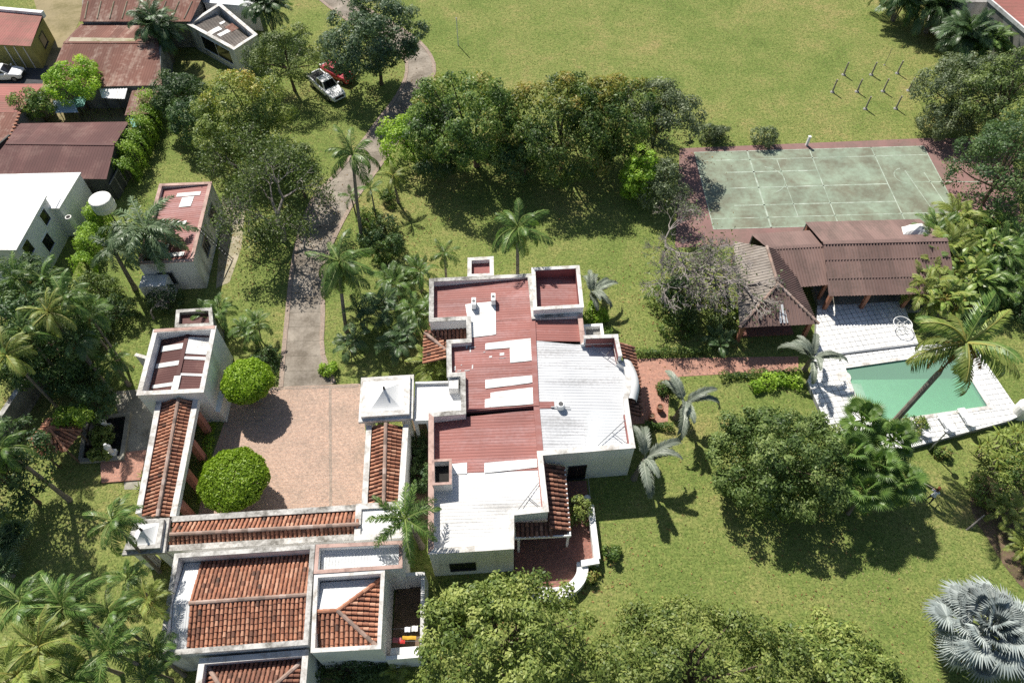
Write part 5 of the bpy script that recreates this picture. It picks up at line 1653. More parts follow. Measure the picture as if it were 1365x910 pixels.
# ------------------------------------------------------------------ palms: fronds are parts, a few shared shapes per kind
def frond_mesh(name, mat, L, n, leaf, width, bend, vee, seed, plumose=False, sweep=0.55, ragged=0.15, petiole=0.12, hang=0.5, tint0=0.45, curl=0.0):
    """Feather frond along +X; it starts level and bends down by `bend` radians."""
    rng = random.Random(seed)
    K = 12
    pts, dirs, lats = [], [], []
    p = Vector((0, 0, 0))
    ang, lat = 0.0, 0.0
    for i in range(K + 1):
        pts.append(p.copy())
        d = Vector((math.cos(ang) * math.cos(lat), math.cos(ang) * math.sin(lat), -math.sin(ang)))
        dirs.append(d)
        lats.append(lat)
        p = p + d * (L / K)
        ang += bend / K * (0.35 + 1.3 * i / K)
        lat += curl / K * (0.3 + 1.4 * i / K)
    mb = MB()
    w0 = 0.028 * L ** 0.5
    mb.tube(pts, [max(0.008, w0 * (1 - 0.92 * i / K)) for i in range(K + 1)], 3, 0.85, cap=False)
    for i in range(n):
        f = petiole + (1 - petiole) * (i + 0.5) / n
        x = f * K
        k = min(K - 1, int(x))
        q = pts[k].lerp(pts[k + 1], x - k)
        d = dirs[k].lerp(dirs[min(K, k + 1)], x - k).normalized()
        sv = Vector((-math.sin(lats[k]), math.cos(lats[k]), 0))
        up = sv.cross(d) * -1.0
        if up.z < 0 and abs(d.z) < 0.95:
            up = -up
        prof = math.sin(math.pi * min(1.0, 0.18 + 0.80 * f)) ** 0.7
        for sd in (-1, 1):
            if rng.random() < ragged * 0.4:
                continue
            ll = leaf * prof * rng.uniform(0.8, 1.12)
            v = vee + (rng.uniform(-1.0, 1.0) if plumose else rng.uniform(-0.12, 0.12))
            fw = sweep + 0.5 * f + rng.uniform(-0.12, 0.12)
            ld = (d * fw + sv * (sd * math.cos(v)) + up * math.sin(v)).normalized()
            side = ld.cross(up).normalized() if ld.cross(up).length > 0.05 else d
            side = (d - ld * d.dot(ld))
            side = side.normalized() if side.length > 0.05 else Vector((0, 0, 1))
            w = width * rng.uniform(0.8, 1.2)
            m = q + ld * ll * 0.5 + Vector((0, 0, -hang * ll * 0.10))
            e = q + ld * ll * (1 - 0.18 * hang) + Vector((0, 0, -hang * ll * 0.5))
            tt = min(1, max(0, tint0 + rng.gauss(0, 0.16)))
            mb.add([tuple(q - side * w * 0.25), tuple(q + side * w * 0.25), tuple(m + side * w * 0.5), tuple(m - side * w * 0.5), tuple(e)],
                   [(0, 1, 2, 3), (3, 2, 4)], tt)
    return mb.mesh(name, mat)

def fan_mesh(name, mat, pet, rad_, n, spread, width, droop, seed, fold=0.12, tint0=0.5):
    """Fan leaf: a stalk along +X, then blades that radiate from its tip."""
    rng = random.Random(seed)
    mb = MB()
    mb.tube([(0, 0, 0), (pet * 0.5, 0, 0.04 * pet), (pet, 0, 0)], [0.035, 0.026, 0.018], 4, 0.8, cap=False)
    for i in range(n):
        a = -spread / 2 + spread * (i + 0.5) / n
        ln = rad_ * (1.0 - 0.25 * (abs(a) / (spread / 2)) ** 2) * rng.uniform(0.9, 1.06)
        d = Vector((math.cos(a), math.sin(a), 0.0))
        s = Vector((-d.y, d.x, 0))
        o = Vector((pet, 0, 0))
        zf = 0.10 * rad_ * math.cos(a)
        tt = min(1, max(0, tint0 + rng.gauss(0, 0.14)))
        w = width
        p1 = o + d * ln * 0.55 + Vector((0, 0, 0.10 * ln))
        p2 = o + d * ln + Vector((0, 0, 0.10 * ln - droop * ln * rng.uniform(0.6, 1.25)))
        up = Vector((0, 0, fold * w * 2))
        mb.add([tuple(o), tuple(p1 - s * w * 0.5), tuple(p1 + up), tuple(p1 + s * w * 0.5), tuple(p2)],
               [(0, 1, 2), (0, 2, 3), (1, 4, 2), (2, 4, 3)], tt)
    return mb.mesh(name, mat)

def paddle_mesh(name, mat, pet, L, W, bend, seed, torn=0.15, tint0=0.5):
    """Broad banana-like leaf along +X on a stalk."""
    rng = random.Random(seed)
    mb = MB()
    mb.tube([(0, 0, 0), (pet, 0, 0.02)], [0.05, 0.03], 4, 0.9, cap=False)
    K = 9
    p = Vector((pet, 0, 0))
    ang = -0.1
    prev = None
    for i in range(K + 1):
        f = i / K
        w = W * (math.sin(math.pi * (0.08 + 0.92 * f) ** 0.8)) ** 0.7 * 0.5
        d = Vector((math.cos(ang), 0, -math.sin(ang)))
        up = Vector((math.sin(ang), 0, math.cos(ang)))
        row = [p + Vector((0, -w, 0)) - up * w * 0.35 + d * w * 0.3, p - up * 0.02, p + Vector((0, w, 0)) - up * w * 0.35 + d * w * 0.3]
        if prev and rng.random() > torn * 0.3:
            for k in (0, 1):
                tt = min(1, max(0, tint0 + rng.gauss(0, 0.12)))
                mb.add([tuple(prev[k]), tuple(prev[k + 1]), tuple(row[k + 1]), tuple(row[k])], [(0, 1, 2, 3)], tt)
        prev = row
        p = p + d * (L / K)
        ang += bend / K
    return mb.mesh(name, mat)

FR = {}
def kinds(key, fn, n=4):
    FR[key] = [fn(i) for i in range(n)]
kinds('coco', lambda i: frond_mesh('frond', 'frond_green', 1.0, 34, 0.27, 0.020, 1.15 + 0.3 * i, -0.15 - 0.1 * i, 300 + i, ragged=0.3, hang=1.0, sweep=0.6, curl=(-0.7, 0.35, 1.0, -0.2)[i]))
kinds('coco_dry', lambda i: frond_mesh('frond', 'frond_dry', 1.0, 28, 0.20, 0.028, 0.9, -0.5, 310 + i, hang=1.3, sweep=0.7, ragged=0.5), 2)
kinds('coco_yellow', lambda i: frond_mesh('frond', 'frond_yellow', 1.0, 34, 0.27, 0.020, 1.1 + 0.3 * i, -0.2, 315 + i, hang=1.0, sweep=0.6, tint0=0.5, curl=(0.5, -0.3, 0.7)[i]), 3)
kinds('areca', lambda i: frond_mesh('frond', 'frond_green', 1.0, 24, 0.32, 0.024, 0.9 + 0.35 * i, 0.35, 320 + i, hang=0.75, sweep=0.7, petiole=0.2, curl=(-0.3, 0.15, 0.5, 0.0)[i]))
kinds('areca_dark', lambda i: frond_mesh('frond', 'frond_dark', 1.0, 24, 0.32, 0.024, 0.9 + 0.35 * i, 0.3, 330 + i, hang=0.75, sweep=0.7, petiole=0.2, curl=(-0.3, 0.15, 0.5, 0.0)[i]))
kinds('areca_yellow', lambda i: frond_mesh('frond', 'frond_yellow', 1.0, 24, 0.32, 0.024, 0.9 + 0.35 * i, 0.35, 335 + i, hang=0.75, sweep=0.7, petiole=0.2, curl=(-0.3, 0.15, 0.5, 0.0)[i]))
kinds('plume', lambda i: frond_mesh('frond', 'frond_plume', 1.0, 64, 0.20, 0.018, 1.3 + 0.3 * i, 0.0, 340 + i, plumose=True, hang=0.6, sweep=0.45, petiole=0.1))
kinds('plume_green', lambda i: frond_mesh('frond', 'frond_green', 1.0, 64, 0.20, 0.018, 1.0 + 0.3 * i, 0.0, 345 + i, plumose=True, hang=0.5, sweep=0.5, petiole=0.1))
kinds('triangle', lambda i: frond_mesh('frond', 'frond_blue', 1.0, 60, 0.20, 0.024, 1.9 + 0.2 * i, 0.45, 350 + i, hang=0.45, sweep=0.65, petiole=0.14), 3)
kinds('fan', lambda i: fan_mesh('fan_leaf', 'frond_green', 0.75, 0.62, 30, rad(310), 0.065, 0.22 + 0.08 * i, 360 + i), 3)
kinds('fan_dark', lambda i: fan_mesh('fan_leaf', 'frond_dark', 0.75, 0.62, 26, rad(300), 0.11, 0.22 + 0.08 * i, 365 + i), 3)
kinds('silver', lambda i: fan_mesh('fan_leaf', 'frond_silver', 0.80, 0.52, 34, rad(310), 0.058, 0.18 + 0.10 * i, 370 + i, fold=0.35), 4)
kinds('silver_dry', lambda i: fan_mesh('fan_leaf', 'frond_dry', 0.80, 0.45, 24, rad(280), 0.05, 0.55, 374 + i, fold=0.35), 2)
kinds('steel', lambda i: fan_mesh('fan_leaf', 'frond_plume', 0.5, 0.7, 22, rad(270), 0.07, 0.15, 376 + i), 2)
kinds('paddle', lambda i: paddle_mesh('leaf', 'leaf_banana', 0.35, 0.85, 0.30, 0.7 + 0.35 * i, 380 + i))
kinds('star', lambda i: paddle_mesh('leaf', 'frond_yellow', 0.08, 0.92, 0.13, 0.4 + 0.35 * i, 390 + i, 0.0), 3)

def frond_matrix(p, az, pitch, scale, roll=0.0):
    return (Matrix.Translation(p) @ Matrix.Rotation(az, 4, 'Z') @ Matrix.Rotation(-pitch, 4, 'Y') @ Matrix.Rotation(roll, 4, 'X') @ Matrix.Diagonal((scale[0], scale[1], scale[2], 1.0)))

def add_crown(t, top, key, n, L, rng, lo=-25, hi=75, wind=None, wk=0.0, az0=None, azs=None, name='frond', power=1.0):
    """Fronds set round a growing point in golden-angle order, old ones low, young ones high."""
    ms = FR[key]
    az = rng.uniform(0, 6.28) if az0 is None else az0
    for i in range(n):
        f = (i + 0.5) / n
        pitch = rad(lo + (hi - lo) * f ** power) + rng.gauss(0, 0.10)
        a = az + 2.39996 * i + rng.gauss(0, 0.12) if azs is None else azs[i % len(azs)] + rng.gauss(0, 0.08)
        if wind is not None:
            a += wk * math.sin(wind - a)
        k = min(len(ms) - 1, int((1 - f) * len(ms)))
        if rng.random() < 0.3:
            k = rng.randrange(len(ms))
        s = L * rng.uniform(0.84, 1.12) * (1.0 - 0.18 * f)
        inst(name, ms[k], t, frond_matrix(top, a, pitch, (s, s, s), rng.gauss(0, 0.22)))

def palm(name, label, top, key, n, L, seed, base=None, r0=0.16, lo=-30, hi=75, group=None, wind=None, wk=0.0, bark='trunk_grey', dry=0, azs=None, extra=None, fname='frond', power=1.0):
    rng = random.Random(seed)
    if base is None:
        base = (top[0] + rng.uniform(-0.5, 0.5), top[1] + rng.uniform(-0.5, 0.5), 0.0)
    base = (base[0], base[1], 0.0)
    t = thing(name, label, 'palm', base, group=group)
    b, e = Vector(base), Vector(top)
    pts, rs = [], []
    for i in range(9):
        f = i / 8
        q = b.lerp(e, f)
        q += Vector((e.x - b.x, e.y - b.y, 0)) * (0.18 * math.sin(math.pi * f)) * -0.5
        pts.append(q - (Vector((0, 0, 0.1)) if i == 0 else Vector((0, 0, 0))))
        rs.append(r0 * (1.5 if i == 0 else 1.08 - 0.32 * f))
    part('trunk', MB().tube(pts, rs, 8), bark, t)
    lt_ = e - b
    if dry:
        add_crown(t, lt_, 'coco_dry', dry, L * 0.85, rng, -60, -35, name='dry_frond')
    add_crown(t, lt_, key, n, L, rng, lo, hi, wind, wk, azs=azs, name=fname, power=power)
    if extra:
        add_crown(t, lt_, extra[0], extra[1], L, rng, extra[2], extra[3], wind, wk, name=fname)
    return t

def clump_palm(name, label, c, key, stems, n, L, h, seed, group=None, spread=0.7, cat='palm', fname='frond', lo=5, hi=80, bark='trunk_grey'):
    """Several slender stems rising from one foot, each with its own head of leaves."""
    rng = random.Random(seed)
    t = thing(name, label, cat, (c[0], c[1], 0), group=group)
    for k in range(stems):
        a = 2.4 * k + rng.uniform(-0.4, 0.4)
        ds = spread * math.sqrt((k + 0.3) / stems)
        hh = h * rng.uniform(0.55, 1.05)
        p0 = (c[0] + 0.35 * ds * math.cos(a), c[1] + 0.35 * ds * math.sin(a), -0.05)
        p1 = (c[0] + ds * math.cos(a), c[1] + ds * math.sin(a), hh)
        part('stem', MB().tube([p0, lerp3(p0, p1, 0.5), p1], [0.06, 0.05, 0.04], 5), bark, t)
        add_crown(t, Vector((p1[0] - c[0], p1[1] - c[1], p1[2])), key, n, L, rng, lo, hi, name=fname, wind=a, wk=0.35)
    return t

def bare_tree(name, label, c, h, spread, seed, cat='tree', levels=5, bark='bare_wood', r0=0.22, leafmat=None, n_leaf=0, trunk_frac=0.3, leafr=None):
    """Leafless tree: branches fork again and again."""
    rng = random.Random(seed)
    t = thing(name, label, cat, (c[0], c[1], 0))
    big, twig = MB(), MB()
    tips = []
    def grow(p, d, L, r, lv):
        q = p + d * L
        m = p.lerp(q, 0.5) + Vector((rng.gauss(0, 0.07), rng.gauss(0, 0.07), rng.gauss(0, 0.05))) * L
        (big if lv >= levels - 1 else twig).tube([p, m, q], [r, r * 0.82, r * 0.66], 6 if lv > 3 else 3, cap=False)
        if lv <= 0:
            tips.append(q)
            return
        tips.append(q)
        for k in range(rng.choice((2, 3, 3, 4)) if lv > 1 else 4):
            a = rng.uniform(0, 6.28)
            tilt = rng.uniform(0.35, 0.95)
            x = d.orthogonal().normalized()
            y = d.cross(x)
            nd = (d * math.cos(tilt) + (x * math.cos(a) + y * math.sin(a)) * math.sin(tilt))
            nd.x *= spread
            nd.y *= spread
            nd.z = nd.z * 0.8 + 0.10
            nd.normalize()
            grow(q, nd, L * rng.uniform(0.62, 0.86), max(0.016, r * 0.58), lv - 1)
    grow(Vector((c[0], c[1], -0.1)), Vector((rng.gauss(0, 0.05), rng.gauss(0, 0.05), 1)).normalized(), h * trunk_frac, r0, levels)
    part('trunk', big, bark, t)
    part('branches', twig, bark, t, kind='stuff')
    if n_leaf:
        g_ = np.random.default_rng(seed)
        P = np.array([tuple(q) for q in tips if q.z > h * 0.25])
        pos = P[g_.integers(0, len(P), n_leaf)] + g_.normal(scale=leafr or 0.35, size=(n_leaf, 3))
        pos[:, 0] -= c[0]
        pos[:, 1] -= c[1]
        pos[:, 2] = np.maximum(pos[:, 2], 0.05)
        nr = g_.normal(size=(n_leaf, 3)) + np.array([0, 0, 0.8])
        Q = leaves(pos, nr, 0.24, 0.5, g_)
        o = bpy.data.objects.new('crown', quads_mesh('crown', Q, g_.normal(0.45, 0.2, n_leaf), leafmat))
        COL.objects.link(o)
        o.parent = t
    return t

def bush(name, label, c, r, mat, seed, n_leaf=1500, leaf=0.2, clump=0.35, group=None, aspect=0.5, cat='shrub'):
    return tree(name, label, cat, (c[0], c[1], r[2] * 0.75), r, mat, seed, n_leaf, leaf, aspect, clump, trunk=0.25, low=-0.7, group=group)

def hedge(name, label, pts, w, h, mat, seed, dens=420, leaf=0.16, group=None):
    """Clipped or straggling hedge along a line."""
    rng = np.random.default_rng(seed)
    c = pts[len(pts) // 2]
    t = thing(name, label, 'hedge', (c[0], c[1], 0), group=group)
    P, N, T = [], [], []
    wood = MB()
    for a, b_ in zip(pts[:-1], pts[1:]):
        a, b_ = np.array(a[:2]), np.array(b_[:2])
        L = np.linalg.norm(b_ - a)
        d = (b_ - a) / L
        nn = np.array([-d[1], d[0]])
        n = int(dens * L * (w + 2 * h) / 3)
        s = rng.uniform(0, L, n)
        wob = 1 + 0.22 * np.sin(s * 2.3 + seed) + 0.15 * np.sin(s * 5.1)
        an = rng.uniform(0.0, math.pi, n)
        ca_, sa_ = np.cos(an), np.sin(an)
        sq = 1.0 / np.maximum(np.abs(ca_), np.abs(sa_)) ** 0.5
        rr = rng.uniform(0.72, 1.06, n) * sq * wob
        off = ca_ * rr * w / 2
        z = np.maximum(0.05, h * (0.12 + 0.8 * sa_ * rr))
        P.append(np.stack([a[0] + d[0] * s + nn[0] * off - c[0], a[1] + d[1] * s + nn[1] * off - c[1], z], 1))
        N.append(np.stack([nn[0] * ca_, nn[1] * ca_, sa_ + 0.2], 1) + rng.normal(scale=0.5, size=(n, 3)))
        T.append(np.clip(0.45 + 0.2 * np.sin(s * 1.7 + 1.0 + seed) + rng.normal(0, 0.15, n), 0, 1))
        for k in range(max(1, int(L / 0.9))):
            q = a + d * (k + 0.5) * 0.9
            wood.tube([(q[0], q[1], -0.05), (q[0] + 0.05, q[1], h * 0.7)], [0.04, 0.02], 4)
    Q = leaves(np.vstack(P), np.vstack(N), leaf, 0.5, rng)
    o = bpy.data.objects.new('foliage', quads_mesh('foliage', Q, np.concatenate(T), mat))
    COL.objects.link(o)
    o.parent = t
    part('stems', wood, 'trunk_brown', t)
    return t

# ------------------------------------------------------------------ loose grass and fallen leaves
def outside(P, polys):
    keep = np.ones(len(P), bool)
    for poly in polys:
        x, y = P[:, 0], P[:, 1]
        ins = np.zeros(len(P), bool)
        n = len(poly)
        for i in range(n):
            (x0, y0), (x1, y1) = poly[i], poly[(i + 1) % n]
            if y0 == y1:
                continue
            c_ = ((y0 <= y) != (y1 <= y)) & (x < (x1 - x0) * (y - y0) / (y1 - y0) + x0)
            ins ^= c_
        keep &= ~ins
    return keep
g_ = np.random.default_rng(900)
n = 230000
yy = 6 + 92 * g_.uniform(size=n) ** 0.85
P = np.stack([g_.uniform(-1, 1, n) * (31 + 0.40 * yy), yy, np.full(n, 0.03)], 1)
P = P[outside(P, PAVED)]
P[:, 2] = g_.uniform(0.015, 0.03, len(P))
patch = np.sin(P[:, 0] * 0.45 + 1.7 * np.sin(P[:, 1] * 0.21)) * np.sin(P[:, 1] * 0.38 + 1.3 * np.sin(P[:, 0] * 0.17))
Q = leaves(P, np.array([0, 0, 1.0]) + g_.normal(scale=0.22, size=(len(P), 3)), 0.16, 0.30, g_, 0.0)
Q[:, :, 2] = np.maximum(Q[:, :, 2], 0.012)
o = bpy.data.objects.new('grass_tufts', quads_mesh('grass_tufts', Q, 0.45 + 0.14 * patch + g_.normal(0, 0.24, len(P)), 'grass_blades'))
COL.objects.link(o)
o['kind'], o['label'], o['category'] = 'stuff', 'short uneven grass covering the lawns and playing field', 'grass'
cen = np.array([p[:2] for p in ((-3.66, 58.59, 0), (5.44, 57.31, 0), (10.29, 58.37, 0), (15.30, 60.02, 0), (-16.00, 72.73, 0), (-27.50, 62.50, 0), (-24.89, 72.18, 0), (-21.65, 48.08, 0), (14.58, 40.21, 0), (18.69, 40.15, 0), (19.27, 22.54, 0), (-0.91, 11.81, 0), (49.16, 65.57, 0), (5.74, 15.09, 0), (-27.10, 49.92, 0), (20.69, 10.68, 0), (-36.55, 28.87, 0), (-10.00, 49.66, 0))])
k_ = g_.integers(0, len(cen), 5200)
P = np.zeros((5200, 3))
P[:, :2] = cen[k_] + g_.normal(scale=3.6, size=(5200, 2))
P[:, 2] = 0.05
P = P[outside(P, [POOL])]
Q = leaves(P, np.array([0, 0, 1.0]) + g_.normal(scale=0.25, size=(len(P), 3)), 0.17, 0.5, g_, 0.0)
Q[:, :, 2] = np.maximum(Q[:, :, 2], 0.03)
o = bpy.data.objects.new('fallen_leaves', quads_mesh('fallen_leaves', Q, g_.normal(0.5, 0.25, len(P)), 'leaf_litter'))
COL.objects.link(o)
o['kind'], o['label'], o['category'] = 'stuff', 'dry brown leaves fallen on the grass and drive under the trees', 'leaves'

# ------------------------------------------------------------------ broad-leaved trees
T = 'tree'
G1 = 'mango trees in front of the playing field'
tree('mango_tree', 'tall mango at the left of the row below the playing field', T, (-3.39, 57.85, 5.2), (6.0, 5.2, 4.4), 'leaf_mango', 11, 21000, 0.32, 0.42, 0.85, group=G1)
tree('mango_tree', 'mango with yellow brown flush in the middle of the tree row', T, (5.17, 57.18, 5), (5.6, 5.0, 4.6), 'leaf_mango', 12, 20000, 0.32, 0.42, 0.85, group=G1, mats2=('leaf_yellow', (0.1, 0.45, 0.75), 0.45))
tree('mango_tree', 'mango with yellowish tips second from the right end of row', T, (9.78, 58.45, 5), (4.2, 4.2, 4.4), 'leaf_mango', 13, 13000, 0.32, 0.42, 0.8, group=G1, mats2=('leaf_yellow', (0.0, 0.4, 0.8), 0.62))
tree('grey_green_tree', 'grey green tree at the right end of the mango row', T, (14.47, 59.12, 4.6), (3.9, 3.6, 3.4), 'leaf_greyish', 14, 11000, 0.28, 0.4, 0.75, group=G1)
tree('lime_green_tree', 'bright lime green young tree at the left end of mango row', T, (-9.77, 58.64, 2.6), (2.9, 2.6, 2.3), 'leaf_bright', 15, 6500, 0.27, 0.45, 0.65, group=G1)
tree('mango_tree', 'dark mango in the shade between the row and the driveway', T, (-6.48, 56.69, 3.6), (3.2, 2.8, 2.8), 'leaf_dark', 16, 8000, 0.30, 0.42, 0.75, group=G1)
tree('mango_tree', 'round dark mango under the centre of the tree row', T, (1.46, 56.38, 3.2), (3.4, 2.8, 2.8), 'leaf_dark', 17, 8000, 0.30, 0.42, 0.75, group=G1)
tree('vine_tree', 'slim tree wrapped in light green vines right of mango row', T, (12.34, 52.84, 2.8), (1.5, 1.5, 2.8), 'leaf_bright', 18, 5200, 0.24, 0.5, 0.5, low=-0.9)
tree('dusty_tree', 'dusty grey green tree above the brown bare tree', T, (14.26, 51.60, 2.6), (2.0, 2.0, 2.4), 'leaf_greyish', 19, 4200, 0.22, 0.5, 0.55)
tree('rain_tree', 'big dark glossy tree above the parked white pickup', T, (-14.30, 71.65, 5.2), (4.6, 4.5, 4.5), 'leaf_bluish', 20, 20000, 0.34, 0.42, 0.85)
tree('feathery_tree', 'fine leaved olive tree left of the big glossy tree', T, (-23.88, 70.63, 4.2), (3.8, 3.2, 2.7), 'leaf_olive', 21, 12000, 0.22, 0.45, 0.8)
tree('orange_flush_tree', 'tree with orange yellow top left of the driveway', T, (-25.89, 61.00, 4.4), (4.0, 3.6, 3.8), 'leaf_lime', 22, 13000, 0.27, 0.45, 0.75, mats2=('leaf_yellow', (-0.2, 0.45, 0.75), 0.35))
tree('yard_tree', 'bright green tree over the rusty workshop eave', T, (-45.78, 67.62, 3.8), (2.5, 2.2, 2.0), 'leaf_bright', 23, 6000, 0.27, 0.45, 0.65)
tree('yard_tree', 'small dark tree beside the red roofed shed at left', T, (-49.58, 65.53, 2.6), (2.0, 1.6, 1.6), 'leaf_mango', 24, 3600, 0.25, 0.45, 0.55)
tree('shade_tree', 'dark leafy tree under the spiky palms by the dark fence', T, (-33.83, 65.44, 3.2), (2.7, 2.6, 2.8), 'leaf_dark', 25, 8000, 0.26, 0.45, 0.65)
tree('shade_tree', 'dark tree between the hedge and the yellow topped tree', T, (-32.26, 61.68, 2.6), (2.2, 2.2, 2.4), 'leaf_dark', 26, 5600, 0.26, 0.45, 0.65)
tree('round_tree', 'big round tree on the lawn left of the pool', T, (18.64, 23.60, 3.2), (4.5, 4.3, 3.2), 'leaf_olive', 27, 36000, 0.24, 0.45, 0.62, low=-0.8, fill=0.3)
tree('lawn_tree', 'leafy yellow green tree below the villa terrace', T, (-0.75, 11.32, 4.2), (4.8, 4.2, 3.4), 'leaf_lime', 28, 22000, 0.26, 0.48, 0.7)
tree('bottom_tree', 'broad pale olive tree at the bottom centre', T, (10.27, 9.10, 4.4), (6.5, 4.3, 3.2), 'leaf_lime', 29, 26000, 0.23, 0.48, 0.65)
tree('bottom_tree', 'bright leafed tree at the bottom right of centre', T, (18.82, 8.85, 3.6), (5.0, 3.2, 2.5), 'leaf_lime', 30, 17000, 0.25, 0.5, 0.62)
G2 = 'trees along the right edge'
tree('edge_tree', 'grey green tree right of the short posts', T, (46.23, 64.22, 3.8), (4.3, 3.6, 3.2), 'leaf_greyish', 31, 12000, 0.26, 0.45, 0.75, group=G2)
tree('edge_tree', 'tall dark tree right of the tennis court', T, (45.37, 51.68, 4.8), (4.6, 4.4, 4.8), 'leaf_dark', 32, 15000, 0.26, 0.45, 0.75, group=G2)
tree('edge_tree', 'green tree above the dark one at the right edge', T, (49.23, 61.51, 5), (5.0, 4.4, 4.2), 'leaf_olive', 33, 13000, 0.26, 0.45, 0.75, group=G2)
tree('edge_tree', 'small bushy tree between the short posts and tennis court', T, (44.61, 61.78, 2), (2.6, 2.0, 1.6), 'leaf_greyish', 34, 5000, 0.24, 0.45, 0.6, group=G2)
tree('vine_cover', 'leafy vine spilling over the kiosk roof', 'vine', (-32.47, 27.42, 2.9), (1.1, 0.7, 0.5), 'leaf_bright', 35, 2000, 0.2, 0.5, 0.4, trunk=1.5)
tree('left_tree', 'dense dark tree at the left edge beside the lawn', T, (-34.47, 21.97, 5), (2.8, 3.2, 3.2), 'leaf_dark', 36, 10000, 0.27, 0.45, 0.7)
tree('left_tree', 'dark leafy tree between the kiosk and the tall palms', T, (-36.65, 32.06, 2.6), (3.0, 2.0, 2.2), 'leaf_dark', 37, 8000, 0.27, 0.45, 0.7)
tree('kiosk_tree', 'small green tree between kiosk and pond', T, (-31.61, 29.00, 2.4), (1.4, 1.3, 1.4), 'leaf_dark', 38, 3000, 0.22, 0.45, 0.5)
tree('left_tree', 'dark tree beside the white house under the tall palms', T, (-39.49, 37.72, 4), (3.8, 3.2, 3.0), 'leaf_dark', 39, 8000, 0.27, 0.45, 0.7)

tree('roadside_tree', 'leafy green tree between the half bare trees and driveway', T, (-20.06, 53.58, 3.6), (2.4, 2.4, 2.6), 'leaf_olive', 43, 5000, 0.24, 0.45, 0.6)
tree('roadside_tree', 'green tree below the orange topped tree left of driveway', T, (-27.83, 57.97, 3.2), (2.8, 2.4, 2.6), 'leaf_lime', 44, 6000, 0.24, 0.45, 0.6)
tree('left_tree', 'tall dark tree in the middle of the left palm group', T, (-35.18, 33.45, 5.6), (3.6, 3.0, 3.0), 'leaf_dark', 45, 8000, 0.27, 0.45, 0.7)
tree('ivy_tree', 'dark ivy mass round the trunk of the leafless tree', T, (14.04, 38.28, 2.2), (1.5, 1.4, 2.2), 'leaf_dark', 46, 3600, 0.22, 0.5, 0.5, low=-0.9)
# clipped ball trees of the courtyard
for (c, r, lb, sd_) in (((-20.34, 30.68, 2.5), 1.95, 'clipped round lime green tree at the courtyard driveway corner', 41), ((-19.64, 22.48, 2.5), 2.38, 'larger clipped round lime green tree at the lower courtyard corner', 42)):
    g_ = np.random.default_rng(sd_)
    t = thing('topiary_tree', lb, T, (c[0], c[1], 0), group='clipped courtyard trees')
    n = int(9500 * r * r / 4)
    n = int(n * 1.7)
    d = g_.normal(size=(n, 3))
    d /= np.linalg.norm(d, axis=1, keepdims=True)
    wob = 1 + 0.05 * np.sin(d[:, 0] * 9) * np.sin(d[:, 1] * 8 + 1)
    pos = d * np.array([r, r, 1.25]) * (g_.uniform(0.80, 1.03, n) * wob)[:, None]
    pos[:, 2] = np.where(pos[:, 2] < 0, pos[:, 2] * 0.75, pos[:, 2]) + c[2]
    Q = leaves(pos, d + g_.normal(scale=0.6, size=(n, 3)), 0.21, 0.45, g_, 0.2)
    o = bpy.data.objects.new('crown', quads_mesh('crown', Q, g_.normal(0.55, 0.25, n), 'leaf_topiary'))
    COL.objects.link(o)
    o.parent = t
    part('trunk', limbs((c[0], c[1], 0), [(c[0] + 0.8 * math.cos(k), c[1] + 0.8 * math.sin(k), 2.4) for k in range(6)], 1.3, 0.12, 4, c), 'trunk_brown', t)
    part('planter', MB().box((c[0], c[1], 0.14), (1.1, 1.1, 0.26), rad(3)), 'edging_brick', t)

# bare and half-bare trees
bare_tree('bare_tree', 'grey leafless tree with vines between villa lawn and court', (14.50, 40.55, 0), 8.6, 1.4, 51, leafmat='leaf_olive', n_leaf=900, r0=0.26, leafr=0.5, levels=6, trunk_frac=0.26)
bare_tree('bare_tree', 'second bare tree with spreading crown over the hipped pavilion', (18.75, 40.49, 0), 8.2, 1.45, 53, leafmat='leaf_greyish', n_leaf=500, r0=0.28, levels=6)
bare_tree('bare_tree', 'leafless thorny tree at the left of the brown bare tree', (13.50, 44.59, 0), 6.6, 1.5, 55, leafmat='leaf_greyish', n_leaf=1100, r0=0.15, levels=6)
bare_tree('half_bare_tree', 'half bare tree with grey branches left of the driveway', (-21.20, 47.88, 0), 8.4, 1.15, 57, leafmat='leaf_olive', n_leaf=9500, r0=0.3, leafr=0.5)
bare_tree('half_bare_tree', 'smaller half bare tree above the grey branched one', (-25.15, 54.51, 0), 7.0, 1.2, 58, leafmat='leaf_olive', n_leaf=8500, r0=0.22, leafr=0.55)
bare_tree('thorn_tree', 'twiggy bare tree in the grass left of the parapet block', (-30.78, 38.76, 0), 3.2, 1.3, 59, levels=4, r0=0.1)
bare_tree('bare_tree', 'grey branched tree in front of the dark edge tree', (48.87, 52.64, 0), 6.0, 1.2, 60, leafmat='leaf_greyish', n_leaf=700, r0=0.2)

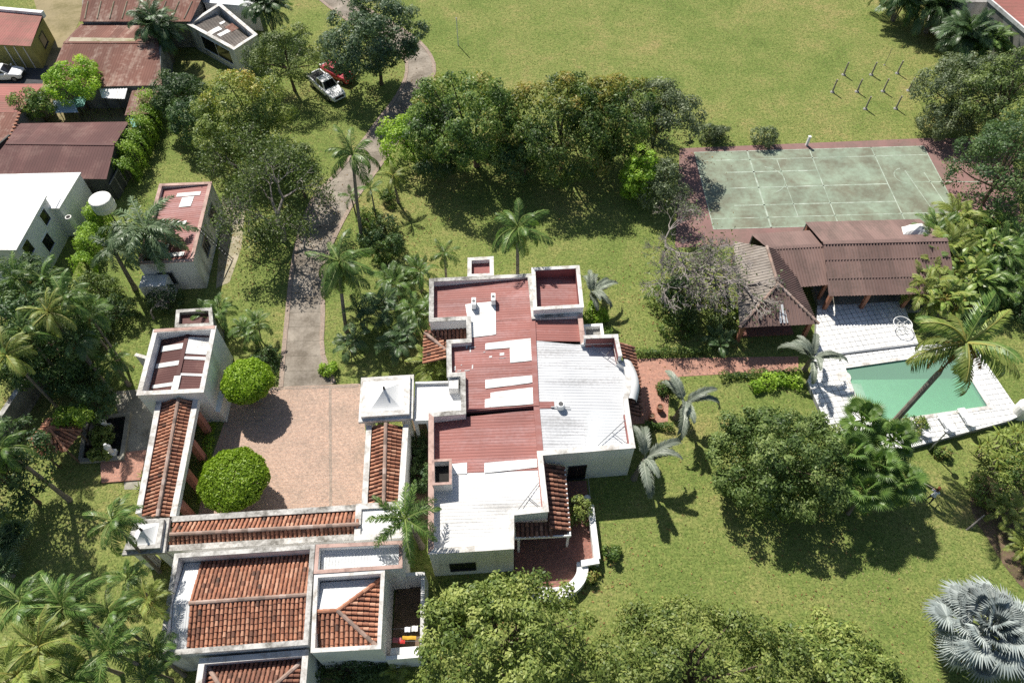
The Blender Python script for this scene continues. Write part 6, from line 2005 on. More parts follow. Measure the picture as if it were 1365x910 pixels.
# hedges
hedge('hedge', 'bright green hedge running along the dark fence', [(-38.09, 67.30, 0), (-37.55, 63.27, 0), (-37.55, 59.13, 0), (-37.48, 55.24, 0)], 1.9, 3.2, 'leaf_bright', 61, 300, 0.22)
hedge('hedge', 'bright green hedge between white house and weeping palm', [(-38.65, 50.88, 0), (-38.46, 47.18, 0), (-37.76, 43.34, 0)], 1.5, 2.6, 'leaf_bright', 62, 300, 0.22)
hedge('hedge', 'low hedge along the north side of the brick path', [(9.87, 34.47, 0), (13.47, 34.50, 0), (16.28, 34.61, 0)], 0.7, 0.7, 'leaf_mango', 63, 380)
hedge('hedge', 'low hedge along the south side of the brick path', [(16.65, 32.10, 0), (19.83, 32.27, 0), (23.03, 32.45, 0)], 0.7, 0.6, 'leaf_mango', 64, 380)
hedge('hedge', 'short low hedge below the potted plants', [(10.10, 27.70, 0), (12.27, 27.55, 0)], 0.6, 0.7, 'leaf_mango', 65, 400)
hedge('hedge', 'low clipped hedge between west gallery and ball trees', [(-23.35, 28.31, 0), (-23.10, 25.47, 0), (-22.66, 21.73, 0)], 0.7, 0.5, 'leaf_topiary', 66, 420, 0.13)
hedge('hedge', 'leafy border growing along the deck edge above the round tree', [(18.96, 30.93, 0), (21.23, 31.75, 0), (23.03, 31.45, 0)], 1.2, 0.9, 'leaf_bright', 67, 300, 0.22)

# shrubs
GS = 'shrubs in the driveway bed'
for k, (c, r, m, lb) in enumerate((
        ((-11.77, 52.83, 0), (0.9, 0.9, 0.8), 'leaf_mango', 'rounded shrub below the small yellow palm in driveway bed'),
        ((-13.45, 50.01, 0), (1.0, 0.9, 0.8), 'leaf_mango', 'rounded shrub beside the slim palm trunk in driveway bed'),
        ((-11.60, 48.51, 0), (1.25, 1.1, 1.2), 'leaf_dark', 'largest dark shrub in the driveway bed'),
        ((-10.64, 46.31, 0), (1.0, 0.9, 1.0), 'leaf_dark', 'dark round shrub at the right end of the driveway bed'),
        ((-11.82, 45.59, 0), (0.95, 0.85, 0.9), 'leaf_mango', 'pale green ball shrub at the foot of the driveway bed'),
        ((-13.01, 47.19, 0), (1.1, 0.9, 0.9), 'leaf_dark', 'low dark shrub by the palm trunk foot'))):
    bush('shrub', lb, c, r, m, 70 + k, 1600, 0.18, 0.32, GS)
for k, (c, r, m, lb) in enumerate((
        ((20.49, 61.59, 0), (1.0, 0.9, 1.0), 'leaf_greyish', 'left small shrub at the court corner by the grey green tree'),
        ((21.66, 61.57, 0), (0.9, 0.8, 0.9), 'leaf_greyish', 'second small shrub at the upper court edge'),
        ((26.31, 61.02, 0), (1.25, 1.0, 1.1), 'leaf_greyish', 'rounded shrub alone on the upper court edge'),
        ((7.40, 36.11, 0), (0.8, 0.7, 0.7), 'leaf_mango', 'low shrub against the villa east bay'),
        ((7.05, 38.25, 0), (0.9, 0.8, 0.9), 'leaf_bright', 'green shrub under the blue palm at the villa corner'),
        ((12.11, 30.74, 0), (0.65, 0.65, 0.6), 'leaf_mango', 'leafy shrub on the brick path beside the pots'),
        ((6.62, 17.65, 0), (0.5, 0.5, 0.5), 'leaf_mango', 'small shrub outside the terrace parapet corner'),
        ((5.13, 16.36, 0), (0.45, 0.45, 0.4), 'leaf_mango', 'small shrub at the curved terrace seat'),
        ((4.45, 20.40, 0), (1.0, 0.9, 1.2), 'leaf_lime', 'pale yellow green shrub growing inside the terrace parapet'),
        ((-6.78, 23.44, 0), (0.9, 1.4, 0.8), 'leaf_dark', 'dark shrub in the gap between gallery and villa'),
        ((-7.05, 25.91, 0), (0.8, 1.0, 0.7), 'leaf_dark', 'upper dark shrub in the gap beside the gallery'),
        ((-14.86, 33.15, 0), (0.5, 0.5, 0.5), 'leaf_bright', 'small shrub at the foot of the driveway bend'),
        ((-19.96, 33.58, 0), (0.9, 1.6, 1.0), 'leaf_dark', 'dark shrub at the left of the driveway end'),
        ((17.48, 36.91, 0), (1.3, 1.1, 1.0), 'leaf_olive', 'shrub in the shade above the brick path'),
        ((13.93, 36.96, 0), (1.4, 1.2, 1.2), 'leaf_mango', 'leafy shrub under the leafless tree'),
        ((20.45, 38.48, 0), (1.0, 1.2, 0.9), 'leaf_bright', 'bright shrub against the hipped pavilion'),
        ((12.95, 40.23, 0), (1.4, 1.2, 1.5), 'leaf_olive', 'viny shrub at the foot of the leafless tree'),
        ((3.07, 23.32, 0), (0.5, 0.5, 0.5), 'leaf_dark', 'shrub in the shaded corner under the villa south wall'),
        ((-42.00, 68.94, 0), (0.9, 0.8, 1.1), 'leaf_olive', 'small tree shrub in the back yard by the white awning'),
        ((-57.69, 77.08, 0), (1.4, 0.8, 0.8), 'leaf_dark', 'dark shrub at the olive house foot'),
        ((34.06, 21.90, 0), (1.6, 1.2, 1.2), 'leaf_lime', 'yellow green shrub on the mulch bed'),
        ((36.66, 22.94, 0), (1.4, 1.2, 1.5), 'leaf_mango', 'green shrub at the right edge below the deck'),
        ((43.36, 38.17, 0), (2.0, 1.6, 1.8), 'leaf_dark', 'dark shrub behind the leaning palm at right edge'),
        ((-35.13, 37.22, 0), (1.8, 1.6, 1.4), 'leaf_dark', 'dark shrub under the palms above the star palm'),
        ((-33.37, 38.79, 0), (1.5, 1.3, 1.3), 'leaf_dark', 'dark shrub left of the thorny bare tree'),
        ((-36.18, 33.79, 0), (1.8, 1.4, 1.4), 'leaf_dark', 'dark shrub at the boundary wall end'),
        ((-34.04, 31.95, 0), (1.6, 1.3, 1.2), 'leaf_dark', 'dark shrub above the kiosk'),
        ((-29.86, 40.15, 0), (1.3, 1.2, 1.2), 'leaf_dark', 'dark shrub between cabin and low annex'),
        ((-35.78, 41.32, 0), (1.6, 1.5, 1.6), 'leaf_olive', 'olive shrub below the second bright hedge'),
        ((30.63, 27.26, 0), (0.9, 0.7, 0.7), 'leaf_mango', 'low shrub at the pool deck edge'),
        ((32.17, 25.07, 0), (0.6, 0.4, 0.35), 'leaf_mango', 'tiny shrub at the foot of the garden lamp'),
        ((-17.32, 11.97, 0), (1.2, 0.8, 0.9), 'leaf_dark', 'shrub below the tiled wing') if False else ((-10.33, 10.32, 0), (2.2, 1.2, 0.9), 'leaf_dark', 'dark shrubs below the hipped wing wall'))):
    bush('shrub', lb, c, r, m, 90 + k, int(900 + 900 * r[0] * r[1]), 0.18, 0.32, 'garden shrubs')

# ------------------------------------------------------------------ palms
def P_(lst):
    for a in lst:
        palm(*a[0], **a[1])
GC = 'coconut palms'
P_([
    (('coconut_palm', 'tall slim coconut palm over the middle of the driveway', (-13.27, 49.15, 9), 'coco', 15, 3.1, 201), dict(base=(-13.95, 48.16, 0), lo=-35, group=GC)),
    (('coconut_palm', 'full coconut palm with drooping yellow fronds beside the driveway', (-13.61, 39.22, 6.6), 'coco', 20, 3.7, 202), dict(base=(-14.01, 37.17, 0), lo=-55, hi=70, group=GC, extra=('coco_yellow', 4, -70, -35), wind=rad(-50), wk=0.35)),
    (('coconut_palm', 'coconut palm standing behind the villa north parapet', (0.56, 42.91, 6.4), 'coco', 19, 3.5, 203), dict(base=(0.55, 41.6, 0), lo=-60, group=GC, extra=('coco_yellow', 3, -75, -45))),
    (('coconut_palm', 'small young palm on the lawn left of the villa', (-5.68, 43.03, 3.2), 'coco', 13, 1.75, 204), dict(lo=-45, group=GC, r0=0.11)),
    (('coconut_palm', 'tall coconut palm leaning across the pool with brown fronds', (29.50, 27.55, 11), 'coco_yellow', 11, 4.2, 205), dict(base=(27.23, 25.88, 0), lo=-45, hi=60, group=GC, dry=5, extra=('coco', 8, -25, 75), r0=0.22)),
    (('coconut_palm', 'wind swept palm above the small corner pavilion', (-23.83, 17.05, 8.5), 'coco', 18, 2.3, 206), dict(lo=-45, group=GC, wind=rad(10), wk=0.6, r0=0.11)),
    (('coconut_palm', 'small yellow tipped palm at the top of the driveway bed', (-10.89, 52.51, 3.6), 'coco_yellow', 11, 1.9, 207), dict(lo=-50, group=GC, r0=0.12)),
    (('coconut_palm', 'slim young palm on the edge of the driveway', (-14.53, 49.97, 3.4), 'areca', 9, 1.35, 208), dict(lo=-20, r0=0.08, base=(-14.65, 50.53, 0))),
    (('coconut_palm', 'young palm among the shrubs of the driveway bed', (-12.79, 50.72, 3.6), 'areca', 10, 1.5, 209), dict(lo=-20, r0=0.08)),
])
GL = 'palms in the lower left corner'
for k, (c, L, key, lb) in enumerate((
        ((-24.74, 11.95, 9), 2.7, 'coco', 'windblown palm in the lower left, topmost of the group'), ((-25.29, 9.85, 9), 2.7, 'coco_yellow', 'yellowish palm at the lower left below the topmost'),
        ((-22.57, 11.73, 8), 2.4, 'coco', 'palm left of the tiled wing with a long bare trunk'), ((-21.87, 9.78, 8.5), 2.6, 'plume_green', 'palm with arched plumes low in the left corner'),
        ((-21.94, 13.27, 5.5), 1.9, 'areca_yellow', 'light green palm touching the tiled wing parapet'), ((-27.84, 12.60, 8), 2.5, 'coco', 'palm at the left edge above the lower corner'),
        ((-26.26, 8.56, 8.5), 2.8, 'areca_yellow', 'palm cut by the bottom left corner'), ((-23.87, 8.55, 7.5), 2.6, 'coco', 'palm cut by the bottom edge at left'),
        ((-21.21, 10.62, 4.5), 1.9, 'areca', 'low palm beside the tiled wing wall'), ((-21.22, 9.11, 4.5), 2.0, 'coco', 'dark palm at the bottom edge by the tiled wing'), ((-23.78, 14.80, 5), 1.7, 'areca', 'small palm under the corner pavilion'))):
    palm('garden_palm', lb, c, key, 18, L * 0.98, 230 + k, group=GL, dry=1 + k % 3, lo=-45, hi=72, wind=rad(40), wk=0.45, r0=0.11)
GM = 'palms beside the white house'
for k, (c, L, key, lb) in enumerate((
        ((-32.21, 33.71, 9), 2.6, 'coco', 'palm with a long pale trunk above the boundary wall'), ((-32.96, 32.49, 9), 2.5, 'coco_yellow', 'yellowish palm beside the long pale trunked palm'),
        ((-37.29, 36.49, 8), 2.6, 'plume_green', 'palm in front of the white house wall at left edge'), ((-35.66, 36.89, 7.5), 2.4, 'coco', 'palm touching the white house window wall'),
        ((-31.48, 33.89, 7), 2.2, 'areca', 'palm at the right of the left palm group'), ((-35.00, 31.67, 8), 2.6, 'coco', 'palm over the dark tree at the left edge'),
        ((-35.36, 29.58, 8), 2.6, 'coco_yellow', 'yellow green palm at the left edge above the wall'), ((-32.06, 31.92, 6.5), 2.2, 'areca_dark', 'dark palm below the left palm group'))):
    palm('yard_palm', lb, c, key, 16, L, 250 + k, group=GM, dry=k % 3, lo=-45, hi=72, wind=rad(20), wk=0.35, r0=0.11)
palm('fan_palm', 'star shaped palm left of the parapet block', (-30.73, 32.01, 3.4), 'areca', 18, 1.9, 262, lo=-25, hi=75)
GE = 'palms at the left edge'
for k, (c, L, key, lb) in enumerate((
        ((-32.65, 22.19, 8), 2.4, 'coco', 'palm at the left edge beside the kiosk'),)):
    palm('edge_palm', lb, c, key, 16, L, 265 + k, group=GE, lo=-40, hi=75)
for k, (c, lb) in enumerate((((-35.37, 18.64, 0), 'upper steel blue fan plant in the shade at left'), ((-34.73, 19.45, 0), 'right steel blue fan plant in the shade at left'), ((-34.75, 16.79, 0), 'lower steel blue fan plant in the shade at left'))):
    palm('blue_fan_plant', lb, (c[0], c[1], 0.7), 'steel', 16, 1.5, 270 + k, group='steel blue fan plants', lo=5, hi=80, fname='fan_leaf', r0=0.12)
palm('weeping_palm', 'large plumed weeping palm hanging over the cabin roof', (-30.81, 44.18, 5.4), 'plume', 28, 5.0, 275, base=(-31.86, 43.88, 0), lo=-42, hi=55, r0=0.22)
palm('weeping_palm', 'grey green weeping palm against the hedge left of cabin', (-33.23, 42.45, 5), 'plume', 10, 3.0, 276, lo=-35, hi=60, r0=0.2)
palm('plumed_palm', 'plumed palm between the corner block and the villa roof', (-6.84, 17.98, 6), 'plume_green', 15, 3.1, 277, lo=-25, hi=65, r0=0.18)
# blue triangle palms
GB = 'blue grey triangle palms'
for k, (c, L, azs, n, lb) in enumerate((
        ((12.87, 28.32, 2.4), 3.4, [rad(110), rad(20), rad(-100), rad(125), rad(5), rad(-85)], 9, 'blue grey palm over the brick path'),
        ((9.38, 23.66, 2.6), 3.4, [rad(100), rad(10), rad(-95), rad(85), rad(25), rad(-110)], 9, 'blue grey palm at the villa south east corner'),
        ((23.58, 32.41, 2.2), 3.0, [rad(120), rad(10), rad(-100), rad(150), rad(-10), rad(80)], 10, 'blue grey palm at the pool deck corner'),
        ((6.74, 39.51, 1.8), 2.8, [rad(70), rad(10), rad(-50), rad(100), rad(-80), rad(30)], 11, 'blue grey palm against the raised roof box'))):
    palm('triangle_palm', lb, c, 'triangle', n, L, 280 + k, group=GB, lo=22, hi=72, azs=azs, r0=0.2)
# silver fan palm
palm('silver_palm', 'large silver fan palm in the lower right corner', (28.49, 11.66, 3.4), 'silver', 42, 2.6, 290, lo=-32, hi=84, r0=0.3, fname='fan_leaf', extra=('silver_dry', 5, -40, -15))
# fan palm group at the pool
GF = 'green fan palms at the pool deck'
for k, (c, h_, lb) in enumerate((((24.84, 25.73, 4.2), 0, 'fan palm touching the pool edge, topmost of its group'), ((26.60, 24.26, 4), 0, 'fan palm right of its group by the pool deck'), ((23.36, 23.26, 4.2), 0, 'fan palm left of its group beside the round tree'),
                             ((24.93, 22.21, 4), 0, 'fan palm in the middle of the pool group'), ((26.49, 21.47, 3.4), 0, 'low fan palm at the right below pool deck'), ((23.80, 20.67, 3.4), 0, 'lowest fan palm of the pool group'))):
    palm('fan_palm', lb, c, 'fan', 20, 1.55, 295 + k, group=GF, lo=-40, hi=75, fname='fan_leaf', r0=0.12)

# clumping palms
GA = 'clumping palms'
for k, (c, key, st, n, L, h_, lb) in enumerate((
        ((-38.93, 76.15, 0), 'areca_dark', 12, 8, 2.9, 5.6, 'tall dark clumping palm over the rusty workshop roof'),
        ((-28.13, 81.76, 0), 'areca_dark', 11, 8, 3.0, 4.6, 'dark clumping palm right of the derelict house'),
        ((-24.37, 37.47, 0), 'areca', 5, 7, 1.7, 3.2, 'clumping palm right of the parapet block, left one'),
        ((-21.27, 36.25, 0), 'areca', 5, 7, 1.6, 2.6, 'clumping palm beside the driveway end, right one'),
        ((-9.86, 40.97, 0), 'areca', 5, 7, 1.9, 2.4, 'upper left clumping palm in the bed beside the villa'),
        ((-7.93, 41.54, 0), 'areca', 4, 7, 1.8, 2.6, 'upper right clumping palm in the bed beside the villa'),
        ((-10.72, 38.09, 0), 'areca_dark', 5, 7, 1.9, 2.4, 'dark clumping palm at the driveway side of the bed'),
        ((-7.81, 37.65, 0), 'areca', 5, 7, 2.0, 2.4, 'clumping palm in the middle of the villa bed'),
        ((-9.19, 34.94, 0), 'areca_dark', 5, 6, 1.9, 2.0, 'clumping palm above the domed porch, left one'),
        ((-6.57, 32.68, 0), 'areca_yellow', 4, 7, 1.7, 1.8, 'light clumping palm above the link canopy'),
        ((46.60, 83.24, 0), 'areca_dark', 11, 8, 3.6, 3.6, 'clumping palm left of the grey building at top right'),
        ((49.72, 80.61, 0), 'areca_dark', 11, 8, 3.6, 3.6, 'clumping palm in front of the grey building at top right'),
        ((50.93, 74.53, 0), 'areca_dark', 11, 8, 3.6, 3.8, 'clumping palm below the red roofed house, left one'),
        ((53.10, 73.92, 0), 'areca', 9, 8, 2.9, 3.2, 'clumping palm against the red roofed house wall'),
        ((34.69, 20.06, 0), 'areca_yellow', 5, 7, 1.5, 1.8, 'small palm with pale trunk on the mulch bed'),
        ((35.11, 17.61, 0), 'areca_yellow', 5, 7, 1.6, 1.2, 'palm at the right edge above the silver palm'),
        ((-7.20, 9.85, 0), 'areca_yellow', 3, 8, 1.2, 0.6, 'little bright palm at the bottom edge by the yard'),
        ((-13.24, 34.99, 0), 'areca_dark', 4, 6, 1.6, 1.4, 'dark low palm at the driveway bend'),
        ((-12.50, 37.31, 0), 'areca_dark', 4, 7, 1.7, 2.2, 'dark clumping palm under the full coconut palm'),
        ((17.18, 35.21, 0), 'areca_dark', 3, 7, 1.5, 1.0, 'dark low palm in the shade above brick path'))):
    clump_palm('clumping_palm', lb, c, key, st, n, L, h_, 400 + k, GA)

# broad-leaved plants beside the pavilion
GP = 'banana like plants beside the pool pavilion'
rng = random.Random(77)
spots = [(1238,338), (1262,322), (1292,325), (1320,335), (1228,365), (1256,360), (1284,356), (1312,362), (1342,358), (1240,392), (1270,390), (1300,395), (1332,395), (1226,412), (1255,425)]
XY = [(38.10, 45.34, 0), (40.26, 46.80, 0), (42.22, 46.49, 0), (43.79, 45.53, 0), (36.61, 42.92, 0), (38.63, 43.33, 0), (40.63, 43.66, 0), (42.31, 43.11, 0), (44.45, 43.43, 0), (36.61, 40.58, 0), (38.63, 40.73, 0), (40.43, 40.28, 0), (42.52, 40.25, 0), (35.15, 38.93, 0), (36.64, 37.86, 0)]
NM = ['at the brown roof corner', 'behind the canvas hood', 'at the back of the thicket below the court', 'at the back right of the thicket', 'against the pavilion roof edge',
      'second from the pavilion in the middle of the thicket', 'in the centre of the thicket', 'right of the thicket centre', 'at the right edge of the thicket', 'at the pavilion eave corner',
      'in the lower middle of the thicket', 'above the leaning palm crown', 'at the lower right of the thicket', 'at the deck corner below the pavilion', 'at the lower end of the thicket by the deck']
for k, (c, nm) in enumerate(zip(XY, NM)):
    key = ('areca', 'areca_yellow', 'paddle', 'areca')[k % 4]
    clump_palm('banana_plant' if key == 'paddle' else 'thicket_palm', ('broad leaved plant ' if key == 'paddle' else 'yellow green palm ' if key == 'areca_yellow' else 'feathery green palm ') + nm, c, key, 7, 8, rng.uniform(1.6, 1.9) if key == 'paddle' else rng.uniform(2.2, 2.7), rng.uniform(2.0, 3.2), 440 + k,
               'plants of the thicket beside the pool', 1.3, 'plant' if key == 'paddle' else 'palm', 'leaf' if key == 'paddle' else 'frond', 0, 75)
for k, (c, lb) in enumerate((((34.86, 25.03, 0), 'star leaved plant at the deck edge, leftmost'), ((36.17, 25.65, 0), 'star leaved plant at the deck edge, second from left'), ((37.62, 26.01, 0), 'star leaved plant at the right deck edge'), ((35.29, 23.67, 0), 'star leaved plant below its group'), ((37.09, 24.26, 0), 'star leaved plant at the right edge of its group'))):
    clump_palm('star_plant', lb, c, 'star', 4, 11, 0.95, 1.5, 470 + k, 'star leaved plants by the deck', 0.6, 'plant', 'leaf', -15, 70)
for k, (c, lb) in enumerate((((-27.41, 23.92, 0), 'spiky rosette plant on the brick patio corner'), ((-27.47, 22.96, 0), 'dark spiky plant at the foot of the brick patio'))):
    clump_palm('spiky_plant', lb, c, 'star', 1, 10, 0.6, 0.25, 480 + k, 'spiky plants by the patio', 0.1, 'plant', 'leaf', 5, 70)

# ------------------------------------------------------------------ small things on the playing field and court
PB = [(37.71, 72.48, 0), (40.83, 72.43, 0), (43.82, 72.65, 0), (35.62, 69.35, 0), (38.34, 69.37, 0), (41.22, 69.38, 0), (38.39, 66.33, 0), (41.67, 66.34, 0), (44.06, 69.47, 0)]
PL = ['short post at the left of the upper row on the field', 'middle post of the upper row on the field', 'right post of the upper row on the field', 'leftmost post of the middle row on the field', 'second post of the middle row on the field',
      'third post of the middle row on the field', 'left post of the lowest row on the field', 'right post of the lowest row on the field', 'post half hidden by the tree at the field edge']
for c, lb in zip(PB, PL):
    t = thing('short_post', lb, 'post', c, group='short posts on the playing field')
    part('shaft', MB().tube([(c[0], c[1], -0.05), (c[0], c[1], 0.8), (c[0] + 0.02, c[1], 1.58)], [0.10, 0.085, 0.08], 7), 'bare_wood', t)
    part('foot', MB().lathe((c[0], c[1], 0), [(0.26, 0.0), (0.2, 0.08), (0.1, 0.12)], 8), 'grey_wall', t)
c = (42.86, 74.24, 0)
t = thing('thin_pole', 'thin pale pole behind the short posts', 'pole', c)
part('shaft', MB().tube([(c[0], c[1], 0), (c[0], c[1], 2.1)], [0.035, 0.03], 6), 'metal_grey', t)
part('foot', MB().lathe((c[0], c[1], 0), [(0.12, 0.0), (0.08, 0.05)], 8), 'grey_wall', t)
c = (-5.96, 79.01, 0)
t = thing('flag_pole', 'white pole standing on the field above the mango trees', 'pole', c)
part('shaft', MB().tube([(c[0], c[1], 0), (c[0], c[1], 3.4)], [0.06, 0.05], 8), 'white_paint', t)
part('cap', MB().lathe((c[0], c[1], 3.4), [(0.05, 0), (0.08, 0.05), (0.02, 0.12)], 8), 'white_paint', t)
c = (30.61, 60.48, 0)
t = thing('court_post', 'white net post at the upper edge of tennis court', 'post', c)
part('shaft', MB().box((c[0], c[1], 0.55), (0.22, 0.22, 1.1)), 'white_paint', t)
part('cap', MB().box((c[0], c[1], 1.13), (0.28, 0.28, 0.06)), 'white_paint', t)

def lamp(c, h, lb, lean=0.0):
    t = thing('garden_lamp', lb, 'lamp', c, group='garden lamps')
    top = (c[0] + lean, c[1], h)
    part('post', MB().tube([(c[0], c[1], 0), lerp3((c[0], c[1], 0), top, 0.5), top], [0.07, 0.055, 0.05], 7), 'metal_grey', t)
    part('shade', MB().lathe((top[0], top[1], top[2]), [(0.10, -0.02), (0.26, 0.02), (0.22, 0.12), (0.05, 0.2)], 12), 'metal_grey', t)
lamp((31.36, 25.45, 0), 2.9, 'slim garden lamp on the grass below the pool deck')
t0 = (31.87, 19.21, 0)
t = thing('cut_pole', 'short leaning wooden pole at the mulch bed edge', 'pole', t0)
part('shaft', MB().tube([(t0[0], t0[1], -0.05), (t0[0] + 0.9, t0[1] + 0.6, 1.2)], [0.06, 0.05], 7), 'bare_wood', t)
part('brace', MB().tube([(t0[0] + 0.4, t0[1] + 0.1, 0), (t0[0] + 0.6, t0[1] + 0.4, 0.8)], [0.03, 0.03], 5), 'bare_wood', t)

# planters on the brick path
for c, lb in (((11.49, 29.16, 0), 'right clay pot on the brick path beside the shrub'), ((10.75, 28.36, 0), 'left clay pot on the brick path near the low hedge')):
    t = thing('clay_pot', lb, 'pot', c, group='clay pots on the path')
    part('body', MB().lathe(c, [(0.15, 0.0), (0.25, 0.2), (0.28, 0.38), (0.22, 0.55), (0.27, 0.62), (0.23, 0.62), (0.18, 0.54)], 16), 'terracotta', t, smooth=False)
    part('soil', MB().lathe((c[0], c[1], 0.53), [(0.195, 0.0), (0.19, 0.015)], 14), 'bark_mulch', t)

# furniture on the pool deck
c = (32.43, 36.52, 0.48)
t = thing('round_table', 'white wire framed round table on the upper pool deck', 'table', (c[0], c[1], 0.48))
c = (c[0], c[1], 0.48)
part('rim', MB().tube([(c[0] + 0.74 * math.cos(2 * math.pi * k / 24), c[1] + 0.74 * math.sin(2 * math.pi * k / 24), c[2] + 0.7) for k in range(25)], [0.035] * 25, 6), 'plastic_white', t)
for k in range(2):
    a = rad(35 + 90 * k)
    part('slat', MB().tube([(c[0] - 0.72 * math.cos(a), c[1] - 0.72 * math.sin(a), c[2] + 0.7), (c[0] + 0.72 * math.cos(a), c[1] + 0.72 * math.sin(a), c[2] + 0.7)], [0.012, 0.012], 4), 'plastic_white', t)
for k in range(4):
    a = rad(45 + 90 * k)
    part('leg', MB().tube([(c[0] + 0.45 * math.cos(a), c[1] + 0.45 * math.sin(a), c[2]), (c[0] + 0.3 * math.cos(a), c[1] + 0.3 * math.sin(a), c[2] + 0.68)], [0.03, 0.03], 6), 'plastic_white', t)
def lounger(c, rz, lb):
    t = thing('pool_lounger', lb, 'lounger', (c[0], c[1], 0.42), rz, 'white loungers on the pool deck')
    def pp_(nm, mb, m):
        o = bpy.data.objects.new(nm, mb.mesh(nm, m))
        COL.objects.link(o)
        o.parent = t
    pp_('seat', MB().box((0, -0.25, 0.32), (0.6, 1.3, 0.06)), 'plastic_white')
    mb = MB()
    mb.add([(-0.3, 0.40, 0.30), (0.3, 0.40, 0.30), (0.3, 0.95, 0.85), (-0.3, 0.95, 0.85), (-0.3, 0.44, 0.25), (0.3, 0.44, 0.25), (0.3, 1.0, 0.80), (-0.3, 1.0, 0.80)],
           [(0, 1, 2, 3), (7, 6, 5, 4), (0, 4, 5, 1), (1, 5, 6, 2), (2, 6, 7, 3), (3, 7, 4, 0)])
    pp_('backrest', mb, 'plastic_white')
    for x in (-0.26, 0.26):
        for y in (-0.8, 0.35):
            pp_('leg', MB().box((x, y, 0.15), (0.05, 0.05, 0.3)), 'plastic_white')
        pp_('armrest', MB().box((x * 1.15, 0.1, 0.5), (0.06, 0.6, 0.04)), 'plastic_white')
lounger((31.08, 26.90, 0.4), rad(188), 'leftmost white lounger at the lower edge of pool deck')
lounger((33.01, 27.33, 0.4), rad(192), 'middle white lounger at the lower edge of pool deck')
lounger((34.72, 27.77, 0.4), rad(190), 'right white lounger at the lower edge of pool deck')
c = (38.71, 28.47, 1.4)
t = thing('white_tank', 'white rounded tank at the right edge of the pool deck', 'tank', (c[0], c[1], 0))
part('drum', MB().lathe((c[0] + 0.6, c[1], 0.0), [(0.6, 0.0), (0.62, 0.1), (0.62, 1.3), (0.45, 1.5), (0.25, 1.58)], 20), 'tank_white', t)
part('lid', MB().lathe((c[0] + 0.6, c[1], 1.58), [(0.25, 0.0), (0.25, 0.05), (0.2, 0.07)], 14), 'metal_grey', t)

# white urn on the terrace and statues by the pond
c = (5.28, 21.65, 0)
t = thing('white_urn', 'small white urn on the terrace beside the pale shrub', 'urn', c)
part('body', MB().lathe(c, [(0.16, 0), (0.12, 0.1), (0.24, 0.4), (0.26, 0.6), (0.2, 0.62)], 12), 'white_paint', t)
part('base', MB().box((c[0], c[1], 0.1), (0.4, 0.4, 0.2)), 'white_wall', t)
for c, lb in (((-30.16, 25.80, 0), 'white garden statue at the lower end of the pond'), ((-31.24, 28.01, 0), 'white garden statue among leaves at the upper pond')):
    t = thing('garden_statue', lb, 'statue', c, group='statues by the pond')
    part('plinth', MB().box((c[0], c[1], 0.25), (0.5, 0.5, 0.5)), 'white_wall', t)
    part('figure', MB().lathe((c[0], c[1], 0.5), [(0.2, 0), (0.16, 0.3), (0.22, 0.6), (0.24, 0.8), (0.08, 0.92), (0.13, 1.05), (0.12, 1.15), (0.02, 1.22)], 10), 'white_paint', t, smooth=True)
for k, (c, r, lb) in enumerate((((-31.33, 27.16, 0), 0.7, 'leafy shrub at the left pond rim'), ((-31.02, 25.81, 0), 0.6, 'flowering shrub at the lower left pond corner'))):
    bush('pond_shrub', lb, c, (r, r, r), 'leaf_lime', 500 + k, 1300, 0.2, 0.3, 'shrubs at the pond')

# ------------------------------------------------------------------ vehicles
def loft(sections):
    """sections: list of closed rings (same count) from rear to front."""
    mb = MB()
    n = len(sections[0])
    vs_, fs_ = [], []
    for s in sections:
        vs_ += s
    for i in range(len(sections) - 1):
        for k in range(n):
            k2 = (k + 1) % n
            fs_.append((i * n + k, i * n + k2, (i + 1) * n + k2, (i + 1) * n + k))
    fs_.append(tuple(range(n - 1, -1, -1)))
    fs_.append(tuple((len(sections) - 1) * n + k for k in range(n)))
    mb.add(vs_, fs_)
    return mb

def ring_x(x, hw, z0, z1, hw1=None):
    hw1 = hw1 or hw * 0.92
    r = 0.10
    return [(x, -hw * 0.96, z0), (x, hw * 0.96, z0), (x, hw, z0 + 0.18), (x, hw, z1 - r), (x, hw1, z1), (x, -hw1, z1), (x, -hw, z1 - r), (x, -hw, z0 + 0.18)]

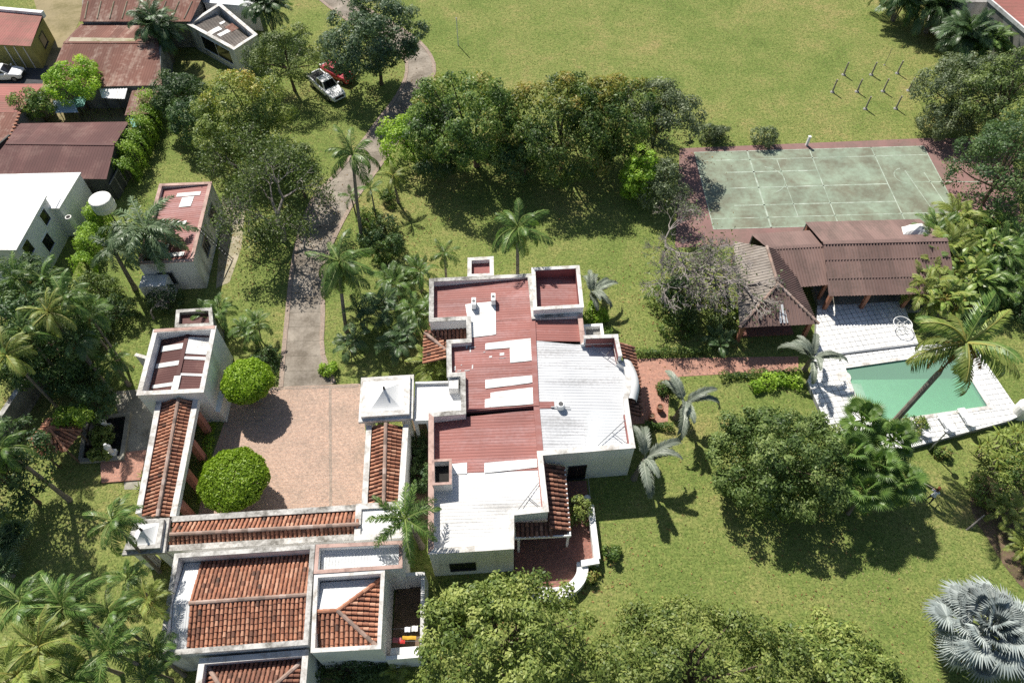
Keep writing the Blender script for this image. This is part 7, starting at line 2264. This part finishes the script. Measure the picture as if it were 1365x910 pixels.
def vehicle(name, label, cat, loc, rz, paint, pickup):
    t = thing(name, label, cat, loc, rz)
    def add(nm, mb, m, par=t, smooth=False):
        o = bpy.data.objects.new(nm, mb.mesh(nm, m, smooth=smooth))
        COL.objects.link(o)
        o.parent = par
        return o
    if pickup:
        L, hw = 5.3, 0.92
        secs = [ring_x(-2.62, hw * 0.96, 0.45, 1.05), ring_x(-2.55, hw, 0.40, 1.10), ring_x(-0.75, hw, 0.36, 1.12), ring_x(0.95, hw, 0.36, 1.12), ring_x(1.5, hw, 0.38, 1.12), ring_x(2.25, hw * 0.97, 0.40, 1.02), ring_x(2.55, hw * 0.88, 0.45, 0.90), ring_x(2.64, hw * 0.8, 0.5, 0.8)]
        cab = [(-0.80, 1.12, 0.80), (-0.62, 1.74, 0.68), (0.35, 1.80, 0.66), (0.55, 1.76, 0.66), (1.20, 1.12, 0.80)]
        wheels = (-1.65, 1.62)
        wr = 0.39
    else:
        L, hw = 4.4, 0.86
        secs = [ring_x(-2.2, hw * 0.85, 0.45, 0.85), ring_x(-2.05, hw * 0.97, 0.32, 0.95), ring_x(-1.0, hw, 0.28, 0.98), ring_x(0.7, hw, 0.28, 0.98), ring_x(1.5, hw * 0.98, 0.30, 0.90), ring_x(2.05, hw * 0.9, 0.34, 0.78), ring_x(2.2, hw * 0.78, 0.42, 0.68)]
        cab = [(-1.75, 0.96, 0.74), (-1.05, 1.42, 0.60), (0.10, 1.47, 0.60), (0.25, 1.44, 0.60), (1.05, 0.96, 0.74)]
        wheels = (-1.35, 1.38)
        wr = 0.32
    body = add('body', loft(secs), paint)
    # cabin: roof, pillars as the shell, glass panels slightly proud
    rings = [[(x, -w, z), (x, w, z), (x, w * 0.98, z - 0.04 if False else z), (x, -w * 0.98, z)] for x, z, w in cab]
    x0, z0, w0 = cab[0]
    x4, z4, w4 = cab[-1]
    mb = MB()
    top = [(x, z, w) for x, z, w in cab[1:4]]
    zb = z0 - 0.02
    def P(x, y, z):
        return (x, y, z)
    # solid greenhouse
    prof = [(cab[0][0], cab[0][1] - 0.02, cab[0][2])] + list(cab[1:4]) + [(cab[4][0], cab[4][1] - 0.02, cab[4][2])]
    Lv = [(x, w, z) for x, z, w in prof]
    Rv = [(x, -w, z) for x, z, w in prof]
    n = len(prof)
    mb.add(Lv + Rv, [tuple(range(n))[::-1], tuple(range(n, 2 * n))] + [(i, i + 1, n + i + 1, n + i) for i in range(n - 1)] + [(n - 1, 0, n, 2 * n - 1)])
    cabo = add('cabin', mb, paint)
    def glass(nm, a, b_, c_, d_):
        m2 = MB()
        m2.quad(a, b_, c_, d_)
        add(nm, m2, 'glass_dark', cabo)
    (xa, za, wa), (xb, zb_, wb) = cab[3], cab[4]
    e = 0.012
    lp = lambda u, v, s: (xa + (xb - xa) * u + e, s * (wa + (wb - wa) * u) * v, za + (zb_ - za) * u + e * 1.5)
    glass('windscreen', lp(0.08, 0.9, 1), lp(0.08, 0.9, -1), lp(0.92, 0.92, -1), lp(0.92, 0.92, 1))
    (xa2, za2, wa2), (xb2, zb2, wb2) = cab[1], cab[0]
    lp2 = lambda u, v, s: (xa2 + (xb2 - xa2) * u - e, s * (wa2 + (wb2 - wa2) * u) * v, za2 + (zb2 - za2) * u + e)
    glass('rear_window', lp2(0.12, 0.88, -1), lp2(0.12, 0.88, 1), lp2(0.85, 0.9, 1), lp2(0.85, 0.9, -1))
    for s in (-1, 1):
        for (u0, u1) in ((0.05, 0.46), (0.52, 0.92)):
            q = []
            zl, zt = cab[0][1] + 0.06, cab[2][1] - 0.10
            xl0, xl1 = cab[0][0] + 0.12, cab[4][0] - 0.22
            xt0, xt1 = cab[1][0] + 0.08, cab[3][0] - 0.02
            wl, wtp = cab[0][2] + 0.004, cab[2][2] + 0.02
            A = (xl0 + (xl1 - xl0) * u0, s * (wl - 0.005), zl)
            Bq = (xl0 + (xl1 - xl0) * u1, s * (wl - 0.005), zl)
            Cq = (xt0 + (xt1 - xt0) * u1, s * (wtp + 0.012), zt)
            D = (xt0 + (xt1 - xt0) * u0, s * (wtp + 0.012), zt)
            glass('side_window', *( (A, Bq, Cq, D) if s > 0 else (Bq, A, D, Cq)))
        m2 = MB()
        m2.box((cab[4][0] - 0.25, s * (hw + 0.10), cab[0][1] + 0.08), (0.12, 0.2, 0.14))
        add('mirror', m2, paint)
        m2 = MB()
        m2.box((secs[-2][0][0] - 0.02, s * hw * 0.72, 0.74 if pickup else 0.62), (0.16, 0.30, 0.16))
        add('headlight', m2, 'lamp_clear')
        m2 = MB()
        m2.box((secs[0][0][0] + 0.02, s * hw * 0.82, 0.85 if pickup else 0.78), (0.10, 0.16, 0.26))
        add('tail_light', m2, 'lamp_red')
    for x in wheels:
        for s in (-1, 1):
            mb = MB()
            vs_, fs_ = [], []
            N = 18
            for y in (s * (hw - 0.20), s * (hw + 0.012)):
                for k in range(N):
                    a = 2 * math.pi * k / N
                    vs_.append((x + wr * math.cos(a), y, wr + wr * math.sin(a)))
            for k in range(N):
                k2 = (k + 1) % N
                fs_.append((k, k2, N + k2, N + k))
            fs_ += [tuple(range(N)), tuple(range(N, 2 * N))]
            mb.add(vs_, fs_)
            w = add('wheel', mb, 'rubber')
            mb = MB()
            vs_ = [(x + wr * 0.6 * math.cos(2 * math.pi * k / N), s * (hw + 0.022), wr + wr * 0.6 * math.sin(2 * math.pi * k / N)) for k in range(N)]
            mb.add(vs_, [tuple(range(N))])
            add('rim', mb, 'metal_grey', w)
    mb = MB()
    mb.box((secs[-1][0][0] + 0.0, 0, 0.72 if pickup else 0.52), (0.06, hw * 1.15, 0.26 if pickup else 0.16))
    add('grille', mb, 'rubber')
    if pickup:
        mb = MB()
        mb.box((-1.68, 0, 1.125), (1.55, 1.5, 0.02))
        add('bed_liner', mb, 'rubber')
        for s in (-1, 1):
            mb = MB()
            mb.box((-1.68, s * 0.84, 1.15), (1.7, 0.12, 0.09))
            add('bed_rail', mb, paint)
        mb = MB()
        mb.box((-2.56, 0, 1.12), (0.1, 1.6, 0.16))
        add('tailgate', mb, paint)
        mb = MB()
        mb.box((2.66, 0, 0.52), (0.14, 1.5, 0.14))
        add('bumper', mb, paint)
    return t
c = (-20.18, 70.45, 0)
vehicle('pickup_truck', 'white double cab pickup parked under the big glossy tree', 'pickup', (c[0], c[1], 0), rad(-50), 'car_white', True)
c = (-19.26, 73.07, 0)
vehicle('parked_car', 'dark red car half hidden under the tree behind the pickup', 'car', (c[0], c[1], 0), rad(-38), 'car_red', False)
c = (-57.19, 73.59, 0)
vehicle('parked_car', 'white car on the road at the left edge', 'car', (c[0], c[1], 0.016), rad(3), 'car_white', False)
c = (-20.82, 74.52, 0)
t = thing('garden_cart', 'pale flat garden cart behind the red car', 'cart', c)
part('tray', MB().box((c[0], c[1], 0.7), (1.3, 0.8, 0.12), rad(35)), 'tank_white', t)
for k in range(4):
    a = rad(35 + 45 + 90 * k)
    part('leg', MB().tube([(c[0] + 0.5 * math.cos(a), c[1] + 0.5 * math.sin(a), 0), (c[0] + 0.5 * math.cos(a), c[1] + 0.5 * math.sin(a), 0.64)], [0.04, 0.04], 5), 'metal_dark', t)

# ------------------------------------------------------------------ gardener
def person(loc, rz):
    t = thing('person', 'person in white shirt and orange cap raking the lawn below the pool', 'person', loc, rz)
    J = {  # joints: position, skin radius
        'pel': ((0, 0, 0.92), 0.15), 'bel': ((0.02, 0, 1.08), 0.145), 'che': ((0.10, 0, 1.30), 0.165), 'sho': ((0.15, 0, 1.42), 0.10), 'nec': ((0.19, 0, 1.49), 0.055), 'hd0': ((0.23, 0, 1.57), 0.085), 'hd1': ((0.27, 0, 1.70), 0.08),
        'lh': ((0, 0.10, 0.86), 0.10), 'lk': ((0.06, 0.12, 0.48), 0.062), 'la': ((0.0, 0.13, 0.08), 0.042), 'lt': ((0.15, 0.14, 0.035), 0.035),
        'rh': ((0, -0.10, 0.86), 0.10), 'rk': ((0.0, -0.15, 0.48), 0.062), 'ra': ((-0.12, -0.16, 0.08), 0.042), 'rt': ((0.03, -0.17, 0.035), 0.035),
        'ls': ((0.14, 0.19, 1.39), 0.065), 'le': ((0.28, 0.24, 1.14), 0.045), 'lw': ((0.47, 0.10, 1.06), 0.032),
        'rs': ((0.14, -0.19, 1.39), 0.065), 're': ((0.24, -0.24, 1.12), 0.045), 'rw': ((0.42, -0.06, 0.93), 0.032)}
    E = [('pel', 'bel'), ('bel', 'che'), ('che', 'sho'), ('sho', 'nec'), ('nec', 'hd0'), ('hd0', 'hd1'), ('pel', 'lh'), ('lh', 'lk'), ('lk', 'la'), ('la', 'lt'), ('pel', 'rh'), ('rh', 'rk'), ('rk', 'ra'), ('ra', 'rt'),
         ('sho', 'ls'), ('ls', 'le'), ('le', 'lw'), ('sho', 'rs'), ('rs', 're'), ('re', 'rw')]
    wrists = {'lw': Vector((0.47, 0.10, 1.06)), 'rw': Vector((0.42, -0.06, 0.93))}
    grip = Vector((0.55, 0.09, 1.02))
    names = list(J)
    verts = [J[k][0] for k in names]
    radii = [J[k][1] for k in names]
    edges = [(names.index(a), names.index(b_)) for a, b_ in E]
    for w, sgn in (('lw', 1), ('rw', -1)):
        wi = names.index(w)
        p = wrists[w]
        palm_i = len(verts)
        verts.append(tuple(p + Vector((0.06, 0, -0.01))))
        radii.append(0.030)
        edges.append((wi, palm_i))
        for f_ in range(4):
            y = (f_ - 1.5) * 0.018
            ln = (0.030, 0.036, 0.034, 0.026)[f_]
            a = len(verts)
            verts += [tuple(p + Vector((0.085, y, 0.005))), tuple(p + Vector((0.085 + ln, y, -0.02))), tuple(p + Vector((0.075 + ln, y, -0.05)))]
            radii += [0.009, 0.0085, 0.008]
            edges += [(palm_i, a), (a, a + 1), (a + 1, a + 2)]
        a = len(verts)
        verts += [tuple(p + Vector((0.045, -sgn * 0.035, -0.01))), tuple(p + Vector((0.08, -sgn * 0.045, -0.035)))]
        radii += [0.010, 0.009]
        edges += [(palm_i, a), (a, a + 1)]
    me = bpy.data.meshes.new('body')
    me.from_pydata(verts, edges, [])
    o = bpy.data.objects.new('body', me)
    COL.objects.link(o)
    o.parent = t
    sk = o.modifiers.new('skin', 'SKIN')
    sub = o.modifiers.new('sub', 'SUBSURF')
    sub.levels = sub.render_levels = 1
    for i, v in enumerate(me.skin_vertices[0].data):
        v.radius = (radii[i], radii[i])
        v.use_root = (i == 0)
    dg = bpy.context.evaluated_depsgraph_get()
    ev = bpy.data.meshes.new_from_object(o.evaluated_get(dg))
    o.modifiers.clear()
    o.data = ev
    o.data.materials.clear()
    for m in ('skin', 'cloth_white', 'cloth_dark', 'rubber'):
        o.data.materials.append(MATS[m])
    for pl in o.data.polygons:
        c_ = pl.center
        pl.use_smooth = True
        if c_.z < 0.07:
            pl.material_index = 3
        elif c_.z < 0.98:
            pl.material_index = 2 if c_.x < 0.30 else 0
        elif c_.z < 1.47:
            pl.material_index = 1 if not (c_.x > 0.30) else 0
        else:
            pl.material_index = 0
    def add(nm, mb, m, smooth=True):
        q = bpy.data.objects.new(nm, mb.mesh(nm, m, smooth=smooth))
        COL.objects.link(q)
        q.parent = t
    add('hair', MB().lathe((0.235, 0, 1.62), [(0.092, -0.06), (0.102, 0.0), (0.098, 0.06)], 12), 'hair')
    add('cap', MB().lathe((0.25, 0, 1.70), [(0.112, -0.02), (0.108, 0.04), (0.07, 0.09), (0.02, 0.105)], 14), 'cap_orange')
    mb = MB()
    mb.box((0.385, 0, 1.695), (0.15, 0.17, 0.018))
    add('cap_brim', mb, 'cap_orange', False)
    for s in (-1, 1):
        mb = MB()
        mb.lathe((0.345, s * 0.032, 1.635), [(0.012, -0.01), (0.015, 0.0), (0.012, 0.01)], 8)
        add('eye', mb, 'hair')
        mb = MB()
        mb.box((0.25, s * 0.09, 1.62), (0.04, 0.02, 0.06))
        add('ear', mb, 'skin')
    mb = MB()
    mb.box((0.352, 0, 1.605), (0.03, 0.024, 0.05))
    add('nose', mb, 'skin')
    mb = MB()
    mb.box((0.335, 0, 1.565), (0.02, 0.05, 0.012))
    add('mouth', mb, 'clay_rose')
    return t
c = (29.85, 21.37, 0)
person((c[0], c[1], 0), rad(55))
d = Matrix.Rotation(rad(55), 4, 'Z')
h0 = Vector(c) + (d @ Vector((0.30, -0.12, 0.0))) + Vector((0, 0, 0.62))
def on(v):
    q = Vector(c) + (d @ Vector(v))
    return (q.x, q.y, q.z)
t = thing('rake', 'long handled rake held by the person on the lawn', 'rake', (c[0], c[1], 0))
part('handle', MB().tube([on((0.36, -0.22, 0.66)), on((0.56, 0.09, 1.02)), on((1.25, 0.85, 0.06))], [0.017, 0.017, 0.017], 6), 'bare_wood', t)
hd = on((1.25, 0.85, 0.05))
part('head', MB().box((hd[0], hd[1], 0.05), (0.5, 0.05, 0.04), rad(55 - 40)), 'metal_dark', t)
for k in range(7):
    part('tine', MB().box((hd[0] + (k - 3) * 0.075 * math.cos(rad(15)), hd[1] + (k - 3) * 0.075 * math.sin(rad(15)), 0.03), (0.014, 0.014, 0.06)), 'metal_dark', t)
